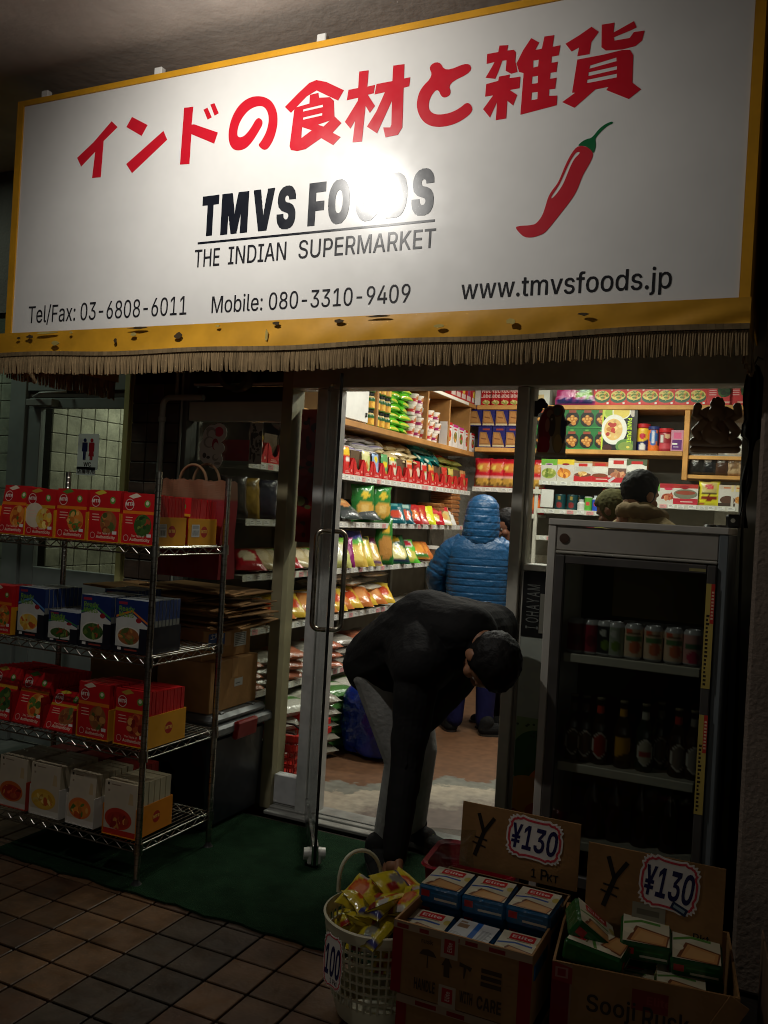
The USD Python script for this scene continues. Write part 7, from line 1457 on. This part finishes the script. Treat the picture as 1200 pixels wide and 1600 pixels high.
# --- stooping man in black
mn = thing('person', 'man in black jacket and grey trousers stooping over the basket in the doorway', 'person')
JB, PG_ = L(22, 21, 21), L(156, 156, 152)
hipc, chest, neckb = zc(592, 1035, 3.72), zc(668, 998, 3.5), zc(728, 990, 3.32)
shn, shf = zc(655, 1045, 3.24), zc(768, 985, 3.62)
hd = zc(762, 1030, 3.2)
eln, wrn = zc(634, 1205, 3.13), zc(617, 1335, 2.98)
elf, wrf = zc(690, 1085, 3.5), zc(655, 1130, 3.4)
kn, an_ = zc(628, 1190, 3.62), zc(600, 1330, 3.77)
kf, af_ = zc(655, 1170, 3.78), zc(644, 1300, 4.02)
hn_, hf_ = zc(590, 1050, 3.66), zc(630, 1050, 3.82)
MB().add(bones([(hipc, .135, hn_, .11), (hipc, .135, hf_, .11), (hn_, .108, kn, .072), (kn, .072, an_, .056), (hf_, .115, kf, .078), (kf, .078, af_, .058)], .018, 6), PG_, True).build('trousers', 'cloth', mn)
mj = bones([(hipc, .15, chest, .195), (chest, .19, neckb, .12), (chest, .18, shn, .105), (chest, .18, shf, .115), (neckb, .1, shf, .105), (shn, .088, eln, .055), (eln, .055, wrn, .043), (shf, .1, elf, .075), (elf, .072, wrf, .05), (neckb, .085, (neckb * .55 + hd * .45), .07)], .013, 6)
v = mj.vertices; nn = mj.vertex_normals; mj.vertices = v + nn * ((meshkit.fbm(v * 6, 2) - .5) * .02 + np.abs(meshkit.noise(np.c_[v[:, 0] * 9 + v[:, 2] * 5, v[:, 1] * 9, v[:, 2] * 13]) - .5) * .016)[:, None]
MB().add(mj, JB, True).build('jacket', 'cloth', mn)
f_ = -.9 * up - .3 * rt + .2 * fw; f_ /= np.linalg.norm(f_)
u_ = .5 * rt - .2 * up - .85 * fw; u_ = u_ - f_ * (u_ @ f_); u_ /= np.linalg.norm(u_)
Mh = np.eye(4); Mh[:3, 1] = -f_; Mh[:3, 2] = u_; Mh[:3, 0] = np.cross(-f_, u_); Mh[:3, 3] = hd
head_parts(mn, hd, 0, 0, s=1.08, M=Mh)
hand(mn, wrn, zc(610, 1392, 2.9) - wrn, (.3, .5, -.3), 1.05, curl=.35)
hand(mn, wrf, (-.3, -.2, -.8), (0, 1, .2), 1.0)
def shoe(t, heel, d, ln=.29, w=.048, col=L(26, 26, 26), trim=None):
    d = np.array([math.cos(d), math.sin(d), 0]); h = np.asarray(heel, float); h[2] = 0
    m = bones([(h + d * .05 + [0, 0, .05], (.05, .05, .05), h + d * .13 + [0, 0, .05], (.045, .045, .048)), (h + d * .05 + [0, 0, .042], .044, h + d * (ln - .06) + [0, 0, .036], (.046, .046, .034)), (h + d * .05 + [0, 0, .06], .048, h + d * .06 + [0, 0, .1], .05)], .012, 4)
    v = m.vertices; v[:, 2] = np.maximum(v[:, 2], .012); MB().add(m, col, True).build('shoe', 'cloth', t)
    pts = [h + d * (.05 + (ln - .1) * k / 12) for k in range(13)]
    so = unary_union([Point(p[:2]).buffer(w * (1 if 2 < i < 12 else .92)) for i, p in enumerate(pts)])
    MB().add(trimesh.creation.extrude_polygon(so.simplify(.002), .018, engine='earcut'), L(40, 40, 40) if trim is None else L(54, 54, 50), False, rotm(loc=(0, 0, .009))).build('sole', 'plastic', t)
    if trim is not None:
        nx = np.array([-d[1], d[0], 0]); mb = MB()
        for k in range(5):
            c = h + d * (.12 + .022 * k) + [0, 0, .088 - .007 * k]; mb.tube([c - nx * .026 + [0, 0, -.012], c + [0, 0, .003], c + nx * .026 + [0, 0, -.012]], .003, trim, 6)
        mb.build('laces', 'cloth', t)
fz = an_.copy(); shoe(mn, fz - np.array([.04, .02, 0]), -.95)
shoe(mn, af_ - np.array([.03, .0, 0]), -.35, trim=L(150, 160, 60))

# --- person in the blue quilted jacket, seen from behind
bp = thing('person', 'person in a blue hooded quilted jacket seen from behind inside the shop', 'person')
D0 = 6.1
c0 = zc(741, 1000, D0); bx0, by0 = c0[0], c0[1]
BLU = L(20, 74, 116); NV = L(24, 26, 70)
fa = math.atan2(by0, bx0) - PI / 2     # faces away from the photographer
Mb = rotm(0, 0, fa, (bx0, by0, 0))     # local: x right in the picture, y away
def loft(prof, nseg=56, quilt=None, bump=.0, flat_=1.0):
    v, f = [], []
    for (z, rx, ry, cx, cy) in prof:
        for i in range(nseg):
            t = 2 * PI * i / nseg; ex = .8
            x, y = np.sign(math.cos(t)) * abs(math.cos(t)) ** ex * rx, np.sign(math.sin(t)) * abs(math.sin(t)) ** ex * ry
            v.append((cx + x, cy + y, z))
    k = len(prof)
    for a in range(k - 1):
        for i in range(nseg): j = (i + 1) % nseg; f += [[a * nseg + i, a * nseg + j, (a + 1) * nseg + j], [a * nseg + i, (a + 1) * nseg + j, (a + 1) * nseg + i]]
    v += [(prof[0][3], prof[0][4], prof[0][0]), (prof[-1][3], prof[-1][4], prof[-1][0])]
    for i in range(nseg): j = (i + 1) % nseg; f += [[k * nseg, j, i], [k * nseg + 1, (k - 1) * nseg + i, (k - 1) * nseg + j]]
    return trimesh.Trimesh(v, f, process=False)
key = [(.66, .215, .15), (.72, .225, .16), (.9, .215, .155), (1.1, .225, .155), (1.2, .23, .15), (1.29, .222, .135), (1.34, .19, .115), (1.375, .13, .095), (1.40, .095, .09)]
zs = np.linspace(.66, 1.40, 150); pr_ = []
for z in zs:
    rx = np.interp(z, [k[0] for k in key], [k[1] for k in key]); ry = np.interp(z, [k[0] for k in key], [k[2] for k in key])
    q = min(1, abs(math.sin((z - .66) / .047 * PI)) * 2.6) ** .6 * .0065 if z < 1.225 else .0075
    pr_.append((z, rx - .008 + q, ry - .008 + q, 0, 0))
jk = loft(pr_); v = jk.vertices; n = meshkit.fbm(v * np.array([14, 14, 30]), 3) - .5; n2 = meshkit.noise(np.c_[np.arctan2(v[:, 1], v[:, 0]) * 16, v[:, 2] * 42, v[:, 0] * 4]) - .5; v[:, :2] *= (1 + .04 * n + .035 * n2)[:, None]
jk.apply_transform(Mb)
MB().add(jk, BLU, True).build('jacket', 'shiny_cloth', bp)
hp = []
for z in np.linspace(1.325, 1.668, 70):
    t = (z - 1.325) / .343; rx = .12 * math.sqrt(max(0, 1 - max(0, (t - .6) / .402) ** 2.8)) if t > .6 else .12 + .012 * math.sin(t * 5); rx = max(rx, .012) * (1 - .06 * (t > .0) * t)
    q = min(1, abs(math.sin(t * 7 * PI)) * 2.4) ** .6 * .006
    hp.append((z, rx - .006 + q, rx * 1.1 - .006 + q, .012 * t, .01))
hj = loft(hp, 48); v = hj.vertices; n = meshkit.fbm(v * 26, 3) - .5; n2 = meshkit.noise(np.c_[np.arctan2(v[:, 1], v[:, 0]) * 12, v[:, 2] * 45, v[:, 0] * 3]) - .5; v[:, :2] *= (1 + .07 * n + .09 * n2)[:, None]; hj.apply_transform(Mb)
MB().add(hj, BLU * 1.08, True).build('hood', 'shiny_cloth', bp)
def sleeve(pts, rad, M, step=.047):
    pts = np.array(pts, float); L_ = np.r_[0, np.cumsum(np.linalg.norm(np.diff(pts, axis=0), axis=1))]; s = np.linspace(0, L_[-1], 90)
    P_ = np.stack([np.interp(s, L_, pts[:, k]) for k in range(3)], 1)
    for _ in range(14): P_[1:-1] = (P_[:-2] + P_[1:-1] * 2 + P_[2:]) / 4
    r = np.interp(s, L_, rad) - .007 + np.minimum(1, np.abs(np.sin(s / step * PI)) * 2.6) ** .6 * .0065
    r[0] *= .5; r[-1] *= .8
    m = tube(P_, r, 40); m.vertices = m.vertices + m.vertex_normals * ((meshkit.fbm(m.vertices * 24, 3) - .5) * .02)[:, None]; m.apply_transform(M); return m
MB().add(sleeve([(-.10, .0, 1.32), (-.21, .0, 1.25), (-.30, .03, 1.08), (-.27, .1, .98), (-.14, .26, 1.02)], [.085, .085, .075, .07, .055], Mb), BLU, True).build('sleeve', 'shiny_cloth', bp)
MB().add(sleeve([(.10, .0, 1.32), (.21, .0, 1.25), (.28, .03, 1.06), (.24, .12, .98), (.12, .26, 1.0)], [.085, .085, .075, .07, .055], Mb), BLU, True).build('sleeve', 'shiny_cloth', bp)
T_ = lambda *p: trimesh.transform_points([p], Mb)[0]
MB().add(bones([(T_(0, 0, .78), (.15, .12, .1), T_(-.085, 0, .74), .1), (T_(0, 0, .78), (.15, .12, .1), T_(.085, 0, .74), .1), (T_(-.085, 0, .74), .098, T_(-.1, .0, .44), .075), (T_(-.1, .0, .44), .075, T_(-.11, -.01, .1), .062), (T_(.085, 0, .74), .098, T_(.1, .0, .44), .075), (T_(.1, .0, .44), .075, T_(.1, -.01, .1), .062)], .02, 5), NV, True).build('trousers', 'cloth', bp)
shoe(bp, T_(-.115, -.06, 0), fa + PI / 2 + .3); shoe(bp, T_(.06, -.07, 0), fa + .25, trim=L(60, 64, 60))
hand(bp, T_(-.13, .27, 1.02), T_(.3, .5, .1) - T_(0, 0, 0), (0, 0, -1)); hand(bp, T_(.11, .27, 1.0), T_(-.3, .5, .1) - T_(0, 0, 0), (0, 0, -1))
head_parts(bp, T_(.0, .03, 1.52), fa + PI, .1, s=.92)

# --- dark haired person talking to the one in blue
def torso_person(label, px_, D, face, tilt, jc, head_s, matj, hairc=HAIR, cap=None, collar=None, skin=SKIN, roll=0., trous=L(40, 40, 46), w=1., low=0., off=(0, 0)):
    t = thing('person', label, 'person'); c = zc(px_[0], px_[1], D)
    M = rotm(0, 0, face, (c[0], c[1], 0)); zz = c[2]; T = lambda x, y, z: trimesh.transform_points([(x, y, z)], M)[0]
    ns = zz - .2 * head_s + low; M = rotm(0, 0, face, (c[0] + off[0], c[1] + off[1], 0)); 
    MB().add(bones([(T(0, .05, ns - .1), (.12 * w, .1, .09), T(0, .03, ns - .5), (.14 * w, .11, .1)), (T(-.04, .05, ns), .065, T(-.17 * w, .05, ns - .08), .068), (T(.04, .05, ns), .065, T(.17 * w, .05, ns - .08), .068), (T(-.17 * w, .05, ns - .08), .066, T(-.21 * w, .04, ns - .35), .055), (T(-.21 * w, .04, ns - .35), .055, T(-.16 * w, -.12, ns - .5), .042), (T(.17 * w, .05, ns - .08), .066, T(.21 * w, .04, ns - .35), .055), (T(.21 * w, .04, ns - .35), .055, T(.16 * w, -.12, ns - .5), .042), (T(0, .05, ns + .02), .08, T(0, .04, ns - .1), .11)], .02, 5), jc, True).build('jacket', matj, t)
    hb = ns - .52
    MB().add(bones([(T(0, .03, hb), (.14, .11, .09), T(-.08, .03, hb - .08), .095), (T(0, .03, hb), (.14, .11, .09), T(.08, .03, hb - .08), .095), (T(-.08, .03, hb - .08), .095, T(-.09, .02, hb * .52), .07), (T(-.09, .02, hb * .52), .07, T(-.09, .04, .1), .055), (T(.08, .03, hb - .08), .095, T(.09, .02, hb * .52), .07), (T(.09, .02, hb * .52), .07, T(.09, .04, .1), .055)], .025, 5), trous, True).build('trousers', 'cloth', t)
    shoe(t, T(-.09, .09, 0), face - PI / 2); shoe(t, T(.09, .09, 0), face - PI / 2)
    hand(t, T(-.16 * w, -.14, ns - .51), T(.1, -.5, -.1) - T(0, 0, 0), (0, 0, -1), skin=skin); hand(t, T(.16 * w, -.14, ns - .51), T(-.1, -.5, -.1) - T(0, 0, 0), (0, 0, -1), skin=skin)
    if collar is not None:
        ring = [T(.088 * math.cos(a_) * 1.05, .06 + .088 * math.sin(a_), ns + .035 + .02 * math.sin(a_)) for a_ in np.linspace(0, 2 * PI, 30)]
        MB().add(tube(ring, .036 + .006 * np.sin(np.arange(30) * 2.3), 12), collar, True).build('collar', 'cloth', t)
    head_parts(t, c, face, tilt, skin, hairc, head_s, cap, roll)
    return t
torso_person('dark haired person facing the blue jacket, half hidden by the door mullion', (796, 822), 6.35, -1.0, .5, L(44, 40, 44), 1.0, 'cloth', skin=L(140, 92, 66))
torso_person('person with short dark hair and tan jacket standing behind the fridge', (1000, 776), 4.35, 2.5, .25, L(150, 132, 96), 1.0, 'cloth', collar=L(120, 100, 70), low=.075, off=(.06, -.02), w=1.15)
torso_person('person in an olive knitted cap behind the fridge beside the tan jacket', (958, 800), 4.75, -1.9, .5, L(60, 52, 40), .92, 'cloth', cap=L(74, 70, 36), skin=L(110, 74, 54))
# lamp over the toilet passage at the left, outside the picture
tl = thing('passage_lamp', 'fluorescent lamp on the passage ceiling outside the toilet door', 'ceiling lamp', (-4.9, 3.0, CEIL - .004))
mb = MB(); mb.add(rbox((.7, .12, .05), .01), L(220, 220, 216), False, rotm(loc=(0, 0, -.027))); mb.build('housing', 'plastic', tl)
rl = UsdLux.RectLight.Define(stage, tl + '/tube'); rl.CreateWidthAttr(.6); rl.CreateHeightAttr(.08); rl.CreateNormalizeAttr(True); rl.CreateIntensityAttr(2.4); rl.CreateColorAttr(Gf.Vec3f(.82, 1., .8)); rl.AddTranslateOp().Set((0, 0, -.06))
tl = thing('passage_lamp', 'small ceiling lamp inside the toilet passage behind the glass', 'ceiling lamp', (-3.7, 4.9, 2.68))
mb = MB(); mb.add(rbox((.3, .3, .04), .01), L(220, 220, 216), False, rotm(loc=(0, 0, -.0))); mb.build('housing', 'plastic', tl)
rl = UsdLux.RectLight.Define(stage, tl + '/tube'); rl.CreateWidthAttr(.24); rl.CreateHeightAttr(.24); rl.CreateNormalizeAttr(True); rl.CreateIntensityAttr(3.4); rl.CreateColorAttr(Gf.Vec3f(.95, 1., .8)); rl.AddTranslateOp().Set((0, 0, -.03))
